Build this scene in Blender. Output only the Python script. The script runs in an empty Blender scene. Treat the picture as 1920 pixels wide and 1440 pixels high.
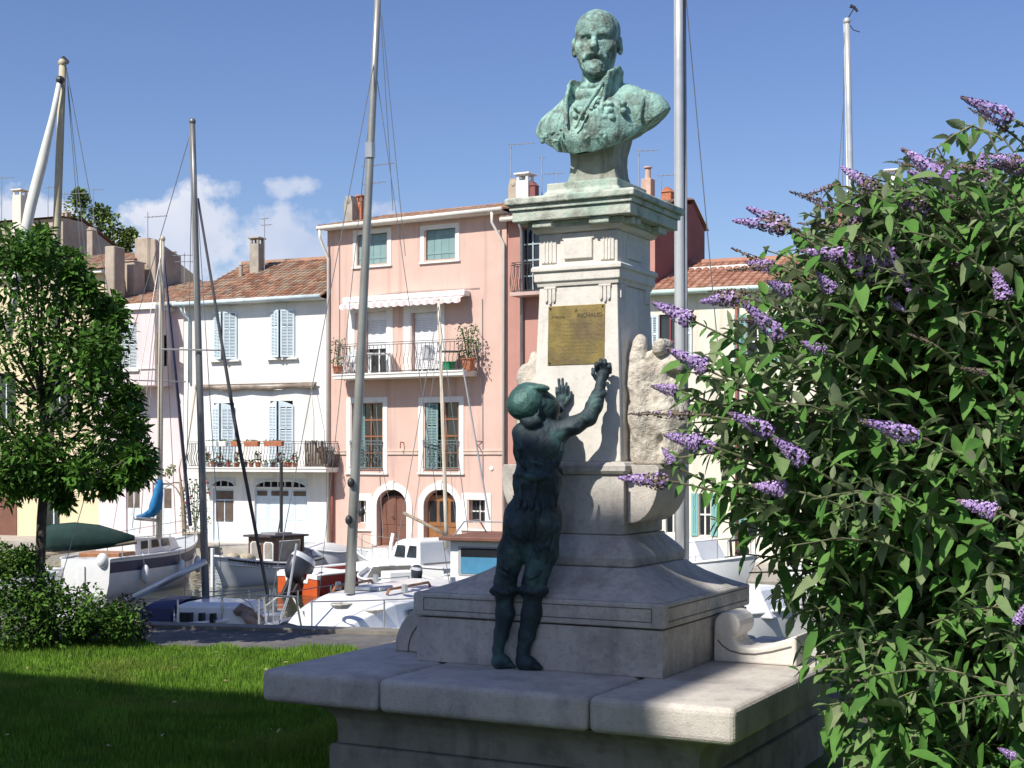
import bpy, bmesh, math, random
import numpy as np
from mathutils import Vector, Matrix, Euler

S = bpy.context.scene
COL = S.collection
R = math.radians
PI = math.pi
rng = random.Random(7)

# ------------------------------------------------------------------ camera
EYE, F, CX, HY = 1.65, 2700.0, 960.0, 855.0      # eye height, focal length and horizon of the photograph
cam_d = bpy.data.cameras.new('camera')
cam = bpy.data.objects.new('camera', cam_d)
COL.objects.link(cam)
cam.location = (0, 0, EYE)
cam.rotation_euler = (R(90), 0, 0)
cam_d.sensor_width = 36
cam_d.lens = 36 * F / 1920
cam_d.shift_y = (HY - 720) / 1920
cam_d.clip_start = 0.05
cam_d.clip_end = 5000
S.camera = cam

# ------------------------------------------------------------------ light
SUN_EL = R(47)
SUN_AZ = Vector((-0.65, -0.76, 0)).normalized()   # horizontal direction towards the sun
to_sun = (SUN_AZ * math.cos(SUN_EL) + Vector((0, 0, math.sin(SUN_EL)))).normalized()
sun_d = bpy.data.lights.new('sun', 'SUN')
sun_d.energy = 4.6
sun_d.angle = R(0.53)
sun_d.color = (1.0, 0.95, 0.86)
sun = bpy.data.objects.new('sun', sun_d)
COL.objects.link(sun)
sun.rotation_euler = to_sun.to_track_quat('Z', 'Y').to_euler()
sun.location = (0, 0, 40)

W = bpy.data.worlds.new('World')
S.world = W
W.use_nodes = True
nt = W.node_tree
nt.nodes.clear()
def wn(t, **k):
    n = nt.nodes.new(t)
    for a, b in k.items(): setattr(n, a, b)
    return n
def wl(a, b): nt.links.new(a, b)
def wmath(op, a, b=None, c=None, clamp=False):
    n = wn('ShaderNodeMath', operation=op, use_clamp=clamp)
    for i, x in enumerate((a, b, c)):
        if x is None: continue
        if isinstance(x, (int, float)): n.inputs[i].default_value = x
        else: wl(x, n.inputs[i])
    return n.outputs[0]
sky = wn('ShaderNodeTexSky', sky_type='NISHITA')
sky.sun_disc = False
sky.sun_elevation = SUN_EL
sky.sun_rotation = math.atan2(SUN_AZ.x, SUN_AZ.y)
sky.air_density = 1.0
sky.dust_density = 0.6
sky.ozone_density = 3.0
hs = wn('ShaderNodeHueSaturation')
hs.inputs['Hue'].default_value = 0.516
hs.inputs['Saturation'].default_value = 1.13
hs.inputs['Value'].default_value = 1.0
wl(sky.outputs[0], hs.inputs['Color'])
tc = wn('ShaderNodeTexCoord')
sx = wn('ShaderNodeSeparateXYZ')
wl(tc.outputs['Generated'], sx.inputs[0])
ysafe = wmath('MAXIMUM', sx.outputs['Y'], 0.05)
az = wmath('DIVIDE', sx.outputs['X'], ysafe)
el = wmath('DIVIDE', sx.outputs['Z'], ysafe)
cv = wn('ShaderNodeCombineXYZ')
wl(az, cv.inputs[0]); wl(el, cv.inputs[1])
nz = wn('ShaderNodeTexNoise')
nz.inputs['Scale'].default_value = 26
nz.inputs['Detail'].default_value = 9
nz.inputs['Roughness'].default_value = 0.56
wl(cv.outputs[0], nz.inputs['Vector'])
nz2 = wn('ShaderNodeTexNoise')
nz2.inputs['Scale'].default_value = 9
nz2.inputs['Detail'].default_value = 4
wl(cv.outputs[0], nz2.inputs['Vector'])
tot = None
# cumulus heads low over the roofs on the left: (azimuth, elevation, half width, half height, density)
for (ca, ce, wa, we, g) in [(-.222, .150, .050, .056, 1.0), (-.305, .140, .080, .046, 1.0), (-.150, .148, .065, .040, 1.0),
                            (-.208, .186, .026, .022, .8), (-.152, .186, .034, .014, .75), (-.36, .165, .05, .04, .9),
                            (-.098, .170, .036, .016, .75), (-.245, .12, .22, .03, .9), (-.27, .165, .03, .02, .7)]:
    dx = wmath('DIVIDE', wmath('SUBTRACT', az, ca), wa)
    dy = wmath('DIVIDE', wmath('SUBTRACT', el, ce), we)
    d2 = wmath('ADD', wmath('MULTIPLY', dx, dx), wmath('MULTIPLY', dy, dy))
    b = wmath('MULTIPLY', wmath('SUBTRACT', 1.0, d2, clamp=True), g)
    tot = b if tot is None else wmath('MAXIMUM', tot, b)
m = wmath('ADD', wmath('MULTIPLY', tot, 0.55), wmath('MULTIPLY', nz.outputs['Fac'], 1.15))
m = wmath('MULTIPLY', wmath('SUBTRACT', m, 0.835), 6.5, clamp=True)
m = wmath('MULTIPLY', m, wmath('GREATER_THAN', sx.outputs['Y'], 0.05))
m = wmath('MULTIPLY', m, wmath('GREATER_THAN', tot, 0.001))
m = wmath('MULTIPLY', m, 0.82)
cc = wn('ShaderNodeMix', data_type='RGBA')
cc.inputs['A'].default_value = (4.3, 4.9, 6.4, 1)
cc.inputs['B'].default_value = (7.2, 7.2, 7.6, 1)
wl(wmath('MULTIPLY', wmath('SUBTRACT', nz2.outputs['Fac'], 0.36), 3.2, clamp=True), cc.inputs['Factor'])
mx = wn('ShaderNodeMix', data_type='RGBA')
wl(m, mx.inputs['Factor']); wl(hs.outputs[0], mx.inputs['A']); wl(cc.outputs['Result'], mx.inputs['B'])
bg = wn('ShaderNodeBackground')
bg.inputs['Strength'].default_value = 0.10
wl(mx.outputs['Result'], bg.inputs['Color'])
wo = wn('ShaderNodeOutputWorld')
wl(bg.outputs[0], wo.inputs[0])

S.view_settings.view_transform = 'Standard'
S.view_settings.look = 'None'
S.view_settings.exposure = 0.38
S.view_settings.gamma = 1.0
S.render.engine = 'CYCLES'
S.cycles.max_bounces = 6
S.cycles.use_denoising = True
S.cycles.caustics_reflective = False
S.cycles.caustics_refractive = False

# ------------------------------------------------------------------ helpers
def at(px, py, Y):
    """the point at depth Y that stands where the photograph has this pixel"""
    return Vector(((px - CX) / F * Y, Y, EYE - (py - HY) / F * Y))
def atz(px, z, Y):
    return Vector(((px - CX) / F * Y, Y, z))

class MB:
    def __init__(s): s.v = []; s.f = []; s.a = []
    def add(s, vs, fs, val=0.5):
        o = len(s.v)
        s.v.extend([tuple(v) for v in vs])
        s.f.extend([tuple(i + o for i in f) for f in fs])
        s.a.extend([val] * len(fs))
        return s
    def box(s, x0, x1, y0, y1, z0, z1, val=0.5):
        return s.add([(x0,y0,z0),(x1,y0,z0),(x1,y1,z0),(x0,y1,z0),(x0,y0,z1),(x1,y0,z1),(x1,y1,z1),(x0,y1,z1)],
                     [(0,3,2,1),(4,5,6,7),(0,1,5,4),(1,2,6,5),(2,3,7,6),(3,0,4,7)], val)
    def obox(s, c, ax, ay, az, val=0.5):
        c = Vector(c); ax, ay, az = Vector(ax), Vector(ay), Vector(az)
        vs = [c + sx*ax + sy*ay + sz*az for sz in (-1,1) for (sx,sy) in ((-1,-1),(1,-1),(1,1),(-1,1))]
        return s.add(vs, [(0,3,2,1),(4,5,6,7),(0,1,5,4),(1,2,6,5),(2,3,7,6),(3,0,4,7)], val)
    def beam(s, p, q, w, h, val=0.5):
        p, q = Vector(p), Vector(q); d = (q - p)
        x = d.normalized(); up = Vector((0,0,1)) if abs(x.z) < .95 else Vector((0,1,0))
        y = up.cross(x).normalized(); z = x.cross(y)
        return s.obox((p+q)/2, d/2, y*w/2, z*h/2, val)
    def tube(s, pts, r, n=8, caps=True, val=0.5, flat=1.0):
        pts = [Vector(p) for p in pts]
        rr = list(r) if hasattr(r, '__len__') else [r]*len(pts)
        t0 = (pts[1]-pts[0]).normalized()
        up = Vector((0,0,1)) if abs(t0.z) < .9 else Vector((1,0,0))
        nrm = (up - t0*up.dot(t0)).normalized()
        vs = []; fs = []
        for i, p in enumerate(pts):
            t = (pts[min(i+1,len(pts)-1)] - pts[max(i-1,0)]).normalized()
            nrm = (nrm - t*nrm.dot(t)).normalized()
            b = t.cross(nrm)
            for k in range(n):
                a = 2*PI*k/n
                vs.append(p + (nrm*math.cos(a) + b*math.sin(a)*flat)*rr[i])
        for i in range(len(pts)-1):
            for k in range(n):
                k2 = (k+1) % n
                fs.append((i*n+k, i*n+k2, (i+1)*n+k2, (i+1)*n+k))
        if caps:
            fs.append(tuple(range(n-1,-1,-1))); e = (len(pts)-1)*n
            fs.append(tuple(e+k for k in range(n)))
        return s.add(vs, fs, val)
    def loft(s, rings, closed=True, cap=True, val=0.5):
        n = len(rings[0]); vs = [p for r in rings for p in r]; fs = []
        for i in range(len(rings)-1):
            for k in range(n if closed else n-1):
                k2 = (k+1) % n
                fs.append((i*n+k, i*n+k2, (i+1)*n+k2, (i+1)*n+k))
        if cap and closed:
            fs.append(tuple(range(n-1,-1,-1))); e = (len(rings)-1)*n
            fs.append(tuple(e+k for k in range(n)))
        return s.add(vs, fs, val)
    def prism(s, poly, y0, y1, axis='y', val=0.5):
        """poly in (x,z) pushed from y0 to y1 (axis 'y'), or (y,z) pushed in x, or (x,y) pushed in z"""
        m = {'y': lambda p, d: (p[0], d, p[1]), 'x': lambda p, d: (d, p[0], p[1]), 'z': lambda p, d: (p[0], p[1], d)}[axis]
        n = len(poly)
        vs = [m(p, y0) for p in poly] + [m(p, y1) for p in poly]
        fs = [tuple(range(n)), tuple(range(2*n-1, n-1, -1))] + [(i, (i+n), (i+1) % n + n, (i+1) % n) for i in range(n)]
        return s.add(vs, fs, val)
    def sphere(s, c, rx, ry=None, rz=None, nu=10, nv=7, val=0.5):
        ry = ry or rx; rz = rz or rx; c = Vector(c)
        rings = []
        for j in range(nv+1):
            t = PI*j/nv; t = min(max(t, .02), PI-.02)
            rings.append([c + Vector((rx*math.sin(t)*math.cos(2*PI*i/nu), ry*math.sin(t)*math.sin(2*PI*i/nu), -rz*math.cos(t))) for i in range(nu)])
        return s.loft(rings, True, True, val)
    def mesh(s, name, smooth=False, fix=True):
        me = bpy.data.meshes.new(name)
        me.from_pydata(s.v, [], s.f)
        if fix and len(s.f) < 60000:
            bm = bmesh.new(); bm.from_mesh(me)
            ly = None
            bmesh.ops.recalc_face_normals(bm, faces=bm.faces)
            bm.to_mesh(me); bm.free()
        at_ = me.attributes.new('rnd', 'FLOAT', 'FACE')
        at_.data.foreach_set('value', np.array(s.a, dtype=np.float32))
        if smooth: me.polygons.foreach_set('use_smooth', [True]*len(me.polygons))
        me.update()
        return me
    def build(s, name, mat, parent=None, smooth=False, bevel=0, seg=2, label=None, fix=True, autosmooth=None):
        me = s.mesh(name, smooth, fix)
        o = bpy.data.objects.new(name, me)
        COL.objects.link(o)
        if mat: me.materials.append(mat)
        if parent: o.parent = parent
        if bevel:
            b = o.modifiers.new('bevel', 'BEVEL'); b.width = bevel; b.segments = seg; b.limit_method = 'ANGLE'; b.angle_limit = R(40)
            b.harden_normals = False
        if label: o['label'] = label
        return o

def thing(name, label, cat, loc=(0,0,0), rotz=0, group=None):
    o = bpy.data.objects.new(name, None); COL.objects.link(o)
    o.empty_display_size = .1
    o.location = loc; o.rotation_euler = (0, 0, rotz)
    o['label'] = label; o['category'] = cat
    if group: o['group'] = group
    return o
def tag(o, label, cat, group=None):
    o['label'] = label; o['category'] = cat
    if group: o['group'] = group
    return o
def struct(o, kind='structure', label=None, cat=None):
    o['kind'] = kind
    if label: o['label'] = label
    if cat: o['category'] = cat
    return o
def dup(root, loc, rotz=0, label=None, scale=None):
    c = root.copy(); COL.objects.link(c)
    c.location = loc; c.rotation_euler = (0, 0, rotz)
    if scale: c.scale = scale
    if label: c['label'] = label
    for ch in list(root.children):
        d = ch.copy(); COL.objects.link(d); d.parent = c
        for g in list(ch.children):
            e = g.copy(); COL.objects.link(e); e.parent = d
    return c

# ------------------------------------------------------------------ materials
_m = {}
def M(name, col=(.5,.5,.5), rough=.8, var=.12, scale=3.0, bump=0.0, bscale=30.0, metal=0.0, stain=None, streak=None,
      rnd=0.0, rcols=None, spec=0.5, back=None, trans=0.0, coat=0.0, detail=5):
    """a procedural surface: base colour with mottling, optional stains (colour, size, amount), rain streaks, per-face variation"""
    if name in _m: return _m[name]
    m = bpy.data.materials.new(name); m.use_nodes = True
    nt = m.node_tree; N = nt.nodes; L = nt.links
    b = N['Principled BSDF']
    b.inputs['Roughness'].default_value = rough
    b.inputs['Metallic'].default_value = metal
    b.inputs['Specular IOR Level'].default_value = spec
    if coat: b.inputs['Coat Weight'].default_value = coat
    geo = N.new('ShaderNodeNewGeometry')
    def noise(sc, det=detail, rg=.55, stretch=None):
        n = N.new('ShaderNodeTexNoise'); n.inputs['Scale'].default_value = sc; n.inputs['Detail'].default_value = det; n.inputs['Roughness'].default_value = rg
        if stretch:
            mp = N.new('ShaderNodeMapping'); mp.inputs['Scale'].default_value = stretch
            L.new(geo.outputs['Position'], mp.inputs['Vector']); L.new(mp.outputs[0], n.inputs['Vector'])
        else: L.new(geo.outputs['Position'], n.inputs['Vector'])
        return n.outputs['Fac']
    def ramp(src, a, c):
        r = N.new('ShaderNodeMapRange'); r.inputs['From Min'].default_value = a; r.inputs['From Max'].default_value = c; r.interpolation_type = 'SMOOTHSTEP'
        L.new(src, r.inputs['Value']); return r.outputs['Result']
    def mix(fac, A, B):
        x = N.new('ShaderNodeMix'); x.data_type = 'RGBA'
        for k, v in (('Factor', fac), ('A', A), ('B', B)):
            if isinstance(v, (tuple, list)): x.inputs[k].default_value = (*v[:3], 1)
            elif isinstance(v, (int, float)): x.inputs[k].default_value = v
            else: L.new(v, x.inputs[k])
        return x.outputs['Result']
    def mul(a, k):
        x = N.new('ShaderNodeMath'); x.operation = 'MULTIPLY'; L.new(a, x.inputs[0]); x.inputs[1].default_value = k; return x.outputs[0]
    lo = tuple(max(0, c*(1-var)) for c in col); hi = tuple(min(1, c*(1+var)) for c in col)
    c = mix(ramp(noise(scale), .3, .7), lo, hi)
    if rcols or rnd:
        at_ = N.new('ShaderNodeAttribute'); at_.attribute_name = 'rnd'
        if rcols:
            cr = N.new('ShaderNodeValToRGB'); e = cr.color_ramp.elements
            while len(e) < len(rcols): e.new(.5)
            for i, (p, cc) in enumerate(rcols): e[i].position = p; e[i].color = (*cc, 1)
            L.new(at_.outputs['Fac'], cr.inputs[0])
            c2 = N.new('ShaderNodeMix'); c2.data_type = 'RGBA'; c2.blend_type = 'MULTIPLY'; c2.inputs['Factor'].default_value = 1
            g = mix(ramp(noise(scale), .3, .7), (1-var,)*3, (1.0,)*3)
            L.new(cr.outputs[0], c2.inputs['A']); L.new(g, c2.inputs['B']); c = c2.outputs['Result']
        if rnd:
            h = N.new('ShaderNodeHueSaturation'); L.new(c, h.inputs['Color'])
            r = N.new('ShaderNodeMapRange'); r.inputs['To Min'].default_value = 1-rnd; r.inputs['To Max'].default_value = 1+rnd
            L.new(at_.outputs['Fac'], r.inputs['Value']); L.new(r.outputs[0], h.inputs['Value']); c = h.outputs[0]
    for st in ([stain] if stain and not isinstance(stain, list) else (stain or [])):
        sc_, ss, am = st
        c = mix(mul(ramp(noise(ss, 7, .62), .48, .66), am), c, sc_)
    if streak:
        sc_, ss, am = streak
        c = mix(mul(ramp(noise(ss, 6, .6, (1, 1, .06)), .48, .72), am), c, sc_)
    if back:
        c = mix(geo.outputs['Backfacing'], c, back)
    L.new(c, b.inputs['Base Color'])
    if bump:
        bp = N.new('ShaderNodeBump'); bp.inputs['Strength'].default_value = bump; bp.inputs['Distance'].default_value = .02
        L.new(noise(bscale, 8, .6), bp.inputs['Height']); L.new(bp.outputs[0], b.inputs['Normal'])
    if trans:
        tr = N.new('ShaderNodeBsdfTranslucent'); ms = N.new('ShaderNodeMixShader'); ms.inputs[0].default_value = trans
        L.new(c, tr.inputs['Color']); L.new(b.outputs[0], ms.inputs[1]); L.new(tr.outputs[0], ms.inputs[2])
        L.new(ms.outputs[0], N['Material Output'].inputs['Surface'])
    _m[name] = m
    return m

GRIME = (.07, .065, .06)
m_stone = M('old limestone', (.56,.52,.465), .85, .08, 5, .3, 110, stain=[((.40,.36,.33), 2.6, .5), ((.2,.17,.17), 4.0, .4), ((.2,.18,.16), 40.0, .25)], streak=((.30,.27,.25), 11, .35))
m_stone2 = M('stained limestone', (.54,.51,.465), .85, .08, 5, .3, 110, stain=[((.36,.32,.31), 2.6, .55), ((.15,.125,.125), 3.2, .45), ((.17,.15,.14), 40.0, .3)], streak=((.24,.21,.2), 11, .4))
m_stoneW = M('pale limestone', (.70,.665,.61), .85, .05, 6, .15, 90, stain=[((.56,.51,.45), 5.0, .4), ((.42,.38,.33), 30.0, .25)], streak=((.5,.46,.40), 14, .4))
m_cap = M('verdigris stained stone', (.50,.53,.46), .8, .1, 8, .4, 60, stain=[((.27,.42,.34), 4.0, .75), ((.12,.13,.10), 9.0, .6)], streak=((.22,.36,.29), 14, .6))
m_rock = M('rough carved stone', (.60,.55,.47), .95, .15, 9, .9, 45, stain=[((.36,.31,.25), 8.0, .6), ((.2,.18,.15), 17, .5)])
m_bronze = M('green bronze', (.30,.50,.445), .75, .2, 12, .5, 80, metal=.12, stain=[((.40,.55,.47), 6.0, .6), ((.09,.125,.11), 5.0, .6), ((.13,.11,.085), 14.0, .7), ((.03,.04,.035), 30.0, .5)], streak=((.05,.07,.06), 24, .75))
m_bronzeD = M('dark bronze', (.022,.05,.052), .42, .3, 10, .3, 60, metal=.4, stain=[((.09,.2,.18), 7.0, .55), ((.012,.02,.024), 4.0, .7)], streak=((.012,.02,.022), 20, .5))
m_brass = M('old brass plate', (.33,.25,.09), .42, .15, 14, .12, 60, metal=.55, stain=[((.2,.17,.085), 9.0, .6), ((.16,.12,.10), 5, .5)])
m_dark = M('dark engraving', (.05,.04,.025), .6)
m_white = M('white paint', (.80,.80,.78), .45, .04, 3)
m_gel = M('white gelcoat', (.74,.75,.75), .3, .05, 2, stain=((.55,.54,.5), 2.0, .3), coat=.2)
m_alu = M('mast aluminium', (.55,.55,.54), .38, .08, 3, metal=.65)
m_wood = M('weathered wood spar', (.30,.24,.17), .6, .2, 6)
m_blackm = M('black iron', (.03,.03,.032), .5, .2, 9)
m_glass = M('dark window glass', (.02,.024,.028), .08, .2, 2, spec=.7)
m_room = M('dim room', (.03,.025,.022), .9)
m_terr = M('terracotta', (.45,.17,.09), .8, .2, 9)
# ------------------------------------------------------------------ setting: garden, path, water, far quay
ED = Vector((2.22, -0.5, 0)).normalized()              # direction of the near quay edge
EP = Vector((-3.5, 13.8, 0))
def edge_pt(x, off=0.0):
    n = Vector((-ED.y, ED.x, 0))
    p = EP + n*off
    return p + ED*((x - p.x)/ED.x)
m_soil = M('garden soil', (.10,.085,.055), .95, .3, 4, .6, 30)
m_path = M('asphalt path', (.11,.105,.105), .92, .15, 6, .4, 120, stain=((.2,.18,.15), 1.5, .5))
m_lawn = M('lawn ground', (.07,.12,.02), .95, .3, 5, .5, 60)
m_wallq = M('quay stone', (.22,.2,.17), .9, .2, 3, .6, 20)
b = MB()
L_, R_ = edge_pt(-60), edge_pt(60)
b.add([(-60,-60,-.03),(60,-60,-.03),(R_.x,R_.y,-.03),(L_.x,L_.y,-.03)], [(0,1,2,3)])
struct(b.build('ground', m_soil))
b = MB()
p0, p1, p2, p3 = edge_pt(-60,-1.12), edge_pt(60,-1.12), edge_pt(60), edge_pt(-60)
b.add([(p.x,p.y,0) for p in (p0,p1,p2,p3)] + [(p.x,p.y,-.028) for p in (p0,p1,p2,p3)], [(0,1,2,3),(0,4,5,1)])
struct(b.build('path', m_path, fix=False))
b = MB()
n_ = Vector((-ED.y, ED.x, 0))
a0, a1 = edge_pt(-60,.002), edge_pt(60,.002)
b.add([(p.x+n_.x*d, p.y+n_.y*d, z) for z in (.035, -3) for d in (.25,.0) for p in (a0,a1)],
      [(0,1,3,2),(0,4,5,1),(2,3,7,6)])
o = b.build('quay_wall', m_wallq); tag(o, 'low grey stone edge of the near quay beyond the lawn', 'quay')
# lawn: base sheet under the blades
LX0, LX1 = -9.0, .6
def lawn_far(x): return edge_pt(x, -1.12).y
b = MB()
b.add([(-14,2,-.012),(2.2,2,-.012),(2.2,lawn_far(2.2),-.012),(-14,lawn_far(-14),-.012)], [(0,1,2,3)])
struct(b.build('lawn', m_lawn))
# sandy corner by the bench
m_sand = M('sandy earth', (.34,.28,.18), .95, .2, 8, .4, 80)
b = MB(); q = [at(655,1219,12.1), at(720,1213,12.55), at(745,1200,12.9), at(900,1210,12.4), at(900,1240,11)]
b.add([(p.x,p.y,.004) for p in q], [tuple(range(len(q)))])
struct(b.build('sand_patch', m_sand))
# water
wm = bpy.data.materials.new('harbour water'); wm.use_nodes = True
pb = wm.node_tree.nodes['Principled BSDF']
pb.inputs['Base Color'].default_value = (.05,.055,.035,1); pb.inputs['Roughness'].default_value = .06; pb.inputs['IOR'].default_value = 1.33
g = wm.node_tree.nodes.new('ShaderNodeNewGeometry'); mp = wm.node_tree.nodes.new('ShaderNodeMapping'); mp.inputs['Scale'].default_value = (1.2, .9, 1)
nn = wm.node_tree.nodes.new('ShaderNodeTexNoise'); nn.inputs['Scale'].default_value = 1.6; nn.inputs['Detail'].default_value = 3
bp = wm.node_tree.nodes.new('ShaderNodeBump'); bp.inputs['Strength'].default_value = .35; bp.inputs['Distance'].default_value = .08
wm.node_tree.links.new(g.outputs['Position'], mp.inputs[0]); wm.node_tree.links.new(mp.outputs[0], nn.inputs['Vector'])
wm.node_tree.links.new(nn.outputs['Fac'], bp.inputs['Height']); wm.node_tree.links.new(bp.outputs[0], pb.inputs['Normal'])
WZ = -2.05
b = MB(); b.add([(-400,8,WZ),(400,8,WZ),(400,600,WZ),(-400,600,WZ)], [(0,1,2,3)])
struct(b.build('water', wm))
# far quay and the land behind it
QZ = -1.65
m_quay = M('pale quay paving', (.42,.38,.33), .9, .12, 2, .3, 20, stain=((.26,.22,.19), 1.2, .5))
qline = [(-120,85),(-30,60.2),(-13,53.2),(-6.9,50.6),(-.3,46.6),(5,43.2),(14,40.2),(40,30)]
b = MB()
n = len(qline)
vs = [(x,y,QZ) for x,y in qline] + [(x,y,-3.2) for x,y in qline] + [(1500,3000,QZ),(-1500,3000,QZ)]
b.add(vs, [tuple(range(n)) + (2*n, 2*n+1)] + [(i, i+n, i+1+n, i+1) for i in range(n-1)])
struct(b.build('far_quay', m_quay))
# ------------------------------------------------------------------ sculpting by distance fields
class SDF:
    """numpy distance field on a grid; smooth unions and cuts, then a surface-net mesh"""
    def __init__(s, lo, hi, h):
        s.lo = np.array(lo, float); s.h = h
        s.n = np.ceil((np.array(hi)-s.lo)/h).astype(int)+1
        s.F = np.full(s.n, 1.0, np.float32)
        s.mir = False
    def _sub(s, lo, hi):
        i0 = np.maximum(np.floor((np.array(lo)-s.lo)/s.h).astype(int), 0); i1 = np.minimum(np.ceil((np.array(hi)-s.lo)/s.h).astype(int)+1, s.n)
        if np.any(i1 <= i0): return None
        ax = [(s.lo[k] + s.h*np.arange(i0[k], i1[k])).astype(np.float32) for k in range(3)]
        return tuple(slice(a, c) for a, c in zip(i0, i1)), np.meshgrid(*ax, indexing='ij')
    def op(s, fn, lo, hi, k=.01, mode='add'):
        m = max(k*1.6, s.h*3)
        r = s._sub(np.array(lo)-m, np.array(hi)+m)
        if r is None: return
        sl, (X, Y, Z) = r
        d = fn(X, Y, Z).astype(np.float32); A = s.F[sl]
        if mode == 'add':
            hh = np.clip(.5+.5*(A-d)/k, 0, 1); s.F[sl] = A*(1-hh)+d*hh - k*hh*(1-hh)
        elif mode == 'cut':
            d = -d; hh = np.clip(.5-.5*(A-d)/k, 0, 1); s.F[sl] = A*(1-hh)+d*hh + k*hh*(1-hh)
        elif mode == 'and':
            hh = np.clip(.5-.5*(A-d)/k, 0, 1); s.F[sl] = A*(1-hh)+d*hh + k*hh*(1-hh)
    def ell(s, c, r, k=.015, rot=None, mode='add'):
        c = np.array(c, float); r = np.array(r if hasattr(r,'__len__') else (r,)*3, float)
        Rm = np.array(Euler(rot).to_matrix()).T if rot else np.eye(3)
        def fn(X, Y, Z):
            x, y, z = X-c[0], Y-c[1], Z-c[2]
            q = [(Rm[i,0]*x+Rm[i,1]*y+Rm[i,2]*z) for i in range(3)]
            k0 = np.sqrt(sum((q[i]/r[i])**2 for i in range(3))); k1 = np.sqrt(sum((q[i]/r[i]**2)**2 for i in range(3)))+1e-9
            return k0*(k0-1)/k1
        e = np.full(3, r.max())
        s.op(fn, c-e, c+e, k, mode)
    def cap(s, a, b, r0, r1=None, k=.015, flat=None, mode='add'):
        """tapered capsule; flat = (axis, factor) squeezes its section along an axis"""
        a, b = np.array(a, float), np.array(b, float); r1 = r0 if r1 is None else r1
        ba = b-a; L2 = max(ba@ba, 1e-12)
        def fn(X, Y, Z):
            x, y, z = X-a[0], Y-a[1], Z-a[2]
            h = np.clip((x*ba[0]+y*ba[1]+z*ba[2])/L2, 0, 1)
            x, y, z = x-h*ba[0], y-h*ba[1], z-h*ba[2]
            sc = 1
            if flat:
                ax = np.array(flat[0], float); ax /= np.linalg.norm(ax); t = x*ax[0]+y*ax[1]+z*ax[2]; g = 1/flat[1]-1
                x, y, z = x+ax[0]*t*g, y+ax[1]*t*g, z+ax[2]*t*g
                sc = min(1, flat[1]) if flat[1] < 1 else 1
            return (np.sqrt(x*x+y*y+z*z) - (r0+(r1-r0)*h))*(sc**.5)
        m = max(r0, r1)*(max(1, flat[1]) if flat else 1)
        s.op(fn, np.minimum(a,b)-m, np.maximum(a,b)+m, k, mode)
    def path(s, pts, rs, k=.012, flat=None, mode='add'):
        for i in range(len(pts)-1):
            s.cap(pts[i], pts[i+1], rs[i], rs[i+1], k, flat, mode)
    def rough(s, amp, freq, seed=0, where=None):
        """lumpy displacement (a few octaves of value noise)"""
        g = np.random.default_rng(seed)
        tot = np.zeros(s.n, np.float32)
        for o in range(3):
            f = freq*2**o
            dims = [int(np.ceil(s.n[k]*s.h*f))+3 for k in range(3)]
            G = g.random(dims).astype(np.float32)*2-1
            ix = [s.h*np.arange(s.n[k])*f for k in range(3)]
            I = [np.floor(i).astype(int) for i in ix]; T = [(i-np.floor(i)).astype(np.float32) for i in ix]; T = [t*t*(3-2*t) for t in T]
            a = G[I[0]]*(1-T[0])[:,None,None] + G[I[0]+1]*T[0][:,None,None]
            a = a[:,I[1]]*(1-T[1])[None,:,None] + a[:,I[1]+1]*T[1][None,:,None]
            a = a[:,:,I[2]]*(1-T[2]) + a[:,:,I[2]+1]*T[2]
            tot += a/2**o
        if where is not None: tot *= where
        s.F += amp*tot
    def grid(s):
        return np.meshgrid(*[(s.lo[k]+s.h*np.arange(s.n[k])).astype(np.float32) for k in range(3)], indexing='ij')
    def mesh(s, name):
        Fv = s.F; ins = Fv < 0
        cnt = np.zeros([d-1 for d in Fv.shape], np.int8)
        for dx in (0,1):
            for dy in (0,1):
                for dz in (0,1):
                    cnt += ins[dx:Fv.shape[0]-1+dx, dy:Fv.shape[1]-1+dy, dz:Fv.shape[2]-1+dz]
        act = (cnt > 0) & (cnt < 8)
        I = np.argwhere(act); idx = np.full(act.shape, -1, np.int32); idx[act] = np.arange(len(I))
        acc = np.zeros((len(I),3)); w = np.zeros(len(I))
        cor = [(0,0,0),(1,0,0),(0,1,0),(1,1,0),(0,0,1),(1,0,1),(0,1,1),(1,1,1)]
        vals = [Fv[I[:,0]+c[0], I[:,1]+c[1], I[:,2]+c[2]] for c in cor]
        for a, c in ((0,1),(2,3),(4,5),(6,7),(0,2),(1,3),(4,6),(5,7),(0,4),(1,5),(2,6),(3,7)):
            va, vc = vals[a], vals[c]; x = (va < 0) != (vc < 0)
            t = np.where(x, va/np.where(x, va-vc, 1), 0)
            pa, pc = np.array(cor[a], float), np.array(cor[c], float)
            acc += x[:,None]*(pa + t[:,None]*(pc-pa)); w += x
        V = s.lo + s.h*(I + acc/w[:,None])
        quads = []
        for ax in range(3):
            o1, o2 = [(1,2),(2,0),(0,1)][ax]
            sl0 = [slice(None)]*3; sl1 = [slice(None)]*3; sl0[ax] = slice(0,-1); sl1[ax] = slice(1,None)
            e = ins[tuple(sl0)] != ins[tuple(sl1)]
            E = np.argwhere(e)
            ok = (E[:,o1] > 0) & (E[:,o2] > 0) & (E[:,o1] < act.shape[o1]) & (E[:,o2] < act.shape[o2]) & (E[:,ax] < act.shape[ax])
            E = E[ok]
            flip = ins[E[:,0],E[:,1],E[:,2]]
            def id_(d1, d2):
                q = E.copy(); q[:,o1] -= d1; q[:,o2] -= d2; return idx[q[:,0],q[:,1],q[:,2]]
            q = np.stack([id_(1,1), id_(0,1), id_(0,0), id_(1,0)], 1)
            q[~flip] = q[~flip][:,::-1]
            quads.append(q)
        Q = np.concatenate(quads)
        me = bpy.data.meshes.new(name)
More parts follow.
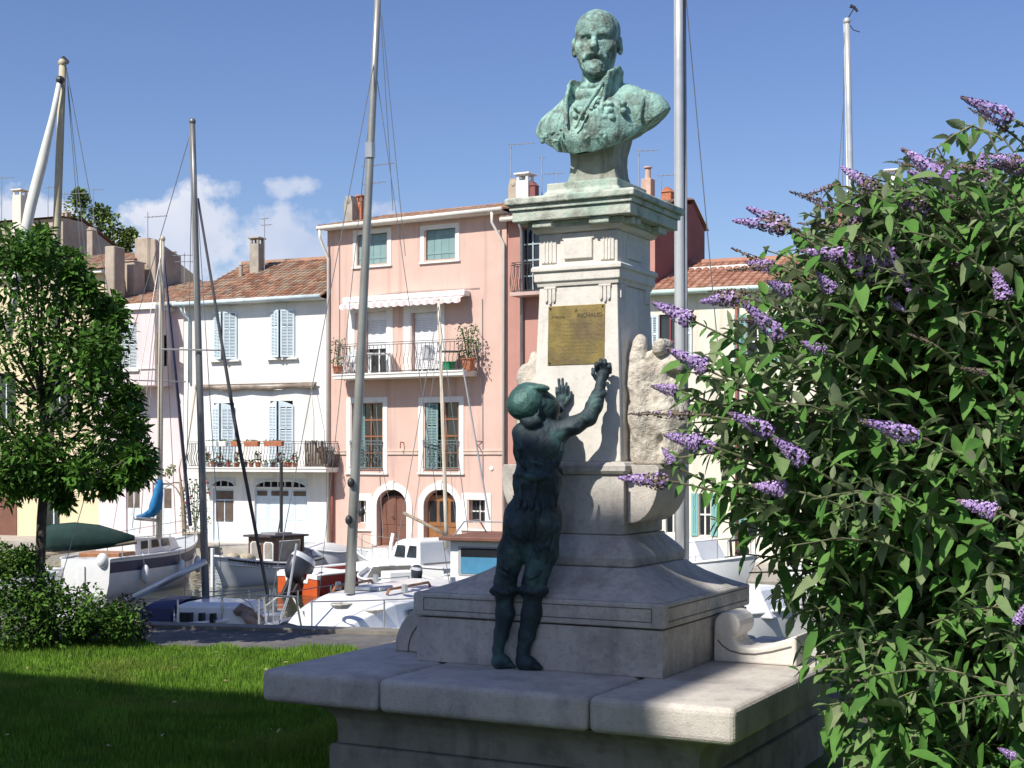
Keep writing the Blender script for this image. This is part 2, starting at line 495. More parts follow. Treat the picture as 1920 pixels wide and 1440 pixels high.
        me.vertices.add(len(V)); me.vertices.foreach_set('co', V.astype(np.float32).ravel())
        me.loops.add(len(Q)*4); me.loops.foreach_set('vertex_index', Q.astype(np.int32).ravel())
        me.polygons.add(len(Q)); me.polygons.foreach_set('loop_start', np.arange(0, len(Q)*4, 4, dtype=np.int32))
        me.polygons.foreach_set('use_smooth', [True]*len(Q))
        me.update(calc_edges=True); me.validate()
        return me
    def build(s, name, mat, parent=None):
        me = s.mesh(name); me.materials.append(mat)
        o = bpy.data.objects.new(name, me); COL.objects.link(o)
        if parent: o.parent = parent
        return o

# ------------------------------------------------------------------ the monument
MC = Vector((.44, 7.6, 0)); MA = R(27.4)
mu = Vector((math.cos(MA), -math.sin(MA), 0)); mv = Vector((math.sin(MA), math.cos(MA), 0))
mon = thing('monument', 'pale stone monument with a brass plate on its tapering pillar and bench slab below', 'monument', MC, -MA)
def mloc(p):
    d = Vector(p) - MC
    return Vector((d.dot(mu), d.dot(mv), d.z))
def mray(px, py, bpl):
    """local point of the monument plane y=bpl seen at this pixel"""
    o = mloc((0,0,EYE)); d = Vector(((px-CX)/F, 1, -(py-HY)/F)); dl = Vector((d.dot(mu), d.dot(mv), d.z))
    return o + dl*((bpl-o.y)/dl.y)
def sq(b, levels, a0=0, b0=0, asp=1.0, val=.5):
    """stack of square rings: (half width, z)"""
    b.loft([[(a0-h, b0-h*asp, z), (a0+h, b0-h*asp, z), (a0+h, b0+h*asp, z), (a0-h, b0+h*asp, z)] for h, z in levels], True, True, val)
# foot of the bench
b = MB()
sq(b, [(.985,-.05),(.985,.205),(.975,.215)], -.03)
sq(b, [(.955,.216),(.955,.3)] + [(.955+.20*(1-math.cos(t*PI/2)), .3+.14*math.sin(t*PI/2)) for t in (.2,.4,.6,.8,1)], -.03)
foot = b.build('foot', M('shade darkened stone', (.33,.30,.255), .9, .12, 5, .4, 90, stain=[((.2,.18,.15), 3.0, .5), ((.12,.11,.09), 9.0, .4)], streak=((.16,.15,.12), 9, .5)), mon, bevel=.012, seg=2)  # deep shade under the slab is painted in with a darker stone colour
# joints of the foot
# bench slab in three stones with open joints (front), rounded nose
def slab_piece(x0, x1, y0, y1):
    bb = MB(); bb.box(x0, x1, y0, y1, .44, .6)
    return bb
SLX0, SLX1, SLY0, SLY1 = -1.256, 1.176, -1.222, 1.222
j1 = mray(706, 1290, SLY0).x; j2 = mray(1100, 1330, SLY0).x
for (x0, x1) in ((SLX0, j1-.004), (j1+.004, j2-.004), (j2+.004, SLX1)):
    slab_piece(x0, x1, SLY0, SLY1).build('bench_slab', m_stone, mon, bevel=.034, seg=4)
# plinth block: die, band, sloping weathered top
b = MB()
px0, px1, py0, py1 = -.745, .63, -.62, .66
def rect(h0, z, bb):
    return [(px0+h0, py0+h0, z), (px1-h0, py0+h0, z), (px1-h0, py1-h0, z), (px0+h0, py1-h0, z)]
b.loft([rect(.012, .6, b), rect(.012, .826, b)])
b.loft([rect(.006, .834, b), rect(0, .84, b), rect(0, .942, b), rect(.006, .952, b)])
# curved weathering up to the die above
cx_, cy_ = 0.0, 0.0
def blend(t, z):
    h = .372
    A = [(px0+.02, py0+.02), (px1-.02, py0+.02), (px1-.02, py1-.02), (px0+.02, py1-.02)]
    B = [(-h,-h),(h,-h),(h,h),(-h,h)]
    return [(a[0]*(1-t)+c[0]*t, a[1]*(1-t)+c[1]*t, z) for a, c in zip(A, B)]
prof = [(0,.953),(.15,.968),(.4,.996),(.65,1.03),(.85,1.064),(1,1.095)]
b.loft([blend(t, z) for t, z in prof])
plinth = b.build('plinth', m_stone2, mon, bevel=.008)
# sunk panel lines on the band
b = MB()
def groove_rect(bb, xa, xb, za, zb, y, t=.005, d=.003):
    bb.box(xa, xb, y-d, y+.01, zb-t, zb); bb.box(xa, xb, y-d, y+.01, za, za+t)
    bb.box(xa, xa+t, y-d, y+.01, za+t, zb-t); bb.box(xb-t, xb, y-d, y+.01, za+t, zb-t)
groove_rect(b, px0+.06, px1-.06, .862, .93, py0, d=.0015)
for (z_) in (.862, .927):
    b.box(px1-.01, px1+.0015, py0+.05, py1-.05, z_, z_+.006)
b.build('panel_groove', M('joint shadow', (.17,.155,.145), .95), mon)
# die with ogee below and rounded step above
b = MB()
ogee = [(.362,1.096),(.366,1.105),(.366,1.14),(.352,1.165),(.325,1.195),(.298,1.222),(.285,1.235),(.282,1.25)]
sq(b, ogee)
sq(b, [(.272,1.252),(.272,1.555)])
sq(b, [(.282,1.556),(.296,1.575),(.296,1.6),(.284,1.616),(.27,1.622)])
b.build('die', m_stone2, mon, bevel=.006)
# prow-like consoles at both sides of the die
for s_ in (-1, 1):
    prof = [(.274*s_, 1.606), (.43*s_, 1.606), (.445*s_, 1.585)]
    for t in range(0, 9):
        a = t/8*PI/2
        prof.append((s_*(.285+.155*math.cos(a)), 1.53-.22*math.sin(a)))
    prof.append((.274*s_, 1.31))
    bb = MB(); bb.prism(prof, -.22, .2)
    bb.box(min(.24*s_, .28*s_), max(.24*s_, .28*s_), -.278, -.272, 1.30, 1.53)
    bb.build('console', m_stone, mon, bevel=.01)
# tapering shaft
SH0, SH1, SZ0, SZ1 = .252, .220, 1.622, 2.526
def sh(z): return SH0 + (SH1-SH0)*(z-SZ0)/(SZ1-SZ0)
b = MB(); sq(b, [(SH0, SZ0), (SH1, SZ1)])
# thin raised border strips at the corners of the right face
for y_ in (-1, 1):
    b.loft([[(sh(z)-.004, y_*(sh(z)-.045), z), (sh(z)+.006, y_*(sh(z)-.045), z), (sh(z)+.006, y_*(sh(z)-.03), z), (sh(z)-.004, y_*(sh(z)-.03), z)] for z in (1.65, 2.3)])
b.build('shaft', m_stoneW, mon, bevel=.004)
# guttae under the belt
for x_ in (-.155, .155):
    b = MB()
    for k, dz in enumerate((0, .012, 0)):
        xx = x_ + (k-1)*.022
        b.box(xx-.009, xx+.009, -SH1-.012, -SH1+.02, 2.455-dz, 2.5255)
        b.box(xx-.006, xx+.006, -SH1-.014, -SH1+.02, 2.447-dz, 2.4548-dz)
    b.box(x_-.034, x_+.034, -SH1-.0135, -SH1+.02, 2.515, 2.526)
    b.build('gutta', m_stoneW, mon, bevel=.002)
for y_ in (-.165, .165):
    b = MB()
    for k in range(3):
        yy = y_ + (k-1)*.022
        b.box(SH1-.02, SH1+.012, yy-.009, yy+.009, 2.455, 2.5255)
    b.box(SH1-.02, SH1+.0135, y_-.034, y_+.034, 2.515, 2.526)
    b.build('gutta', m_stoneW, mon, bevel=.002)
# belt, frieze, bed mould
b = MB()
sq(b, [(.228,2.527),(.232,2.545),(.242,2.555),(.242,2.6),(.254,2.606),(.254,2.626),(.242,2.634)])
sq(b, [(.222,2.635),(.222,2.80)])
sq(b, [(.228,2.801),(.245,2.81),(.255,2.83)])
b.build('frieze', m_stoneW, mon, bevel=.003)
b = MB(); b.box(-.075, .085, -.236, -.215, 2.665, 2.765); b.box(-.085,.095,-.232,-.215,2.764,2.79); b.build('frieze_panel', m_stoneW, mon, bevel=.003)
b = MB(); b.box(.215,.232,-.1,.08,2.665,2.765); b.build('frieze_panel', m_stoneW, mon, bevel=.003)
b = MB(); b.box(-.205,-.12,-.23,-.215,2.65,2.775)
for x_ in (-.185,-.165,-.145): b.box(x_-.004,x_+.004,-.235,-.229,2.655,2.77)
b.build('triglyph', m_stoneW, mon, bevel=.002)
b = MB(); b.box(.13,.205,-.23,-.215,2.65,2.79)
for x_ in (.15,.168,.186): b.box(x_-.003,x_+.003,-.235,-.229,2.655,2.78)
b.build('triglyph', m_stoneW, mon, bevel=.002)
# cap
b = MB()
sq(b, [(.315,2.862),(.331,2.862),(.331,2.918)], 0, .015)
sq(b, [(.343,2.919),(.343,2.938),(.348,2.944)], 0, .015)
sq(b, [(.356,2.945),(.361,2.95),(.361,2.976),(.353,2.984)], 0, .015)
sq(b, [(.268,2.831),(.268,2.8615)], 0, .005)
b.build('cap', m_cap, mon, bevel=.004)
for (x_, y_) in ((-.17,-.27),(.15,-.27)):
    bb = MB(); bb.box(x_-.055, x_+.055, y_-.028, y_+.05, 2.828, 2.8615); bb.build('bracket', m_cap, mon, bevel=.004)
for y_ in (-.17,.19):
    bb = MB(); bb.box(.245, .308, y_-.055, y_+.055, 2.826, 2.8615); bb.build('bracket', m_cap, mon, bevel=.004)
# brass plate
pl = mray(1027, 573, -.236); pr = mray(1133, 571, -.236); pb_ = mray(1027, 685, -.236)
pzt, pzb = pl.z-.004, pb_.z
def on_shaft(x, z, d): return (x, -sh(z)-d, z)
b = MB()
b.loft([[on_shaft(pl.x, z, .004), on_shaft(pr.x, z, .004), on_shaft(pr.x, z, -.006), on_shaft(pl.x, z, -.006)] for z in (pzb, pzt)])
plate = b.build('plaque', m_brass, mon, bevel=.0008)
tilt = math.atan2(SH0-SH1, SZ1-SZ0)
def text(body, size, x, z, parent, name='lettering', mat=None, align='CENTER', d=.0046, ext=.0004, spacing=1.0):
    c = bpy.data.curves.new(name, 'FONT'); c.body = body; c.size = size; c.align_x = align; c.extrude = ext; c.space_character = spacing
    o = bpy.data.objects.new(name, c); COL.objects.link(o)
    o.parent = parent; o.location = on_shaft(x, z, d); o.rotation_euler = (R(90)-tilt, 0, 0)
    c.materials.append(mat or m_dark)
    dg = bpy.context.evaluated_depsgraph_get()
    me = bpy.data.meshes.new_from_object(o.evaluated_get(dg)); 
    q = bpy.data.objects.new(name, me); COL.objects.link(q); q.parent = parent; q.location = o.location; q.rotation_euler = o.rotation_euler; q.name = name
    bpy.data.objects.remove(o)
    return q
pmx = (pl.x+pr.x)/2; PW = pr.x-pl.x; PH = pzt-pzb
text('A', .03, pmx, pzt-.125*PH, plate)
text('ETIENNE', .0195, pl.x+.06*PW, pzt-.215*PH, plate, align='LEFT')
text('RICHAUD', .032, pr.x-.04*PW, pzt-.215*PH, plate, align='RIGHT')
# small worn engraved lines, too fine to read
b = MB(); lr = random.Random(3)
for row in range(9):
    z = pzt-PH*(.32+.062*row); x = pl.x+PW*(.2+.1*lr.random()); xe = pr.x-PW*(.12+.15*lr.random())
    while x < xe:
        w = .004+.010*lr.random(); 
        b.loft([[on_shaft(x, zz, .0047), on_shaft(x+w, zz, .0047), on_shaft(x+w, zz, .003), on_shaft(x, zz, .003)] for zz in (z, z+.0032)])
        x += w+.003+.004*lr.random()
b.build('engraved_line', M('worn engraving', (.14,.10,.045), .6), plate)
for (x_, z_) in ((pl.x+.012, pzt-.012), (pr.x-.012, pzt-.012), (pl.x+.012, pzb+.012), (pr.x-.012, pzb+.012)):
    bb = MB(); bb.sphere(on_shaft(x_, z_, .005), .0055, nu=10, nv=6); bb.build('stud', M('stud', (.09,.06,.04), .4, metal=.6), plate, smooth=True)
# rough carved rock flanking the shaft
for s_ in (1, -1):
    sd = SDF((-.03,-.28,1.58), (.42,.28,2.36), .008)
    sd.path([(.12,-.06,1.66),(.11,-.06,1.85),(.095,-.05,2.05)], [.13,.13,.115], .03, ((1,0,0),.8))
    sd.path([(.22,-.02,1.66),(.22,-.02,1.85),(.2,0,2.03)], [.15,.14,.12], .03)
    sd.ell((.10,.06,1.85), (.11,.16,.25), .04)
    sd.path([(.055,-.1,2.0),(.06,-.09,2.14),(.075,-.08,2.235)], [.055,.052,.042], .018)
    sd.path([(.14,-.04,2.0),(.165,-.03,2.12),(.2,-.02,2.18)], [.08,.075,.06], .02)
    sd.ell((.27,-.02,2.1), (.09,.1,.085), .02)
    sd.cap((.215,-.10,2.205), (.215,-.02,2.205), .042, .042, .006)
    sd.path([(.115,-.2,1.98),(.12,-.17,2.1),(.135,-.13,2.2)], [.018,.02,.016], .012, mode='cut')
    sd.ell((.33,-.12,2.04), (.10,.09,.035), .012, (0,.5,0), mode='cut')
    sd.path([(.18,-.2,1.80),(.2,-.2,1.88),(.25,-.19,1.93),(.3,-.17,1.9)], [.03,.03,.025,.02], .012, mode='cut')
    sd.ell((.24,-.19,1.72), (.025,.06,.05), .012, mode='cut')
    sd.path([(.03,-.2,1.9),(.08,-.2,1.87),(.11,-.2,1.86)], [.008,.01,.006], .008, mode='cut')
    sd.path([(.08,-.2,1.76),(.15,-.2,1.75),(.17,-.2,1.78)], [.01,.01,.006], .008, mode='cut')
    sd.rough(.009, 16, 5 if s_ > 0 else 8)
    X, Y, Z = sd.grid(); sd.F = np.maximum(sd.F, 1.6075-Z).astype(np.float32)
    o = sd.build('carved_rock', m_rock, mon)
    o.location = (.222, 0, 0) if s_ > 0 else (-.222, 0, -.01); o.scale = (.86, 1, 1) if s_ > 0 else (.66, .8, .99)
    if s_ < 0: o.rotation_euler = (0, 0, PI)
# scrolled arm rests of the bench at both sides of the plinth
scroll = [(0,0),(0,.24)]
cxs, czs, rr_ = .09, .235, .085
arm = [(0,.0)] + [(cxs+rr_*math.cos(PI-t/10*PI*1.25), czs+rr_*math.sin(PI-t/10*PI*1.25)) for t in range(0, 11)]
arm += [(.125,.165),(.14,.13),(.17,.108),(.22,.098),(.3,.105),(.38,.13),(.46,.165),(.53,.195),(.53,0)]
b = MB(); b.prism([(.632+x*.82, .6+z*.80) for x, z in arm], .06, .30)
# incised curve line
o = b.build('scroll_arm', m_stoneW, mon, bevel=.012, seg=3)
b = MB(); b.tube([(.632+x*.82, .0585, .6+z*.8) for x, z in ((.03,.14),(.06,.105),(.11,.075),(.18,.062),(.27,.064),(.37,.085),(.5,.125))], .004, 5)
b.build('incised_line', M('joint shadow'), o)
arm2 = [(0,0)] + [(.0+.26*math.sin(t/8*PI/2), .27*math.cos(t/8*PI/2)) for t in range(9)]
b = MB(); b.prism([(-.765-x, .6+z) for x, z in arm2], -.36, -.1)
o = b.build('scroll_arm', m_stone, mon, bevel=.012, seg=3)
b = MB(); b.tube([(-.765-.17*math.sin(t/8*PI/2), -.3615, .6+.19*math.cos(t/8*PI/2)) for t in range(9)], .004, 5)
b.build('incised_line', M('joint shadow'), o)

# ------------------------------------------------------------------ the bust
BZ = 2.985
bust = thing('bust_statue', 'green bronze bust of a bearded man in a high collared coat atop the pillar', 'bust', MC + Vector((0.01,0,BZ)), -MA)
b = MB(); sq(b, [(.215,0),(.215,.03),(.2,.045),(.2,.085)], 0, 0)
b.build('base', m_cap, bust, bevel=.006)
b = MB()
sq(b, [(.15,.086),(.142,.11),(.132,.14),(.126,.2),(.128,.25),(.14,.30),(.15,.345)], -.005, .035, .72)
b.build('socle', M('brown grey bronze', (.30,.315,.26), .7, .15, 10, .4, 80, stain=[((.13,.125,.10), 9.0, .6), ((.24,.36,.30), 5.0, .4)], streak=((.08,.085,.07), 22, .6)), bust, bevel=.006)
H = .0045
sd = SDF((-.40,-.30,.24), (.44,.26,1.04), H)
# torso
sd.ell((0,.02,.36), (.275,.175,.20), .05); sd.cap((-.17,.055,.44), (.22,.055,.445), .098, .098, .06)
sd.path([(0,.05,.56),(-.14,.055,.50),(-.26,.04,.41),(-.295,.03,.35)], [.1,.095,.095,.085], .05)
sd.path([(0,.05,.56),(.15,.055,.505),(.27,.04,.455),(.315,.03,.43)], [.1,.098,.098,.088], .05)
sd.ell((.02,-.05,.37), (.21,.15,.17), .05)
sd.cap((0,.05,.48), (0,.045,.56), .13, .10, .06)
# lower contour of the bust: a swept cut, higher on the far shoulder
X, Y, Z = sd.grid()
cx = np.array([-.40,-.33,-.27,-.19,-.05,.10,.18,.27,.36,.45]); cz = np.array([.42,.385,.335,.29,.272,.285,.31,.355,.42,.48])
low = np.interp(X[:,0,0], cx, cz)[:,None,None]
sd.F = np.maximum(sd.F, (low - Z + .30*np.clip(Y+.02,-.15,.2))*.85).astype(np.float32)
def sheet(A, B, r, k=.008):
    for a_, b_ in zip(A, B): sd.cap(a_, b_, r*1.3, r, k)
def fine(P, n):
    P = [np.array(p, float) for p in P]; out = []
    for i in range(n):
        t = i/(n-1)*(len(P)-1); j = min(int(t), len(P)-2); u = t-j; out.append(P[j]*(1-u)+P[j+1]*u)
    return out
# waistcoat sunk between the open coat fronts
sd.path([(-.035,-.20,.40),(.015,-.17,.50),(.02,-.13,.58)], [.07,.07,.06], .012, ((0,1,0),.5), mode='cut')
# coat fronts: edge strips, and the standing collar opened like two plates
sd.path([(-.115,-.095,.61),(-.115,-.148,.53),(-.098,-.182,.44),(-.085,-.2,.385)], [.011,.012,.011,.007], .006)
sd.path([(.098,-.115,.62),(.055,-.16,.53),(.0,-.195,.43),(-.03,-.21,.36)], [.011,.012,.011,.009], .006)
sheet(fine([(-.10,.05,.55),(-.115,-.02,.53),(-.115,-.1,.50)], 12), fine([(-.118,.03,.655),(-.132,-.04,.65),(-.122,-.105,.61)], 12), .0085)
sheet(fine([(.105,.05,.56),(.118,-.02,.54),(.085,-.12,.52)], 12), fine([(.128,.03,.68),(.142,-.04,.69),(.115,-.11,.655)], 12), .0085)
sheet(fine([(-.10,.05,.55),(0,.13,.55),(.105,.05,.56)], 12), fine([(-.118,.03,.655),(0,.13,.66),(.128,.03,.68)], 12), .0085)
# shirt collar and cravat band
sd.path([(-.085,.0,.57),(-.06,-.075,.555),(0,-.095,.55),(.06,-.075,.56),(.085,.0,.575)], [.028]*5, .012)
sd.path([(-.085,.0,.61),(-.05,-.07,.60),(.05,-.07,.605),(.085,.0,.615)], [.018]*4, .01)
for (x_, z_, r_) in ((-.045,.475,.016),(-.02,.46,.018),(-.05,.43,.014),(-.015,.425,.015)): sd.ell((x_,-.165,z_), (r_,.014,r_), .006)
# medals, sash line, epaulette edge, oak-leaf embroidery
for (x_, z_) in ((.135,.475),(.14,.44),(.20,.475),(.205,.435),(.155,.40),(.12,.405)): sd.ell((x_,-.172+.35*(x_-.1)+.3*(z_-.42),z_), (.018,.022,.017), .005)
sd.path([(.095,-.13,.53),(.10,-.178,.45),(.095,-.19,.36)], [.008,.009,.007], .008)
sd.path([(.275,-.02,.55),(.285,-.075,.48),(.275,-.085,.40)], [.012,.013,.012], .01)
er = random.Random(5)
for _ in range(70):
    x_ = er.uniform(.01,.13); z_ = er.uniform(.3,.5)
    if x_ < .03+.3*(z_-.36)-.02: continue
    sd.ell((x_,-.195+.2*x_+.35*max(0,z_-.42),z_), (er.uniform(.006,.012), .012, er.uniform(.006,.014)), .005, (0,er.uniform(-1,1),0))
for _ in range(26):
    x_ = er.uniform(-.26,-.12); z_ = er.uniform(.3,.36)
    sd.ell((x_,-.19-.25*(x_+.12),z_), (.01,.012,.008), .006, (0,er.uniform(-1,1),0))
# neck
sd.cap((0,.035,.53), (0,.0,.72), .078, .082, .03)
# head, turned a little towards the viewer's right; local head frame via offset
hd = SDF((-.17,-.23,.60), (.17,.21,1.04), .0036)
hd.F[:] = 1
c_ = hd.ell
c_((0,.035,.905), (.121,.148,.116), .03)
c_((0,-.02,.825), (.110,.113,.142), .04)
c_((0,-.045,.755), (.086,.088,.085), .04)
c_((0,-.075,.905), (.088,.055,.07), .04)                 # forehead
hd.cap((-.058,-.112,.868), (-.018,-.13,.862), .0155, .0165, .02); hd.cap((.058,-.112,.868), (.018,-.13,.862), .0155, .0165, .02)
for s_ in (-1,1):
    c_((s_*.044,-.130,.842), (.026,.017,.0125), .012, (0,0,s_*.3), mode='cut')
    c_((s_*.043,-.104,.8405), (.0215,.0185,.0165), .003)  # eyeball
    hd.path([(s_*.066,-.098,.842),(s_*.044,-.1195,.853),(s_*.02,-.113,.845)], [.0055,.0075,.005], .004)   # upper lid
    hd.path([(s_*.066,-.098,.838),(s_*.044,-.117,.829),(s_*.02,-.112,.838)], [.004,.0055,.004], .004)     # lower lid
    hd.path([(s_*.07,-.1,.868),(s_*.045,-.124,.874),(s_*.016,-.13,.864)], [.006,.009,.007], .006)         # brow
    c_((s_*.074,-.07,.808), (.034,.036,.03), .03)        # cheekbone
    c_((s_*.017,-.142,.786), (.0125,.016,.011), .006)     # nostril wing
    c_((s_*.009,-.157,.779), (.005,.008,.005), .003, mode='cut')
    c_((s_*.121,.015,.825), (.016,.034,.048), .012, (0.15,0,s_*.25))        # ear
    c_((s_*.133,.008,.832), (.009,.018,.026), .006, mode='cut')
    c_((s_*.120,.0,.79), (.012,.016,.016), .006)
    hd.path([(0,-.149,.768),(s_*.025,-.142,.76),(s_*.052,-.122,.742),(s_*.066,-.103,.726)], [.013,.0165,.0135,.006], .008)  # moustache
hd.path([(0,-.122,.862),(0,-.145,.825),(0,-.163,.796),(0,-.158,.786)], [.0125,.0145,.0185,.015], .01)    # nose
hd.path([(-.012,-.128,.87),(-.008,-.13,.895)], [.003,.002], .004, mode='cut'); hd.path([(.012,-.128,.87),(.008,-.13,.895)], [.003,.002], .004, mode='cut')
c_((0,-.128,.726), (.028,.014,.009), .005)               # lower lip
hd.cap((-.024,-.139,.737), (.024,-.139,.737), .0055, .0055, .004, mode='cut')
c_((0,-.095,.705), (.066,.052,.048), .015)                 # beard
c_((0,-.105,.685), (.05,.042,.042), .015)
c_((-.05,-.055,.715), (.03,.05,.045), .015); c_((.05,-.055,.715), (.03,.05,.045), .015)
X, Y, Z = hd.grid()
wb = np.clip((.735-Z)*40, 0, 1)*np.clip((-.03-Y)*30, 0, 1)
hd.rough(.0045, 70, 2, wb.astype(np.float32))
hair = np.clip((Y-.03)*20, 0, 1)*np.clip((.93-Z)*20, 0, 1)*np.clip((Z-.76)*30, 0, 1)
hd.rough(.003, 60, 4, hair.astype(np.float32))
hd.rough(.0012, 30, 9)
# carry the head into the bust grid, turned and lifted
ang = R(17); nod = R(-4)
Xb, Yb, Zb = sd.grid()
ca, sa = math.cos(-ang), math.sin(-ang)
x1 = Xb*ca - Yb*sa; y1 = Xb*sa + Yb*ca; z1 = Zb - .80
cn, sn = math.cos(nod), math.sin(nod)
y2 = y1*cn - z1*sn; z2 = y1*sn + z1*cn + .80
gi = [(x1-hd.lo[0])/hd.h, (y2-hd.lo[1])/hd.h, (z2-hd.lo[2])/hd.h]
ok = np.ones(gi[0].shape, bool)
for k in range(3): ok &= (gi[k] >= 0) & (gi[k] < hd.n[k]-1.001)
q = [g_[ok] for g_ in gi]; i = [np.floor(t).astype(int) for t in q]; f_ = [t-j for t, j in zip(q, i)]
val = 0
for dx in (0,1):
    for dy in (0,1):
        for dz in (0,1):
            val = val + hd.F[i[0]+dx, i[1]+dy, i[2]+dz]*((f_[0] if dx else 1-f_[0])*(f_[1] if dy else 1-f_[1])*(f_[2] if dz else 1-f_[2]))
HF = np.full(sd.F.shape, 1, np.float32); HF[ok] = val
k = .012; hh = np.clip(.5+.5*(sd.F-HF)/k, 0, 1); sd.F = (sd.F*(1-hh)+HF*hh-k*hh*(1-hh)).astype(np.float32)
sd.rough(.0025, 18, 11)
sd.build('figure', m_bronze, bust)
del X, Y, Z, Xb, Yb, Zb, x1, y1, z1, y2, z2, gi, ok, HF, hh, sd, hd
# ------------------------------------------------------------------ the boy
m_boy = M('boy bronze', (.022,.042,.052), .62, .25, 10, .3, 60, metal=.12, stain=[((.10,.225,.205), 7.0, .5), ((.016,.026,.032), 4.0, .6)], streak=((.012,.022,.026), 18, .5))
m_boyg = M('boy bronze green', (.05,.125,.11), .5, .25, 10, .35, 70, metal=.25, stain=[((.13,.30,.25), 9.0, .55), ((.02,.045,.045), 5.0, .55)])
boy = thing('boy_statue', 'dark bronze boy in a cap standing on the bench slab and reaching up the pillar', 'statue', (.03, 7.08, .6))
org = Vector((.03, 7.08, .6))
def A(px, py, Y): return tuple(at(px, py, Y) - org)
sd = SDF((-.22,-.26,-.004), (.47,.40,1.70), .0045)
# legs and bare feet
sd.path([A(980,972,7.13),A(960,1035,7.115),A(947,1092,7.10),A(946,1108,7.095)], [.078,.07,.054,.054], .02)
sd.path([A(1019,972,7.12),A(1017,1035,7.10),A(1002,1092,7.065),A(1000,1108,7.06)], [.082,.078,.058,.056], .02)
for (cxp, Y_, w) in ((946,7.095,22),(1000,7.06,24)):
    for t in np.linspace(0, 2*PI, 15)[:-1]:
        sd.ell(A(cxp+w*math.cos(t), 1108+3*math.sin(t*3), Y_+.058*math.sin(t)), .0165, .012)
sd.path([A(946,1112,7.10),A(947,1150,7.10),A(940,1190,7.105),A(934,1218,7.11),A(934,1236,7.11)], [.042,.046,.036,.027,.029], .015)
sd.path([A(1000,1112,7.065),A(997,1150,7.065),A(988,1190,7.07),A(981,1218,7.075),A(980,1236,7.075)], [.044,.05,.041,.03,.032], .015)
def foot(hx, hy, tx, ty, Y_, Yt, s_):
    h = np.array(A(hx, hy, Y_)); t = np.array(A(tx, ty, Yt)); h[2] = .032; t[2] = .018
    sd.cap(h, (h+t)/2+np.array([0,0,.012]), .032, .033, .015); sd.cap((h+t)/2+np.array([0,0,.006]), t, .033, .024, .015)
    d = (t-h)/np.linalg.norm(t-h); n = np.array([-d[1], d[0], 0])
    for k in range(5):
        c = t + n*(k-2)*.0125; e = c + d*(.026-.004*abs(k-1.5 if s_ > 0 else k-2.5)); e[2] = .0115
        sd.cap(c, e, .0115, .0095, .004)
foot(934,1246,953,1250,7.105,7.125,1)
foot(979,1248,1006,1254,7.07,7.06,-1)
# seat, waist, chest, shoulders
sd.ell(A(998,968,7.135), (.138,.10,.115), .04)
sd.ell(A(973,988,7.085), (.074,.066,.082), .03); sd.ell(A(1022,988,7.075), (.076,.068,.084), .03)
sd.ell(A(1007,905,7.15), (.122,.088,.14), .04)
sd.ell(A(1010,842,7.175), (.127,.088,.13), .04)
sd.path([A(980,812,7.18),A(1012,806,7.19),A(1046,812,7.18)], [.052,.055,.054], .03)
# shoulder blades, spine, waistband and knotted tail, folds
sd.ell(A(985,838,7.115), (.045,.025,.055), .02); sd.ell(A(1035,838,7.11), (.045,.025,.055), .02)
sd.path([A(1010,815,7.085),A(1009,860,7.075),A(1006,885,7.07)], [.006,.008,.006], .02, mode='cut')
ring = [np.array(A(1007,893,7.15)) + np.array([.108*math.cos(t), .084*math.sin(t), .006*math.sin(2*t)]) for t in np.linspace(0, 2*PI, 25)]
sd.path(ring, [.010]*25, .012)
sd.path([A(990,893,7.055),A(1005,898,7.045),A(1022,893,7.05)], [.016,.02,.015], .006)
sd.path([A(1005,900,7.045),A(1002,925,7.04),A(996,955,7.035)], [.012,.011,.007], .006)
sd.path([A(1001,960,7.03),A(1000,990,7.02),A(993,1030,7.04),A(975,1090,7.05)], [.004,.011,.014,.012], .012, mode='cut')
fr = random.Random(4)
for (x0,y0,x1,y1,Y_) in ((962,930,975,975,7.05),(1035,925,1030,970,7.03),(955,1010,975,1050,7.05),(1040,1005,1022,1055,7.02),(985,935,978,965,7.04),(1015,935,1018,965,7.03),(940,1060,958,1075,7.05),(1015,1070,990,1085,7.0),(968,860,985,880,7.07),(975,905,970,960,7.05),(1040,900,1042,950,7.05),(950,975,960,1000,7.04),(1045,975,1036,1000,7.02),(962,1000,985,1015,7.02),(1030,1015,1012,1032,7.0),(935,1070,955,1085,7.03),(995,1085,1012,1070,7.0),(965,825,975,860,7.08),(1055,830,1045,860,7.07),(990,865,1020,872,7.06),(1040,870,1055,890,7.06),(1005,940,1008,975,7.02),(1060,800,1085,803,7.13),(1090,780,1104,792,7.13),(1050,855,1035,880,7.06),(1000,1015,1010,1045,7.02)):
    sd.path([A(x0,y0,Y_),A((x0+x1)/2+3,(y0+y1)/2,Y_-.004),A(x1,y1,Y_)], [.005,.010,.005], .009)
# far arm: hidden behind the head, hand flat on the pillar
sd.path([A(978,812,7.20),A(1010,812,7.27),A(1038,806,7.33)], [.045,.042,.036], .02)
sd.path([A(1038,806,7.33),A(1046,782,7.365),A(1052,764,7.385)], [.034,.027,.021], .012)
sd.ell(A(1053,752,7.39), (.0285,.015,.037), .01)
for k, (bx, tx, ty) in enumerate(((1045,1043,727),(1050,1048,712),(1056,1055,710),(1061,1062,718))):
    sd.path([A(bx,744,7.392),A((bx+tx)/2,(744+ty)/2,7.388),A(tx,ty,7.395)], [.0095,.009,.0072], .004)
sd.path([A(1061,757,7.385),A(1068,747,7.38),A(1071,736,7.385)], [.0115,.0105,.008], .006)
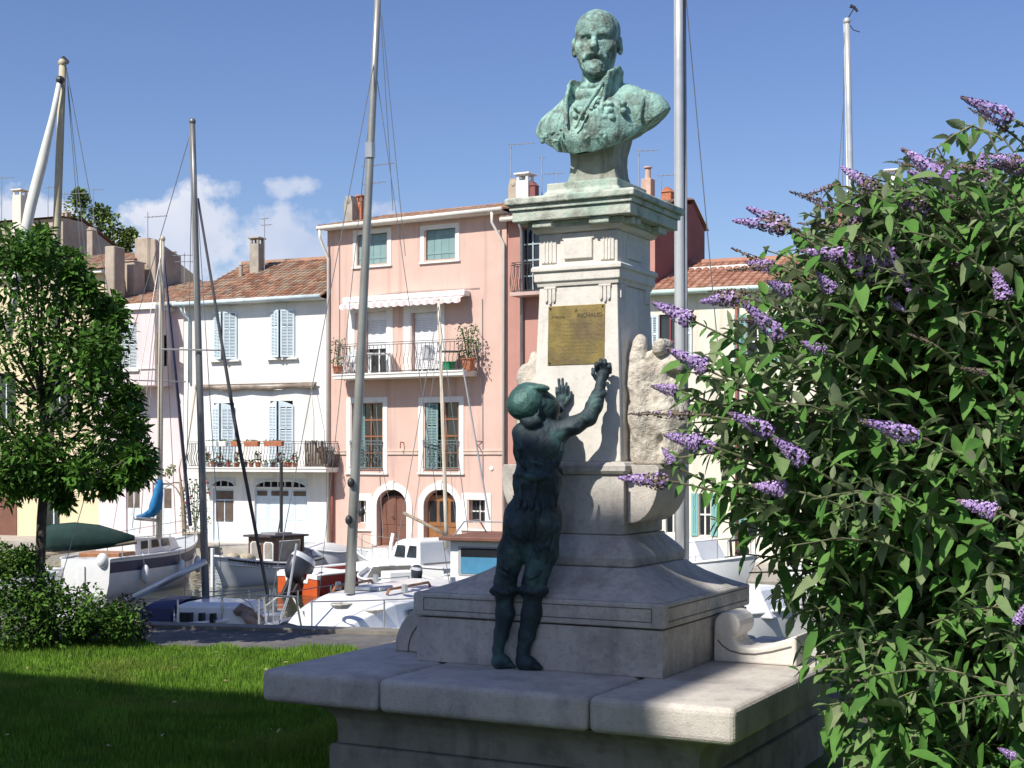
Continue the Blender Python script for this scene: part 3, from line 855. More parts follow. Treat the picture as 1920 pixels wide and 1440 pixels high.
# near arm: rolled sleeve, forearm up, fingers closing on the plate's edge
sd.path([A(1048,810,7.175),A(1078,797,7.165),A(1104,783,7.17)], [.052,.046,.042], .02)
sd.path([A(1104,783,7.17),A(1114,762,7.19),A(1121,742,7.205)], [.042,.041,.036], .014)
for t, r_ in ((0,.012),(.5,.011)):
    c0 = np.array(A(1121-3*t*4, 743+t*22, 7.205-.015*t))
    sd.path([c0 + np.array([.034*math.cos(a), .034*math.sin(a), .012*math.cos(a)]) for a in np.linspace(0, 2*PI, 15)], [r_]*15, .008)
sd.path([A(1121,742,7.205),A(1126,722,7.22),A(1128,714,7.225)], [.029,.0245,.023], .012)
sd.ell(A(1130,702,7.235), (.033,.021,.038), .012)
for k in range(4):
    x = 1117 + k*8.2; up = (684,678,679,686)[k]
    sd.path([A(x+3,697,7.235),A(x+1,up+2,7.215),A(x+1,up-3,7.235),A(x+1,up+3,7.252)], [.0115,.0112,.0105,.009], .004)
sd.path([A(1118,710,7.225),A(1112,701,7.22),A(1112,692,7.235)], [.0125,.011,.009], .006)
# neck, head looking up to the right, hair
sd.cap(A(1008,808,7.185), A(1003,775,7.195), .05, .046, .02)
sd.ell(A(1003,757,7.205), (.088,.09,.093), .02)
sd.ell(A(1023,766,7.215), (.07,.074,.078), .02)
sd.ell(A(1034,787,7.22), (.032,.038,.027), .018)
sd.path([A(1032,755,7.24),A(1044,760,7.24),A(1052,769,7.24),A(1046,774,7.24)], [.012,.012,.0125,.009], .01)
sd.ell(A(1047,779.5,7.235), (.009,.02,.006), .005); sd.ell(A(1046,785,7.235), (.009,.018,.006), .005)
sd.cap(A(1049,782.3,7.215), A(1049,782.3,7.255), .0028, .0028, .003, mode='cut')
sd.ell(A(1036,763,7.185), (.013,.012,.010), .008, mode='cut'); sd.ell(A(1035,763,7.19), (.010,.011,.008), .002)
sd.path([A(1027,753,7.165),A(1036,754,7.178),A(1040,756,7.2)], [.006,.008,.007], .006)
sd.ell(A(1006,771,7.12), (.017,.012,.025), .006); sd.ell(A(1007,771,7.108), (.009,.008,.015), .005, mode='cut')
sd.path([A(985,785,7.15),A(996,793,7.125),A(1008,790,7.12)], [.03,.028,.02], .02)
sd.rough(.0022, 26, 3)
fig = sd.build('figure', m_boy, boy)
# sleeves catch a greener patina: same body mesh, second slot chosen by where the verdigris is
# cap
hc = SDF((-.2,-.25,1.15), (.2,.35,1.6), .0045)
hc.ell(A(990,752,7.19), (.093,.099,.094), .02, (0,.35,0))
hc.ell(A(982,761,7.18), (.084,.092,.072), .03)
hc.path([A(1008,727,7.12),A(1018,727,7.15),A(1023,726,7.20)], [.014,.018,.018], .04, ((.2,0,.98),.45))
for t in range(6):
    a = t/6*2*PI
    hc.path([A(990,735,7.12),A(990+30*math.cos(a),752+28*math.sin(a),7.12+.03)], [.002,.003], .01, mode='cut')
hc.rough(.002, 30, 6)
hc.build('cap', m_boyg, boy)
del sd, hc
# ------------------------------------------------------------------ houses
class Facade:
    """a wall plane: local x along the wall (to the right), y into the house, z up from the quay"""
    def __init__(s, px, Y, ang, z0=QZ):
        s.o = Vector(((px-CX)/F*Y, Y, z0)); s.a = R(ang)
        s.u = Vector((math.cos(s.a), -math.sin(s.a), 0)); s.n = Vector((math.sin(s.a), math.cos(s.a), 0))
    def loc(s, p):
        d = Vector(p) - s.o; return Vector((d.dot(s.u), d.dot(s.n), d.z))
    def at(s, px, py, y=0.0):
        o = s.loc((0,0,EYE)); dw = Vector(((px-CX)/F, 1, -(py-HY)/F))
        d = Vector((dw.dot(s.u), dw.dot(s.n), dw.z))
        p = o + d*((y-o.y)/d.y); return p.x, p.z
    def box(s, x0, y0, x1, y1, y=0.0):
        """pixel rectangle -> (xa, xb, za, zb) on the plane"""
        xa, zb = s.at(x0, y0, y); xb, za = s.at(x1, y1, y)
        return xa, xb, za, zb

def wall_grid(b, X0, X1, Z0, Z1, holes, depth, y=0.0, arches=()):
    """front wall with openings and their reveals; arches adds half-round heads over an opening: (xa,xb,zspring)"""
    xs = sorted({X0, X1, *[h[0] for h in holes], *[h[1] for h in holes]}); zs = sorted({Z0, Z1, *[h[2] for h in holes], *[h[3] for h in holes]})
    xs = [x for x in xs if X0 <= x <= X1]; zs = [z for z in zs if Z0 <= z <= Z1]
    for i in range(len(xs)-1):
        for j in range(len(zs)-1):
            cx, cz = (xs[i]+xs[i+1])/2, (zs[j]+zs[j+1])/2
            if any(h[0] < cx < h[1] and h[2] < cz < h[3] for h in holes): continue
            b.add([(xs[i],y,zs[j]),(xs[i+1],y,zs[j]),(xs[i+1],y,zs[j+1]),(xs[i],y,zs[j+1])], [(0,1,2,3)])
    for h in holes:
        xa, xb, za, zb = h[:4]
        b.add([(xa,y,za),(xa,y+depth,za),(xa,y+depth,zb),(xa,y,zb)], [(0,1,2,3)])
        b.add([(xb,y,za),(xb,y,zb),(xb,y+depth,zb),(xb,y+depth,za)], [(0,1,2,3)])
        b.add([(xa,y,za),(xb,y,za),(xb,y+depth,za),(xa,y+depth,za)], [(0,1,2,3)])
        if (xa, xb) not in [(a[0], a[1]) for a in arches] or not any(a[0] == xa and abs(a[3]-zb) < 1e-6 for a in arches):
            b.add([(xa,y,zb),(xa,y+depth,zb),(xb,y+depth,zb),(xb,y,zb)], [(0,1,2,3)])
    for (xa, xb, zs_, zt) in arches:
        xm = (xa+xb)/2; rx = (xb-xa)/2; rz = zt-zs_; N = 12
        P = [(xm-rx*math.cos(PI*t/N), zs_+rz*math.sin(PI*t/N)) for t in range(N+1)]
        for t in range(N):
            (x0,z0),(x1,z1) = P[t], P[t+1]
            b.add([(x0,y,z0),(x1,y,z1),(x1,y,zt+.002),(x0,y,zt+.002)], [(0,1,2,3)])
            b.add([(x0,y,z0),(x1,y,z1),(x1,y+depth,z1),(x0,y+depth,z0)], [(0,1,2,3)])

def body_walls(b, X0, X1, Z0, Z1, D, pitch_h=0):
    """side and back walls (gable peak above Z1 by pitch_h)"""
    for x in (X0, X1):
        v = [(x,0,Z0),(x,D,Z0),(x,D,Z1),(x,D/2,Z1+pitch_h),(x,0,Z1)]
        b.add(v, [(0,1,2,3,4)])
    b.add([(X0,D,Z0),(X1,D,Z0),(X1,D,Z1),(X0,D,Z1)], [(0,1,2,3)])

def tile_roof(b, X0, X1, y0, z0, y1, z1, w=.21, row=.36, seed=1, jit=.012):
    """canal tiles: barrels laid up the slope from the eave (y0,z0) to the ridge (y1,z1)"""
    g = random.Random(seed)
    d = Vector((0, y1-y0, z1-z0)); L = d.length; d.normalize(); up = Vector((0,-d.z,d.y))
    n = max(2, int((X1-X0)/w)); w = (X1-X0)/n; m = max(1, int(L/row)); row = L/m
    b.add([(X0,y0,z0-.03),(X1,y0,z0-.03),(X1,y1,z1-.03),(X0,y1,z1-.03)], [(0,1,2,3)], .15)
    for i in range(n):
        cx = X0+w*(i+.5)
        for j in range(m):
            o = Vector((cx+g.uniform(-jit,jit), y0, z0)) + d*(row*j-.02+g.uniform(-jit,jit))
            e = o + d*(row*1.12); val = g.random()
            K = 5; vs = []
            for (p, r, h) in ((o, w*.50, .035), (e, w*.42, .005)):
                for k in range(K):
                    a = PI*k/(K-1); vs.append(p + Vector((-math.cos(a)*r, 0, 0)) + up*(math.sin(a)*r*.72+h-.02))
            b.add(vs, [(k, k+1, K+k+1, K+k) for k in range(K-1)] + [tuple(range(K))], val)
TC = [(0,(.20,.10,.065)),(.3,(.36,.17,.10)),(.6,(.46,.27,.17)),(.85,(.40,.32,.24)),(1,(.25,.21,.17))]
m_tile = M('canal tiles', (.4,.25,.16), .9, .3, 2, .3, 40, rcols=TC, stain=((.22,.2,.16), 1.2, .5))
TC2 = [(0,(.34,.16,.10)),(.5,(.42,.21,.14)),(1,(.50,.29,.20))]
m_tileO = M('orange tiles', (.5,.2,.11), .85, .15, 3, .2, 40, rcols=TC2)
m_salmon = M('salmon stucco', (.64,.44,.37), .9, .05, 1.2, .15, 50, stain=[((.60,.43,.36), .6, .5)], streak=((.43,.28,.235), 2.4, .6))
m_wht = M('white stucco', (.78,.775,.75), .9, .03, 1.2, .15, 50, streak=((.50,.47,.43), 2.2, .5), stain=((.62,.57,.5), .5, .4))
m_pink = M('pale pink stucco', (.75,.63,.63), .9, .04, 1.2, .15, 50, streak=((.55,.43,.42), 2.2, .5))
m_cream = M('cream stucco', (.74,.70,.58), .9, .04, 1.2, .15, 50, streak=((.48,.43,.34), 2.2, .5))
m_yel = M('yellow stucco', (.68,.58,.38), .9, .05, 1.2, .15, 50, streak=((.5,.43,.3), 2.0, .3))
m_coral = M('coral stucco', (.47,.245,.20), .9, .06, 1.2, .15, 50, streak=((.42,.17,.13), 2.0, .35))
m_dred = M('dark red stucco', (.23,.095,.09), .9, .08, 1.2, .15, 50)
m_old = M('old brown render', (.42,.35,.28), .95, .15, 1.0, .4, 20, stain=[((.28,.23,.19), .8, .5), ((.52,.45,.36), 2.0, .3)])
m_trim = M('off-white trim', (.76,.74,.70), .8, .04, 3, streak=((.6,.56,.5), 4, .25))
m_gut = M('cream gutter', (.72,.69,.62), .5, .04, 3)
m_lblue = M('light blue paint', (.62,.72,.78), .55, .05, 3, streak=((.6,.68,.72), 5, .4))
m_teal = M('grey green shutter', (.20,.32,.32), .6, .08, 3, streak=((.28,.38,.38), 5, .4))
m_tealL = M('teal shutter', (.20,.43,.42), .6, .06, 3)
m_brown = M('brown door', (.17,.075,.05), .6, .12, 3)
m_orangew = M('varnished door', (.27,.115,.04), .45, .15, 4)
m_zinc = M('grey zinc', (.35,.36,.37), .5, .1, 4, metal=.4)
m_irond = M('balcony iron', (.055,.05,.05), .6, .15, 9)
m_ironG = M('grey iron', (.13,.17,.17), .6, .1, 9)
m_rust = M('red brown pipe', (.25,.08,.06), .6, .15, 6)
m_reed = M('brown reed screen', (.16,.11,.075), .9, .3, 14)
m_pvc = M('white plastic', (.75,.76,.78), .4, .03, 3)
m_grn = M('green plastic', (.02,.25,.10), .4, .1, 3)
m_leafb = M('pot plant leaves', (.06,.12,.035), .7, .3, 9, rnd=.5)
m_flow = M('red flowers', (.45,.06,.07), .7, .2, 9)

def louvre_leaf(b, w, h, t=.035, n=10, cross=True, arch=0):
    """shutter leaf in local (x 0..w, z 0..h): frame and slats; returns mesh builder"""
    f = .07
    top = h
    b.box(0, f, -t, 0, 0, h); b.box(w-f, w, -t, 0, 0, h); b.box(f, w-f, -t, 0, 0, f*1.3); b.box(f, w-f, -t, 0, h-f, h)
    b.box(f, w-f, -t, 0, h*.62, h*.62+f)
    b.box(w/2-.02, w/2+.02, -t, 0, f*1.3, h-f)
    zz = f*1.3+.02
    while zz < h-f-.03:
        if not (h*.62-.04 < zz < h*.62+f+.01):
            b.obox(((w)/2, -t*.5, zz+.02), (w/2-f, 0, 0), (0, .016, .016), (0, -.004, .005))
        zz += .055
    if arch:
        b.prism([(0,h),(w,h)] + [(w*(1-k/6), h+arch*math.sin(PI/2*(k/6 if arch > 0 else 1-k/6))) for k in range(1,7)], -t, 0)
def rot_build(b, name, mat, parent, hinge, ang, mirror=False, **k):
    o = b.build(name, mat, parent, **k); o.location = hinge; o.rotation_euler = (0, 0, ang); 
    if mirror: o.scale = (-1, 1, 1)
    return o
def window_frame(parent, bx, bz, w=.1, proud=.03, name='surround', mat=None, sill=True):
    """flat band round an opening: bx=(xa,xb) bz=(za,zb) outer, w band width"""
    xa, xb = bx; za, zb = bz; b = MB()
    b.box(xa, xa+w, -proud, .0, za, zb); b.box(xb-w, xb, -proud, .0, za, zb); b.box(xa+w, xb-w, -proud, .0, zb-w, zb)
    if sill: b.box(xa-.03, xb+.03, -proud-.05, .0, za-.06, za)
    return b.build(name, mat or m_trim, parent, bevel=.008, seg=1)
def glazing(parent, xa, xb, za, zb, y, bars=(1,2), mat=None, fr=.05, glass=None):
    b = MB(); b.box(xa, xb, y, y+.02, za, zb); g = b.build('pane', glass or m_glass, None)
    b = MB()
    for x in [xa + (xb-xa)*i/(bars[0]+1) for i in range(bars[0]+2)]:
        b.box(max(xa, x-fr/2), min(xb, x+fr/2), y-.04, y-.001, za, zb)
    for z in [za + (zb-za)*i/(bars[1]+1) for i in range(bars[1]+2)]:
        b.box(xa+fr/2, xb-fr/2, y-.038, y-.0005, max(za, z-fr/2), min(zb, z+fr/2))
    w = b.build('window', mat or m_trim, parent); g.parent = w
    return w
def railing(parent, xa, xb, z0, h, proj, belly=.12, sp=.11, mat=None, r=.011, name='railing', ends=True):
    b = MB(); mat = mat or m_irond
    segs = [((xa,-proj),(xb,-proj))] + ([((xa,0),(xa,-proj)), ((xb,-proj),(xb,0))] if ends else [])
    for (p, q) in segs:
        L = math.dist(p, q); n = max(1, round(L/sp)); out = Vector((q[1]-p[1], -(q[0]-p[0]), 0)).normalized()
        if out.y > .5: out = -out
        for zz in (z0+.05, z0+h*.93, z0+h):
            b.beam((p[0],p[1],zz), (q[0],q[1],zz), .025, .02)
        for i in range(n+1):
            t = i/n; c = Vector((p[0]+(q[0]-p[0])*t, p[1]+(q[1]-p[1])*t, 0))
            pts = [c + out*(belly*math.sin(PI*min(1, k*1.35))**2 if k < .74 else 0) + Vector((0,0,z0+.05+h*.88*k)) for k in (0,.15,.3,.45,.6,.74,1)]
            b.tube(pts, r, 4, False)
    return b.build(name, mat, parent, fix=False)
def antenna(parent, x, y, z, h, arms, ang=0, r=.014):
    """TV aerial: mast with booms and short elements: arms = (height, length left, length right)"""
    b = MB(); b.tube([(x,y,z),(x,y,z+h)], r*1.3, 6)
    for (hz, l0, l1) in arms:
        c, s_ = math.cos(ang), math.sin(ang)
        b.tube([(x-l0*c,y-l0*s_,z+hz),(x+l1*c,y+l1*s_,z+hz)], r, 5)
        n = int((l0+l1)/.16)
        for i in range(n+1):
            t = -l0+(l0+l1)*i/max(1,n); e = .16-.05*i/max(1,n)
            b.tube([(x+t*c+e*s_*.9,y+t*s_-e*c,z+hz),(x+t*c-e*s_*.9,y+t*s_+e*c,z+hz)], r*.6, 4)
    return b.build('antenna', m_zinc, parent)
def chimney(parent, x, y, z0, z1, w, d, mat, cap='slab'):
    b = MB(); b.box(x-w/2, x+w/2, y-d/2, y+d/2, z0, z1)
    if cap == 'slab':
        for sx in (-1,1):
            for sy in (-1,1): b.box(x+sx*w*.36-.05, x+sx*w*.36+.05, y+sy*d*.36-.05, y+sy*d*.36+.05, z1, z1+.2)
        b.box(x-w*.62, x+w*.62, y-d*.62, y+d*.62, z1+.2, z1+.27)
    elif cap == 'pots':
        b.tube([(x,y,z1),(x,y,z1+.35)], [w*.3,w*.26], 10); b.tube([(x,y,z1+.36),(x,y,z1+.42)], [w*.4,w*.4], 10)
    elif cap == 'tiles':
        b.prism([(x-w*.6, z1), (x+w*.6, z1), (x, z1+w*.6)], y-d*.6, y+d*.6)
    elif cap == 'hood':
        b.prism([(x-w*.5, z1), (x+w*.5, z1), (x+w*.3, z1+.3), (x-w*.3, z1+.3)], y-d*.5, y+d*.5)
        b.sphere((x, y-d*.5, z1+.12), .1, .04, .12, 8, 6)
    return b.build('chimney', mat, parent, bevel=.015, seg=1)
def pipe(parent, pts, r, mat, name='drainpipe'):
    b = MB(); b.tube(pts, r, 8); return b.build(name, mat, parent, smooth=True)

# ---- the salmon house
fS = Facade(614, 53.25, 29.9)
WS = fS.at(950, 700)[0]; HS = fS.at(614, 432)[1]
sal = thing('house', 'salmon pink three storey house with two arched doors and a small scalloped awning', 'house', fS.o, -fS.a)
bx = fS.box
tw = [bx(670,440,725,493), bx(798,428,853,484)]
d2 = [bx(684,585,726,703), bx(772,580,823,703)]
d1 = [bx(660,757,717,880), bx(797,755,860,880)]
g0 = [bx(670,937,688,981), bx(879,937,912,981)]
zD = .05
a_ = [bx(707,917,763,1030), bx(795,917,856,1030)]
a_ = [(xa,xb,zD,zb) for xa,xb,za,zb in a_]
zsp = fS.at(735,947)[1]
b = MB()
wall_grid(b, 0, WS, 0, HS, tw+d2+d1+g0+a_, .32, arches=[(h[0],h[1],zsp,h[3]) for h in a_])
DS = 7.5; pS = .115
body_walls(b, 0, WS, 0, HS, DS, DS/2*math.tan(R(13)))
wallS = b.build('wall', m_salmon, sal, fix=False)
b = MB(); b.box(0.05, WS-.05, .33, .36, 0.02, HS-.05); b.build('interior', m_room, sal)
for (xa,xb,za,zb) in tw:
    b = MB(); w = (xb-xa)
    n = 4
    for i in range(n): b.box(xa+w*i/n+.004, xa+w*(i+1)/n-.004, .1, .135, za+.02, zb-.01)
    b.box(xa, xb, .085, .1, za+.2, za+.28); b.box(xa, xb, .085, .1, zb-.3, zb-.22)
    b.build('shutter', m_teal, sal, bevel=.004, seg=1)
for r_ in (bx(662,433,734,496), bx(788,424,862,487)): window_frame(sal, r_[:2], r_[2:], .17, .025)
for i, (xa,xb,za,zb) in enumerate(d2):
    glazing(sal, xa, xb, za, zb, .25, (1,1), m_trim)
    zc = za + (zb-za)*(.42 if i == 0 else .10)
    b = MB(); z = zc
    while z < zb-.32: b.box(xa+.02, xb-.02, .17, .19, z+.004, z+.055); z += .06
    b.box(xa+.005, xb-.005, .15, .23, zb-.3, zb-.002)
    b.build('roller_shutter', m_pvc, sal)
for r_ in (bx(653,572,737,706), bx(757,572,834,704)):
    window_frame(sal, r_[:2], (r_[2], r_[3]), .3, .02, sill=False)
for i, (xa,xb,za,zb) in enumerate(d1):
    w = xb-xa
    glazing(sal, xa+.02, xb-.02, za, zb, .30, (1,3), M('window wood', (.33,.12,.05), .5))
    b = MB(); louvre_leaf(b, w*.32, zb-za-.05); rot_build(b, 'shutter', m_teal, sal, (xa+.03, .04, za+.02), R(38 if i == 0 else 12))
    if i == 1:
        b = MB(); louvre_leaf(b, w*.3, zb-za-.05); rot_build(b, 'shutter', m_brown, sal, (xb-.03, .04, za+.02), R(-70), True)
    # ornate iron guard
    b = MB(); zt = za+(zb-za)*.43
    for zz in (za+.06, zt-.12, zt): b.beam((xa-.05,-.09,zz),(xb+.05,-.09,zz),.03,.03)
    n = 10
    for k in range(n+1):
        x = xa+w*k/n; b.tube([(x,-.09,za+.06),(x,-.09,zt)], .012, 4, False)
    for k in range(3):
        cx0 = xa+w*(k+.5)/3
        for (rz, zz) in ((.13, za+.35), (.09, za+.62), (.1, zt-.3)):
            b.tube([(cx0+rz*.8*math.cos(t),-.1,zz+rz*math.sin(t)) for t in np.linspace(0,2*PI,11)], .014, 4, False)
    for x in (xa-.04, xb+.04): b.beam((x,-.09,zt-.05),(x,.0,zt-.05),.03,.03)
    b.build('window_guard', m_ironG, sal, fix=False)
for r_ in (bx(650,746,727,887), bx(785,745,870,887)): window_frame(sal, r_[:2], r_[2:], .2, .03)
for i, (xa,xb,za,zb) in enumerate(g0): glazing(sal, xa, xb, za, zb, .2, (1,1), m_trim)
r_ = bx(655,925,698,993); window_frame(sal, r_[:2], r_[2:], .26, .03)
r_ = bx(866,924,921,993); window_frame(sal, r_[:2], r_[2:], .24, .03)
b = MB()
xa,xb,za,zb = g0[1]
for k in range(1,5): b.tube([(xa+(xb-xa)*k/5,.03,za),(xa+(xb-xa)*k/5,.03,zb)], .012, 4)
b.build('window_bars', m_irond, sal)
# arched surrounds and doors
for i, (h, outer, mt) in enumerate(zip(a_, (bx(699,903,776,1030), bx(783,903,868,1030)), (m_brown, m_orangew))):
    xa,xb,za,zb = h; xm = (xa+xb)/2; rx = (xb-xa)/2; ro = rx+.24; rz = zb-zsp; rzo = outer[3]-zsp
    b = MB(); N = 14
    inn = [(xa,za)] + [(xm-rx*math.cos(PI*t/N), zsp+rz*math.sin(PI*t/N)) for t in range(N+1)] + [(xb,za)]
    out = [(xm-ro,za)] + [(xm-ro*math.cos(PI*t/N), zsp+(rz+.24)*math.sin(PI*t/N)) for t in range(N+1)] + [(xm+ro,za)]
    for k in range(len(inn)-1):
        p, q, r2, s2 = inn[k], inn[k+1], out[k+1], out[k]
        vs = [(x,-.04,z) for x,z in (p,q,r2,s2)] + [(x,.0,z) for x,z in (p,q,r2,s2)]
        b.add(vs, [(0,1,2,3),(0,4,5,1),(2,6,7,3)])
    b.prism([(xm-.08,zb-.02),(xm+.08,zb-.02),(xm+.11,zb+.3),(xm-.11,zb+.3)], -.07, .0)
    b.build('door_surround', m_trim, sal)
    b = MB(); dz = zsp+.12 if i == 0 else zsp+.25
    arch = [(xa+.01,za),(xb-.01,za)] + [(xb-.01-(xb-xa-.02)*k/8, dz+.1+(.12*math.sin(PI*k/8) if i == 0 else .02)) for k in range(9)]
    b.prism(arch, .24, .3)
    if i == 0:
        for (u0,u1,v0,v1) in ((.08,.46,.05,.4),(.54,.92,.05,.4),(.08,.46,.48,.95),(.54,.92,.48,.95)):
            b.box(xa+(xb-xa)*u0, xa+(xb-xa)*u1, .225, .24, za+(dz-za)*v0, za+(dz-za)*v1)
        b.box(xm-.03, xm+.03, .21, .24, za, dz+.1)
    else:
        for (u0,u1) in ((.05,.30),(.36,.64),(.70,.95)): b.box(xa+(xb-xa)*u0, xa+(xb-xa)*u1, .225, .24, za+.15, za+(dz-za)*.40)
        b.box(xa, xb, .215, .24, za+(dz-za)*.43, za+(dz-za)*.5)
    dr = b.build('door', mt, sal, bevel=.006, seg=1)
    if i == 1:
        for (u0,u1) in ((.06,.28),(.37,.63),(.72,.94)):
            b = MB(); b.box(xa+(xb-xa)*u0, xa+(xb-xa)*u1, .228, .238, za+(dz-za)*.53, za+(dz-za)*.95); b.build('pane', m_glass, dr)
    else:
        b = MB(); b.tube([(xm-.12,.21,za+1.05),(xm-.12,.15,za+1.05),(xm,.15,za+1.05)], .015, 6); b.build('handle', m_blackm, dr)
# string course, gutter, drains, roof
zc = fS.at(780,848)[1]
b = MB()
xs_ = [0.05] + [v for r_ in (bx(650,746,727,887), bx(785,745,870,887)) for v in (r_[0], r_[1])] + [WS-.05]
for k in (0,2,4):
    b = MB(); b.box(xs_[k], xs_[k+1], -.05, .0, zc-.08, zc+.03); b.box(xs_[k], xs_[k+1], -.07, .0, zc+.029, zc+.07); b.build('string_course', M('worn band', (.62,.47,.39), .9, .08, 2), sal)
b = MB(); b.box(-.05, WS+.05, -.42, .0, HS-.02, HS+.03); b.build('eave_board', m_trim, sal)
b = MB(); b.tube([(-.12,-.46,HS+.02),(WS+.08,-.46,HS+.07)], .085, 10); b.build('gutter', m_gut, sal, smooth=True)
for (x0, x1, zb_) in ((-.0, .10, .1), (WS-.32, WS-.07, .1)):
    pipe(sal, [(x0,-.46,HS),(x0,-.46,HS-.35),(x1,-.09,HS-1.05),(x1,-.09,zb_)], .05, m_gut)
rise = (DS/2+.45)*math.tan(R(13))
b = MB(); tile_roof(b, -.15, WS+.15, -.45, HS+.06, DS/2, HS+.06+rise, seed=2)
roofS = b.build('roof', m_tile, sal, fix=False)
b = MB(); b.add([(-.15,DS/2,HS+.06+rise),(WS+.15,DS/2,HS+.06+rise),(WS+.15,DS+.3,HS),(-.15,DS+.3,HS)], [(0,1,2,3)])
b.tube([(-.15,DS/2,HS+.06+rise),(WS+.15,DS/2,HS+.06+rise)], .1, 8)
b.build('roof_back', m_tile, sal)
x, z = fS.at(660, 410, 1.2); chimney(roofS, x, 1.2, HS+.2, fS.at(660,384,1.2)[1], .38, .5, M('chimney render', (.36,.33,.28), .9, .15, 3), 'hood')
x, z = fS.at(678, 410, 1.5); chimney(roofS, x, 1.5, HS+.2, fS.at(678,380,1.5)[1], .22, .35, m_terr, 'slab')
x, z = fS.at(686, 400, 2.0); antenna(roofS, x, 2.0, HS+.4, fS.at(686,308,2.0)[1]-HS-.4, ((fS.at(686,345,2.0)[1]-HS-.4,.1,.85),(fS.at(686,312,2.0)[1]-HS-.4,.1,1.25)))
# balcony
BP = .95
xa, zb = fS.at(624, 702, -BP); xb, za = fS.at(868, 713, -BP)
za = zb-.18
b = MB(); b.box(xa, xb, -BP, .0, za, zb); b.box(xa-.03, xb+.03, -BP-.03, .0, zb-.06, zb+.002)
balS = b.build('balcony', m_trim, sal, bevel=.01, seg=1)
railing(sal, xa+.05, xb-.05, zb, fS.at(760,640,-BP)[1]-zb, BP-.06, .1, .17, m_irond, .012)
BSX0, BSX1, BSZ = xa, xb, zb
# awning, half rolled
ax0, az1 = fS.at(645,568,-.3); ax1, _ = fS.at(874,553,-.3); az0 = az1-.35
b = MB(); b.box(ax0, ax1, -.42, -.02, az1-.02, az1+.18); b.build('awning_case', m_white, sal, bevel=.04, seg=2)
m_aw = M('awning cloth', (.75,.7,.7), .8, rcols=[(0,(.78,.76,.74)),(.45,(.78,.76,.74)),(.55,(.72,.52,.52)),(1,(.72,.52,.52))])
b = MB(); n = 64
for k in range(n):
    x0 = ax0+.03+(ax1-ax0-.06)*k/n; x1 = ax0+.03+(ax1-ax0-.06)*(k+1)/n
    f0 = abs(math.sin(PI*(k%4)/4)); f1 = abs(math.sin(PI*((k%4)+1)/4))
    b.add([(x0,-.30,az1),(x1,-.30,az1),(x1,-.62,az1-.12),(x0,-.62,az1-.12)], [(0,1,2,3)], (k//2) % 2)
    b.add([(x0,-.62,az1-.12),(x1,-.62,az1-.12),(x1,-.63,az1-.25-.05*f1),(x0,-.63,az1-.25-.05*f0)], [(0,1,2,3)], (k//2) % 2)
b.build('awning', m_aw, sal, fix=False)
# small fittings on the wall
b = MB(); x, z = fS.at(757,830); b.tube([(x,0,z),(x,-.2,z+.02),(x,-.22,z-.2)], .02, 6); b.build('wall_hook', m_rust, sal)
b = MB(); x, z = fS.at(905,828); b.tube([(x,0,z),(x-.2,-.15,z+.02),(x,-.25,z-.2)], .02, 6); b.build('wall_hook', m_rust, sal)
b = MB(); x, z = fS.at(922,878); b.tube([(x,0,z),(x,-.04,z)], .07, 10); b.build('lamp_disc', m_white, sal)
def spot(Fc, px, py, y, z):
    """world point on a balcony floor"""
    x = Fc.at(px, py, y)[0]; return Fc.o + Fc.u*x + Fc.n*y + Vector((0,0,z))
for pts in (((637,440),(637,690)),((706,752),(712,880),(719,1010)),((604+60,560),(750,548),(900,540)),((905,560),(906,900))):
    b = MB(); b.tube([(fS.at(x,y)[0],-.03,fS.at(x,y)[1]) for x,y in pts], .012, 4); b.build('cable', m_zinc, sal)
# furniture on the balcony
def chair(loc, rz, label):
    t = thing('plastic_chair', label, 'chair', loc, rz, 'white plastic chairs on the pink balcony')
    b = MB(); b.box(-.22,.22,-.22,.22,.42,.45); b.build('seat', m_pvc, t, bevel=.01, seg=1)
    for sx in (-1,1):
        for sy in (-1,1):
            bb = MB(); bb.beam((sx*.19,sy*.19,.42),(sx*.24,sy*.25,0),.045,.045); bb.build('leg', m_pvc, t)
    b = MB(); b.prism([(-.22,.45),(.22,.45),(.25,.85),(.1,.93),(-.1,.93),(-.25,.85)], .2, .235); o = b.build('backrest', m_pvc, t); 
    for sx in (-1,1):
        bb = MB(); bb.beam((sx*.25,-.22,.42),(sx*.26,-.2,.64),.04,.03); bb.beam((sx*.26,-.24,.65),(sx*.26,.22,.65),.06,.03); bb.build('armrest', m_pvc, t)
    return t
chair(spot(fS, 652, 700, -.5, BSZ), R(-60), 'white plastic chair at the left end of the pink balcony behind the mast')
chair(spot(fS, 800, 700, -.55, BSZ), R(200), 'white plastic chair in front of the right shutter on the pink balcony')
t = thing('plastic_table', 'white plastic table between the chairs on the pink balcony', 'table', spot(fS, 712, 700, -.5, BSZ), 0)
b = MB(); b.box(-.42,.42,-.3,.3,.68,.72); b.build('table_top', m_pvc, t, bevel=.015, seg=1)
for sx in (-1,1):
    for sy in (-1,1):
        bb = MB(); bb.box(sx*.36-.03,sx*.36+.03,sy*.24-.03,sy*.24+.03,0,.68); bb.build('leg', m_pvc, t)
t = thing('table', 'dark table beside the green tub on the pink balcony', 'table', spot(fS, 843, 700, -.5, BSZ), 0)
b = MB(); b.box(-.4,.4,-.25,.25,.66,.7); b.build('table_top', m_blackm, t)
for sx in (-1,1):
    bb = MB(); bb.box(sx*.33-.03,sx*.33+.03,-.2,.2,0,.66); bb.build('leg', m_blackm, t)
b = MB(); b.tube([(0,0,0),(0,0,.3)], [.16,.22], 12); b.tube([(0,0,.28),(0,0,.31)], [.24,.24], 12)
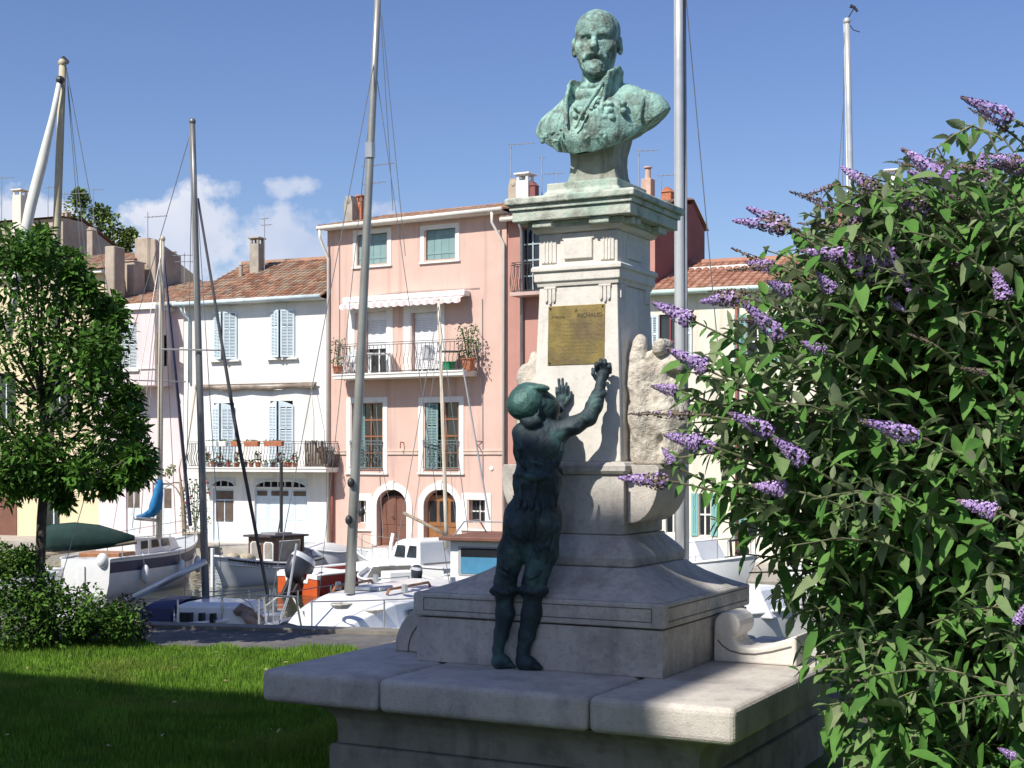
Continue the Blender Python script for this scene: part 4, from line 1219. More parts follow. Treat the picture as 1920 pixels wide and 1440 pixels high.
o = b.build('plastic_tub', m_grn, None); o.location = spot(fS, 842, 700, -.75, BSZ); tag(o, 'green plastic tub on the floor of the pink balcony', 'tub')
def potted(name, loc, pr, ph, fr, fh, n, label, cat, group=None, potmat=None, leafmat=None, seed=1, flowers=0):
    t = thing(name, label, cat, loc, 0, group)
    b = MB(); b.tube([(0,0,0),(0,0,ph)], [pr*.75,pr], 10); b.tube([(0,0,ph-.03),(0,0,ph+.01)], [pr*1.1,pr*1.1], 10); b.build('pot', potmat or m_terr, t)
    g = random.Random(seed); b = MB()
    for _ in range(n):
        a = g.uniform(0,2*PI); r = fr*math.sqrt(g.random()); z = ph+fh*g.random()
        c = Vector((r*math.cos(a), r*math.sin(a), z)); d = Vector((g.gauss(0,1), g.gauss(0,1), g.gauss(.4,.7))).normalized(); s_ = g.uniform(.05,.11)
        w = d.cross(Vector((g.gauss(0,1),g.gauss(0,1),g.gauss(0,1)))).normalized()*s_*.35
        b.add([c, c+d*s_*.5+w, c+d*s_, c+d*s_*.5-w], [(0,1,2,3)], g.random())
    for _ in range(max(3, n//40)):
        a = g.uniform(0,2*PI); b.tube([(0,0,ph), (fr*.6*math.cos(a), fr*.6*math.sin(a), ph+fh*.9)], .01, 4)
    b.build('foliage', leafmat or m_leafb, t, fix=False)
    if flowers:
        b = MB()
        for _ in range(flowers):
            a = g.uniform(0,2*PI); r = fr*math.sqrt(g.random()); b.sphere((r*math.cos(a), r*math.sin(a), ph+fh*g.uniform(.2,1)), .04, nu=6, nv=4)
        b.build('blossom', m_flow, t)
    return t
potted('potted_shrub', spot(fS, 878, 700, -.6, BSZ), .24, .4, .42, 1.15, 420, 'bushy green shrub in a terracotta pot at the right end of the pink balcony', 'potted plant', seed=3)
potted('potted_plant', spot(fS, 633, 700, -.6, BSZ), .18, .3, .3, 1.0, 140, 'spindly plant in a pot at the left end of the pink balcony', 'potted plant', seed=4)

# ---- the white house
fW = Facade(345, 55.76, 22.9)
WW = fW.at(612, 600)[0]; HW = fW.at(345, 573)[1]
wh = thing('house', 'white house with light blue shutters and a long flower balcony', 'house', fW.o, -fW.a)
bx = fW.box
w2 = [bx(404,586,443,674), bx(511,582,551,670)]
w1 = [bx(401,756,439,878), bx(507,752,549,878)]
gd = [bx(399,916,439,1022), bx(477,916,576,1022)]
gd = [(a1_,b1_,.03,d1_) for a1_,b1_,c1_,d1_ in gd]
gt = [bx(399,901,439,912), bx(480,903,573,914)]
b = MB(); wall_grid(b, 0, WW, 0, HW, w2+w1+gd+gt, .28)
DW = 8.4; body_walls(b, 0, WW, 0, HW, DW, DW/2*math.tan(R(25)))
b.build('wall', m_wht, wh, fix=False)
b = MB(); b.box(0.05, WW-.05, .29, .32, .02, HW-.05); b.build('interior', m_room, wh)
for i, (xa,xb,za,zb) in enumerate(w2+w1):
    w = (xb-xa)/2; arch = .16 if i >= 2 else 0; hh = zb-za-.02-arch
    for s_ in (0,1):
        b = MB(); louvre_leaf(b, w+.06, hh)
        if arch: b.prism([(0,hh+.0005),(w+.06,hh+.0005)] + [((w+.06)*(1-k/6), hh+arch*math.cos(PI/2*k/6)) for k in range(0,7)], -.035, 0)
        rot_build(b, 'shutter', m_lblue, wh, (xb+.04 if s_ else xa-.04, -.02, za+.01), R(26) if s_ else R(-26), bool(s_))
    if i < 2:
        b = MB(); b.box(xa-.2, xb+.2, -.14, .0, za-.08, za-.005); b.build('sill', m_trim, wh)
# ground floor door and garage door
def panel_door(parent, xa, xb, za, zb, y, n, glass_rows, mat):
    b = MB(); w = (xb-xa)/n
    for i in range(n):
        b.box(xa+w*i+.005, xa+w*(i+1)-.005, y, y+.04, za, zb)
        b.box(xa+w*i+.09, xa+w*(i+1)-.09, y-.012, y, za+.12, za+(zb-za)*.36); b.box(xa+w*i+.09, xa+w*(i+1)-.09, y-.012, y, za+(zb-za)*.42, za+(zb-za)*(.8 if n > 1 else .42))
    d = b.build('door', mat, parent, bevel=.005, seg=1)
    for (u0,u1,v0,v1) in glass_rows:
        b = MB(); b.box(xa+(xb-xa)*u0, xa+(xb-xa)*u1, y-.02, y-.002, za+(zb-za)*v0, za+(zb-za)*v1); b.build('pane', M('brown glass', (.12,.09,.075), .15, .2, 3), d)
    return d
xa,xb,za,zb = gd[0]; panel_door(wh, xa, xb, za, zb, .08, 1, ((.1,.9,.80,.96),(.1,.47,.38,.77),(.53,.9,.38,.77)), m_lblue)
xa,xb,za,zb = gd[1]; panel_door(wh, xa, xb, za, zb, .1, 4, ((.03,.22,.87,.96),(.3,.62,.87,.96),(.72,.95,.87,.96)), m_lblue)
b = MB(); b.box(xa+.0, xa+.0+.0, 0,0,0,0) if False else None
b = MB()
for (xa,xb,za,zb) in gt:
    n = 7 if xb-xa > 1.2 else 3
    for k in range(1,n): b.box(xa+(xb-xa)*k/n-.02, xa+(xb-xa)*k/n+.02, .05, .09, za, zb)
for k, (xa,xb,za,zb) in enumerate(gt):
    bb = MB(); xm = (xa+xb)/2; rx = (xb-xa)/2+.06; N = 10
    for t in range(N):
        p = [(xm-rx*math.cos(PI*q/N), za+(.28 if k else .24)*math.sin(PI*q/N)) for q in (t, t+1)]
        bb.add([(p[0][0],-.02,p[0][1]),(p[1][0],-.02,p[1][1]),(p[1][0],-.02,zb+.12),(p[0][0],-.02,zb+.12)], [(0,1,2,3)])
        bb.beam((p[0][0],-.03,p[0][1]),(p[1][0],-.03,p[1][1]),.06,.05)
    n = 7 if xb-xa > 1.2 else 3
    for q in range(1,n): bb.box(xa+(xb-xa)*q/n-.02, xa+(xb-xa)*q/n+.02, .05, .09, za, zb)
    bb.build('fanlight', M('fanlight frame', (.6,.66,.7), .6), wh, fix=False)
# balcony
BPW = 1.0
xa, zb = fW.at(352, 876, -BPW); xb, _ = fW.at(611, 874, -BPW); za = zb-.17
b = MB(); b.box(xa, xb, -BPW, .0, za, zb); b.box(xa-.03,xb+.03,-BPW-.03,.0,zb-.05,zb+.002); b.build('balcony', m_trim, wh, bevel=.01, seg=1)
rh = fW.at(480,828,-BPW)[1]-zb
railing(wh, xa+.04, xb-.04, zb, rh, BPW-.05, .1, .13, m_irond, .012)
BWZ = zb
b = MB(); x0 = fW.at(570,850,-BPW)[0]; g = random.Random(9); x = x0
while x < xb-.06: 
    b.tube([(x,-BPW+.09,zb+.03),(x+g.uniform(-.02,.02),-BPW+.09,zb+rh+g.uniform(-.02,.06))], .014, 4); x += .03
o = b.build('reed_screen', m_reed, wh, fix=False)
# rolled canvas under the upper windows and its poles
xa2, z2 = fW.at(368,727,-.16); xb2, _ = fW.at(591,721,-.16)
b = MB(); g = random.Random(2)
pts = [(xa2+(xb2-xa2)*k/16, -.16, z2+.05*math.sin(k*1.1)*.5-.05*math.sin(PI*k/16)) for k in range(17)]
b.tube(pts, [.075+g.uniform(-.02,.03) for _ in pts], 8); b.tube([(xa2-.05,-.14,z2+.09),(xb2+.05,-.14,z2+.09)], .03, 6)
b.build('rolled_canvas', M('weathered canvas', (.24,.19,.15), .95, .25, 5), wh)
pipe(wh, [(xa2,-.16,z2+.05),(xa2,-.9,BWZ+.05)], .025, m_wood, 'canvas_pole'); pipe(wh, [(xb2-.1,-.3,z2),(xb2+.15,-.5,z2-1.2),(xb2+.15,-.5,z2-2.2)], .012, m_wood, 'canvas_cord')
# gutter and roof
b = MB(); b.box(-.0, WW, -.40, .0, HW-.04, HW+.0); b.build('eave_board', m_wht, wh)
b = MB(); b.tube([(-.2,-.44,HW+.01),(WW-.02,-.44,HW+.05)], .09, 10); b.build('gutter', M('pale blue gutter', (.55,.65,.68), .5), wh, smooth=True)
pipe(wh, [(.12,-.44,HW),(.14,-.3,HW-.3),(.3,-.08,HW-.55),(.3,-.08,HW-3.0)], .05, M('pale blue gutter'))
riseW = (DW/2+.42)*math.tan(R(24))
b = MB(); tile_roof(b, .0, WW, -.42, HW+.06, DW/2, HW+.06+riseW, seed=5)
roofW = b.build('roof', m_tile, wh, fix=False)
b = MB(); b.add([(0,DW/2,HW+.06+riseW),(WW,DW/2,HW+.06+riseW),(WW,DW+.3,HW),(0,DW+.3,HW)], [(0,1,2,3)]); b.tube([(-.1,DW/2,HW+.06+riseW),(WW+.1,DW/2,HW+.06+riseW)], .12, 8)
b.build('roof_back', m_tile, wh)
yc = 3.0; x, _ = fW.at(482, 480, yc); zr = HW+.06+(yc+.42)*math.tan(R(24))
chimney(roofW, x, yc, zr-.3, fW.at(482,458,yc)[1], .42, .45, M('chimney render'), 'slab')
antenna(roofW, x+.35, yc, zr, fW.at(497,408,yc)[1]-zr, ((fW.at(497,422,yc)[1]-zr,.1,.3),(fW.at(497,410,yc)[1]-zr,.15,.15)))
b = MB(); x, _ = fW.at(452, 505, 2.4); zq = HW+.06+2.8*math.tan(R(24)); b.tube([(x,2.4,zq-.1),(x,2.4,zq+.5)], .07, 8); b.tube([(x,2.4,zq+.5),(x,2.4,zq+.62)], [.1,.05], 8); b.build('flue', M('chimney render'), roofW)
# pots, boxes and lamp
POT = [(388,1,'w'),(400,0,'t'),(412,1,'p'),(428,0,'t'),(444,1,'t'),(458,0,'p'),(471,0,'t'),(484,1,'t'),(497,0,'w'),(512,0,'p'),(526,1,'w'),(540,0,'t'),(553,1,'t')]
PL = ['first pot from the left on the white balcony floor','small terracotta pot beside the far left end of the white balcony','third pot along the white balcony floor with sprigs','squat terracotta pot under the left shuttered door','terracotta pot just right of the left shuttered door','dark pot near the middle of the white balcony floor','plain terracotta pot at the middle of the white balcony','terracotta pot with a leafy plant left of centre door','white pot standing left of the right shuttered door','dark pot under the right shuttered door','white pot with a round green plant','terracotta pot right of the right shuttered door','terracotta pot next to the reed screen']
for i, (px_, leafy, kd) in enumerate(POT):
    loc = spot(fW, px_, 870, -.82, BWZ+.005)
    potted('flower_pot', loc, .10+.02*(i%3), .16+.03*(i%2), .13, .10+.28*leafy, 22+50*leafy, PL[i], 'flower pot', 'flower pots on the white balcony floor', {'w': m_white, 't': m_terr, 'p': M('dark pot', (.10,.07,.06), .7)}[kd], seed=20+i, flowers=3*leafy)
for i, (p0_, p1_, mt, lb) in enumerate(((388,410,m_white,'left white flower box hooked on the balcony rail'),(413,427,m_white,'small white flower box on the balcony rail by the mast'),(436,450,m_terr,'short terracotta flower box on the balcony rail'),(460,487,m_terr,'middle terracotta flower box on the balcony rail'),(497,532,m_terr,'longest terracotta flower box on the balcony rail'))):
    xa_, z_ = fW.at(p0_, 833, -BPW); xb_, _ = fW.at(p1_, 833, -BPW)
    t = thing('flower_box', lb, 'flower box', fW.o + fW.u*((xa_+xb_)/2) - fW.n*(BPW+.02) + Vector((0,0,BWZ+rh-.12)), -fW.a, 'flower boxes on the white balcony rail')
    hw = (xb_-xa_)/2
    b = MB(); b.loft([[(-hw*.94,-.1,-.06),(hw*.94,-.1,-.06),(hw*.94,.07,-.06),(-hw*.94,.07,-.06)],[(-hw,-.13,.14),(hw,-.13,.14),(hw,.09,.14),(-hw,.09,.14)]]); b.build('box', mt, t, bevel=.01, seg=1)
    g = random.Random(40+i); b = MB()
    for _ in range(40):
        c = Vector((g.uniform(-hw,hw)*.9, g.uniform(-.08,.06), .13)); d = Vector((g.gauss(0,.5),g.gauss(0,.5),1)).normalized(); s_ = g.uniform(.05,.1); w = Vector((1,g.uniform(-1,1),0)).normalized()*s_*.3
        b.add([c-w, c+d*s_*.6+w, c+d*s_, c+d*s_*.4-w], [(0,1,2,3)], g.random())
    b.build('foliage', m_leafb, t, fix=False)
# lamp at the corner of the white house
x, z = fW.at(611, 842, -.55)
t = thing('wall_lamp', 'old street lantern on a bracket between the white and the salmon house', 'street lamp', fW.o + fW.u*x - fW.n*.55 + Vector((0,0,z-.5)), -fW.a)
b = MB(); b.loft([[(s1*r_, s2*r_, zz) for s1, s2 in ((-1,-1),(1,-1),(1,1),(-1,1))] for r_, zz in ((.12,.0),(.22,.45))]); b.build('glass', M('lantern glass', (.35,.36,.36), .2, .1, 4), t)
b = MB(); b.loft([[(s1*r_, s2*r_, zz) for s1, s2 in ((-1,-1),(1,-1),(1,1),(-1,1))] for r_, zz in ((.26,.45),(.25,.5),(.12,.66),(.05,.74))])
for s1, s2 in ((-1,-1),(1,-1),(1,1),(-1,1)): b.beam((s1*.12,s2*.12,0),(s1*.225,s2*.225,.45),.025,.025)
b.box(-.13,.13,-.13,.13,-.04,.0); b.build('frame', m_zinc, t)
b = MB(); b.tube([(0,0,-.04),(0,0,-.25),(.15,.2,-.35),(.18,.53,-.3)], .025, 6); b.build('bracket', m_rust, t)
pipe(sal, [(.30,-.1,fS.at(625,862)[1]),(.30,-.1,.1)], .055, m_rust)

# ---- the pale pink house with a jutting bay
fP = Facade(196, 57.55, 22.9)
WP = fP.at(344, 700)[0]; HP = fP.at(300, 574)[1]
pk = thing('house', 'pale pink house with a jutting bay behind the leafy tree', 'house', fP.o, -fP.a)
bx = fP.box
gp = [bx(236,905,262,1000), bx(286,905,322,1000)]
gp = [(a1_,b1_,.05,d1_) for a1_,b1_,c1_,d1_ in gp]
wp = [bx(226,760,262,842)]
b = MB(); wall_grid(b, -.3, WP, 0, HP, gp+wp, .25); body_walls(b, -.3, WP, 0, HP, 8.2, 1.4); b.build('wall', m_pink, pk, fix=False)
b = MB(); b.box(-.2, WP-.05, .26, .29, .02, HP-.05); b.build('interior', m_room, pk)
for (xa,xb,za,zb) in gp: panel_door(pk, xa, xb, za, zb, .08, 2, ((.08,.44,.55,.9),(.56,.92,.55,.9)), M('pale grey door', (.62,.67,.69), .6))
for (xa,xb,za,zb) in wp:
    b = MB(); louvre_leaf(b, xb-xa, zb-za); rot_build(b, 'shutter', M('pale grey shutter', (.55,.6,.62), .7), pk, (xa,-.01,za), 0)
bp = 1.1
xa, zb = fP.at(214, 583, -bp); xb, za = fP.at(290, 722, -bp)
b = MB(); h1 = bx(247,604,262,690,) 
wh1 = fP.box(226,606,258,692,-bp)
wall_grid(b, xa, xb, za, zb, [wh1], .12, -bp)
# right cheek of the bay with its own window
zw0, zw1 = fP.at(292,686,-bp*.6)[1], fP.at(292,628,-bp*.6)[1]
for (y0,y1,z0,z1) in ((-bp,-bp*.82,za,zb),(-bp*.3,0,za,zb),(-bp*.82,-bp*.3,za,zw0),(-bp*.82,-bp*.3,zw1,zb)):
    b.add([(xb,y0,z0),(xb,y1,z0),(xb,y1,z1),(xb,y0,z1)], [(0,1,2,3)])
b.add([(xa,-bp,za),(xa,0,za),(xa,0,zb),(xa,-bp,zb)], [(0,1,2,3)])
b.add([(xa,-bp,za),(xb,-bp,za),(xb,0,za),(xa,0,za)], [(0,1,2,3)])
b.box(xb-.02,xb+.05,-bp-.05,0,za+.62,za+.67); b.box(xa,xb,-bp-.05,-bp,za+.62,za+.67)
bay = b.build('bay', m_pink, pk, fix=False)
b = MB(); b.box(xb-.3,xb-.25,-bp*.9,-.05,zw0-.1,zw1+.1); b.build('dark_opening', m_room, pk)
b = MB(); b.box(xa-.12, xb+.15, -bp-.15, .0, zb, zb+.13); b.build('bay_roof', m_wht, pk)
b = MB(); louvre_leaf(b, .42, zw1-zw0); rot_build(b, 'shutter', M('yellowed shutter', (.62,.58,.42), .7), pk, (xb+.02, -bp*.8, zw0), R(-25))
b = MB(); louvre_leaf(b, wh1[1]-wh1[0], wh1[3]-wh1[2]); rot_build(b, 'shutter', M('pale grey shutter'), pk, (wh1[0], -bp+.06, wh1[2]), 0)
b = MB(); b.box(wh1[0]-.1, wh1[1]+.1, -bp-.1, -bp, wh1[2]-.09, wh1[2]-.02); b.build('sill', m_trim, pk)
b = MB(); b.tube([(-.4,-.42,HP+.0),(WP-.02,-.42,HP+.04)], .08, 10); b.build('gutter', m_gut, pk, smooth=True)
b = MB(); tile_roof(b, -.5, WP+.02, -.4, HP+.05, 4.1, HP+.05+4.5*math.tan(R(17)), seed=8)
roofP = b.build('roof', m_tile, pk, fix=False)
b = MB(); b.add([(-.5,4.1,HP+.05+4.5*math.tan(R(17))),(WP,4.1,HP+.05+4.5*math.tan(R(17))),(WP,8.5,HP),(-.5,8.5,HP)], [(0,1,2,3)]); b.build('roof_back', m_tile, pk)
x, _ = fP.at(357,500,3.6); zq = HP+1.2; antenna(roofP, x-.3, 3.6, zq, fP.at(357,478,3.6)[1]-zq+.1, ((fP.at(357,478,3.6)[1]-zq,.5,.5),(fP.at(357,490,3.6)[1]-zq,.5,.5)), .3)
# crumbling parapet walls standing on the left of that roof
b = MB()
for (p0_, p1_, py0_, y) in ((196,214,462,.2),(214,252,492,1.4),(252,278,447,2.4)):
    x0, z1 = fP.at(p0_, py0_, y); x1, _ = fP.at(p1_, py0_, y)
    b.box(x0, x1, y, y+.7, HP-.4, z1)
x0, z1 = fP.at(278,448,2.4)
b.prism([(2.4,HP+.3),(4.2,HP+.6),(4.2,z1-.5),(3.5,z1-.35),(2.4,z1)], x0, x0+.35, 'x')
b.box(*fP.at(214,492,1.4)[:1], fP.at(252,492,1.4)[0], 1.35, 2.2, fP.at(230,492,1.4)[1], fP.at(230,489,1.4)[1])
o = b.build('parapet', m_old, pk, bevel=.03, seg=1)
antenna(o, x0+.05, 2.3, z1-1.2, fP.at(281,398,2.4)[1]-z1+1.2, ((fP.at(281,408,2.4)[1]-z1+1.2,.05,.9),))

# ---- the yellow house behind the tree, at the far left
fY = Facade(-40, 60.6, 22.9)
WY = fY.at(195, 800)[0]; HY_ = fY.at(150, 515)[1]
ye = thing('house', 'yellow house mostly hidden behind the leafy tree at the left', 'house', fY.o, -fY.a)
bx = fY.box
wy = [bx(86,916,112,985), bx(-10,700,30,800), bx(90,700,130,800)]
b = MB(); wall_grid(b, -4, WY, 0, HY_, wy, .25); body_walls(b, -4, WY, 0, HY_, 8, 1.4); b.build('wall', m_yel, ye, fix=False)
b = MB(); b.box(-3.9, WY-.05, .26, .29, .02, HY_-.05); b.build('interior', m_room, ye)
for (xa,xb,za,zb) in wy: glazing(ye, xa, xb, za, zb, .1, (1,0), M('pale green frame', (.6,.72,.68), .6))
b = MB(); b.box(fY.at(0,1000)[0], fY.at(32,1000)[0], -.03, 0, 0, 2.6); b.build('door', m_brown, ye)
b = MB(); b.box(-4.1, WY+.1, -.3, 0, HY_, HY_+.12); b.build('cornice', m_wht, ye)
b = MB(); tile_roof(b, -4.1, WY+.1, -.35, HY_+.15, 4, HY_+.15+4.35*math.tan(R(16)), seed=12); b.build('roof', m_tile, ye, fix=False)
# ---- taller old house behind it, gable to the right
fG = Facade(-60, 68, 22.9)
gb = thing('house', 'old brown rendered house rising behind the tree with a sloping side wall', 'house', fG.o, -fG.a)
xg, zg = fG.at(128, 402, 0); x2, z2 = fG.at(60, 430)
WG = fG.at(118, 420)[0]; HG = fG.at(118, 408)[1]
b = MB(); wall_grid(b, -2, WG, 0, HG, [], .2)
dep = 9.0
zb2 = HG - 2.9
b.add([(WG,0,0),(WG,dep,0),(WG,dep,zb2),(WG,1.4,HG),(WG,0,HG)], [(0,1,2,3,4)]); b.add([(-2,0,0),(-2,dep,0),(-2,dep,zb2),(-2,1.4,HG),(-2,0,HG)], [(0,1,2,3,4)])
b.add([(-2,dep,0),(WG,dep,0),(WG,dep,zb2),(-2,dep,zb2)], [(0,1,2,3)])
b.build('wall', m_old, gb, fix=False)
b = MB(); b.add([(-2,-.2,HG+.05),(WG+.1,-.2,HG+.05),(WG+.1,1.4,HG+.12),(-2,1.4,HG+.12)], [(0,1,2,3)]); b.add([(-2,1.4,HG+.12),(WG+.1,1.4,HG+.12),(WG+.1,dep,zb2+.1),(-2,dep,zb2+.1)], [(0,1,2,3)]); rg = b.build('roof', m_tile, gb)
for (px_, py_, w_, y_) in ((38,356,.62,-.3),(124,398,.35,.5)):
    x, z1 = fG.at(px_, py_, y_); chimney(rg, x, y_, HG-1.2, z1-.27, w_*.8, w_*.8, m_cream if px_ < 100 else m_old, 'slab')
for (px_, py_, l1) in ((3,330,.6),(90,348,.3),(120,360,1.2),(175,352,.45)):
    x, z1 = fG.at(px_, py_, 2); antenna(rg, x, 2, HG-.6, z1-HG+.6, ((z1-HG+.5,.08,l1),), .2)
# low left roof piece with terracotta and narrow chimney by the far tree
fH = Facade(100, 64, 22.9)
hb = thing('house', 'low tiled house wedged between the yellow and pale pink houses', 'house', fH.o, -fH.a)
x0, zt = fH.at(128, 505); x1, _ = fH.at(215, 500)
b = MB(); b.box(x0, x1, 0, 5, 0, zt-.3); b.build('wall', m_pink, hb)
b = MB(); tile_roof(b, x0, x1, -.3, zt-.2, 4.5, zt+1.2, seed=14); rh_ = b.build('roof', m_tile, hb, fix=False)
x, z1 = fH.at(172, 425, 2.5); chimney(rh_, x, 2.5, zt-.3, z1-.2, .32, .32, m_old, 'tiles')
# ---- coral house behind the pillar
fC = Facade(952, 49.3, 29.9)
co = thing('house', 'coral red house behind the monument with a small iron balcony and dark red side', 'house', fC.o, -fC.a)
WC = fC.at(1228, 600)[0]; HC = fC.at(985, 412)[1]
bx = fC.box
cw = [bx(977,428,1013,545), bx(1005,880,1040,1000)]
b = MB(); wall_grid(b, 0, WC, 0, HC, cw, .25)
b.build('wall', m_coral, co, fix=False)
b = MB(); DC = 4.2
zk = fC.at(1305,480,3.6)
b.add([(WC,0,0),(WC,DC,0),(WC,DC,HC-.2),(WC,DC*.75,HC+.6),(WC,0,HC)], [(0,1,2,3,4)]); b.add([(0,DC,0),(WC,DC,0),(WC,DC,HC-.2),(0,DC,HC-.2)], [(0,1,2,3)]); b.add([(0,0,HC-2),(0,DC,HC-2),(0,DC,HC-.2),(0,DC*.75,HC+.6),(0,0,HC)], [(0,1,2,3,4)])
b.build('side_wall', m_dred, co, fix=False)
b = MB(); b.box(.05, WC-.05, .26, .29, .02, HC-.05); b.build('interior', m_room, co)
glazing(co, *cw[0], .2, (1,3), M('grey blue frame', (.35,.42,.44), .6))
xa,xb,za,zb = cw[0]
b = MB(); louvre_leaf(b, .45, zb-za-.04); rot_build(b, 'shutter', m_wht, co, (xa, -.02, za+.02), R(150))
b = MB(); x0, z0 = fC.at(958,549,-.6); x1 = fC.at(1022,545,-.6)[0]; b.box(x0, x1, -.7, 0, z0-.12, z0); b.build('balcony', M('pinkish slab', (.5,.36,.32), .9), co)
railing(co, x0+.03, x1-.03, z0, 1.0, .64, .05, .12, m_irond, .011)
b = MB(); tile_roof(b, -.1, WC+.05, -.4, HC+.05, DC*.75, HC+.75, seed=15); rc = b.build('roof', m_tile, co, fix=False)
b = MB(); b.add([(-.1,DC*.75,HC+.75),(WC+.05,DC*.75,HC+.75),(WC+.05,DC+.3,HC-.15),(-.1,DC+.3,HC-.15)], [(0,1,2,3)]); b.build('roof_back', m_tile, co)
b = MB(); b.tube([(-.05,-.42,HC),(WC,-.42,HC+.03)], .08, 8); b.build('gutter', m_gut, co, smooth=True)
pipe(co, [(fC.at(978,430,-.1)[0],-.42,HC),(fC.at(978,430,-.1)[0],-.1,HC-.4),(fC.at(978,430,-.1)[0],-.1,.1)], .06, m_zinc)
for (px_, py_, w_, kd, mt) in ((968,352,.42,'hood',m_old),(985,340,.5,'slab',m_wht),(1000,350,.3,'tiles',m_dred),(1215,336,.36,'pots',M('pale brick', (.55,.38,.3), .9)),(1253,362,.34,'tiles',m_terr)):
    y_ = 1.8; x, z1 = fC.at(px_, py_, y_); chimney(rc, x, y_, HC, z1, w_, w_, mt, kd)
for (px_, py_, l0, l1) in ((958,268,.05,.85),(1016,292,.08,.08),(1045,322,.45,.2),(1198,280,.05,.65),(1240,326,.1,.4)):
    x, z1 = fC.at(px_, py_, 2.2); antenna(rc, x, 2.2, HC+.3, z1-HC-.3, ((z1-HC-.36,l0,l1),), .25)
# ---- cream house on the right
fR = Facade(1212, 46.2, 22.0)
cr = thing('house', 'cream house with teal shutters and an orange tiled roof behind the flowering bush', 'house', fR.o, -fR.a)
WR = fR.at(1640, 700)[0]; HR = fR.at(1214, 552)[1]
bx = fR.box
rw = [bx(1236,590,1275,690), bx(1400,590,1440,690), bx(1310,925,1332,1005), bx(1248,900,1275,1000), bx(1540,600,1580,690), bx(1400,910,1440,1010)]
b = MB(); wall_grid(b, 0, WR, 0, HR, rw, .22); body_walls(b, 0, WR, 0, HR, 7, 1.1); b.build('wall', m_cream, cr, fix=False)
b = MB(); b.box(.05, WR-.05, .23, .26, .02, HR-.05); b.build('interior', m_room, cr)
for i, (xa,xb,za,zb) in enumerate(rw):
    glazing(cr, xa, xb, za, zb, .12, (1,1), M('dark red frame', (.22,.04,.05), .5) if i == 0 else m_trim)
    if i != 3:
        for s_ in (0,1):
            b = MB(); louvre_leaf(b, (xb-xa)*.55, zb-za); rot_build(b, 'shutter', m_tealL if i else m_lblue, cr, (xb+.02 if s_ else xa-.02, -.03, za), R(180+4) if s_ == 0 else R(-4+180), bool(s_))
b = MB(); b.box(-.02, WR, -.36, 0, HR-.05, HR); b.build('eave_board', M('mint gutter', (.5,.66,.6), .6), cr)
b = MB(); b.tube([(-.1,-.40,HR+.01),(WR,-.40,HR+.03)], .08, 8); b.build('gutter', M('mint gutter'), cr, smooth=True)
b = MB(); tile_roof(b, -.05, WR, -.38, HR+.05, 3.5, HR+.05+3.9*math.tan(R(19)), .25, .4, seed=16, jit=.004); rr = b.build('roof', m_tileO, cr, fix=False)
b = MB(); zt = HR+.05+3.9*math.tan(R(19)); b.add([(-.05,3.5,zt),(WR,3.5,zt),(WR,7.3,HR),(-.05,7.3,HR)], [(0,1,2,3)]); b.tube([(-.1,3.5,zt),(WR+.1,3.5,zt)], .13, 8); b.build('roof_back', m_tileO, cr)
x0, z0 = fR.at(1224, 511, 2.4); x1, _ = fR.at(1405, 503, 2.4)
b = MB(); b.beam((x0,2.4,z0),(x1,2.4,z0+.05),.1,.16); b.build('ridge_board', m_white, rr)
pipe(cr, [(fR.at(1382,560)[0],-.08,HR-.1),(fR.at(1382,560)[0],-.08,.1)], .05, m_rust)
x, z1 = fR.at(1678, 470, 4); 
# ---- a house far right beyond the bush
fQ = Facade(1560, 62, 20)
hq = thing('house', 'distant tiled house showing only its roof above the flowering bush', 'house', fQ.o, -fQ.a)
WQ = fQ.at(2050, 500)[0]; HQ = fQ.at(1700, 420)[1]
b = MB(); b.box(0, WQ, 0, 8, 0, HQ); b.build('wall', m_wht, hq)
b = MB(); tile_roof(b, -.2, WQ+.2, -.4, HQ+.05, 4, HQ+1.6, .26, .45, seed=17); rq = b.build('roof', m_tileO, hq, fix=False)
b = MB(); b.add([(-.2,4,HQ+1.6),(WQ+.2,4,HQ+1.6),(WQ+.2,8.3,HQ),(-.2,8.3,HQ)], [(0,1,2,3)]); b.build('roof_back', m_tileO, hq)
for i in range(5):
    for j in range(3):
        xa = .8+i*(WQ-2)/5; za = 1.0+j*3.2; 
        glazing(hq, xa, xa+1.0, za, za+1.6, -.03, (1,1))
        for s_ in (0,1):
            b = MB(); louvre_leaf(b, .5, 1.6); rot_build(b, 'shutter', m_tealL, hq, (xa+1.05 if s_ else xa-.55, -.04, za), 0)
x, z1 = fQ.at(1672, 330, 3); chimney(rq, x, 3, HQ, z1, .5, .5, m_wht, 'slab')
# ---- the house behind the viewer whose shadow lies over the lawn and the lower half of the monument
HB = 13.0
off = SUN_AZ*(HB/math.tan(SUN_EL))
sc = Vector((1.76, 8.06, 0)) + off                       # ground point under the eave corner
bh = thing('house', 'tall stuccoed house beside the garden whose shadow falls over the lawn', 'house', (sc.x, sc.y, 0), PI-MA)
# local x runs along -u (to the left), local y along -v (backwards)
b = MB(); b.box(.4, 15, .4, 10, 0, HB-.25); b.build('wall', M('grey stucco', (.3,.28,.25), .9), bh)
b = MB(); b.box(0, 15.4, 0, 10.4, HB-.245, HB); b.loft([[(0,0,HB+.001),(15.4,0,HB+.001),(15.4,10.4,HB+.001),(0,10.4,HB+.001)],[(5,5,HB+1.5),(10.4,5,HB+1.5),(10.4,5.4,HB+1.5),(5,5.4,HB+1.5)]]); b.build('roof', m_tile, bh)
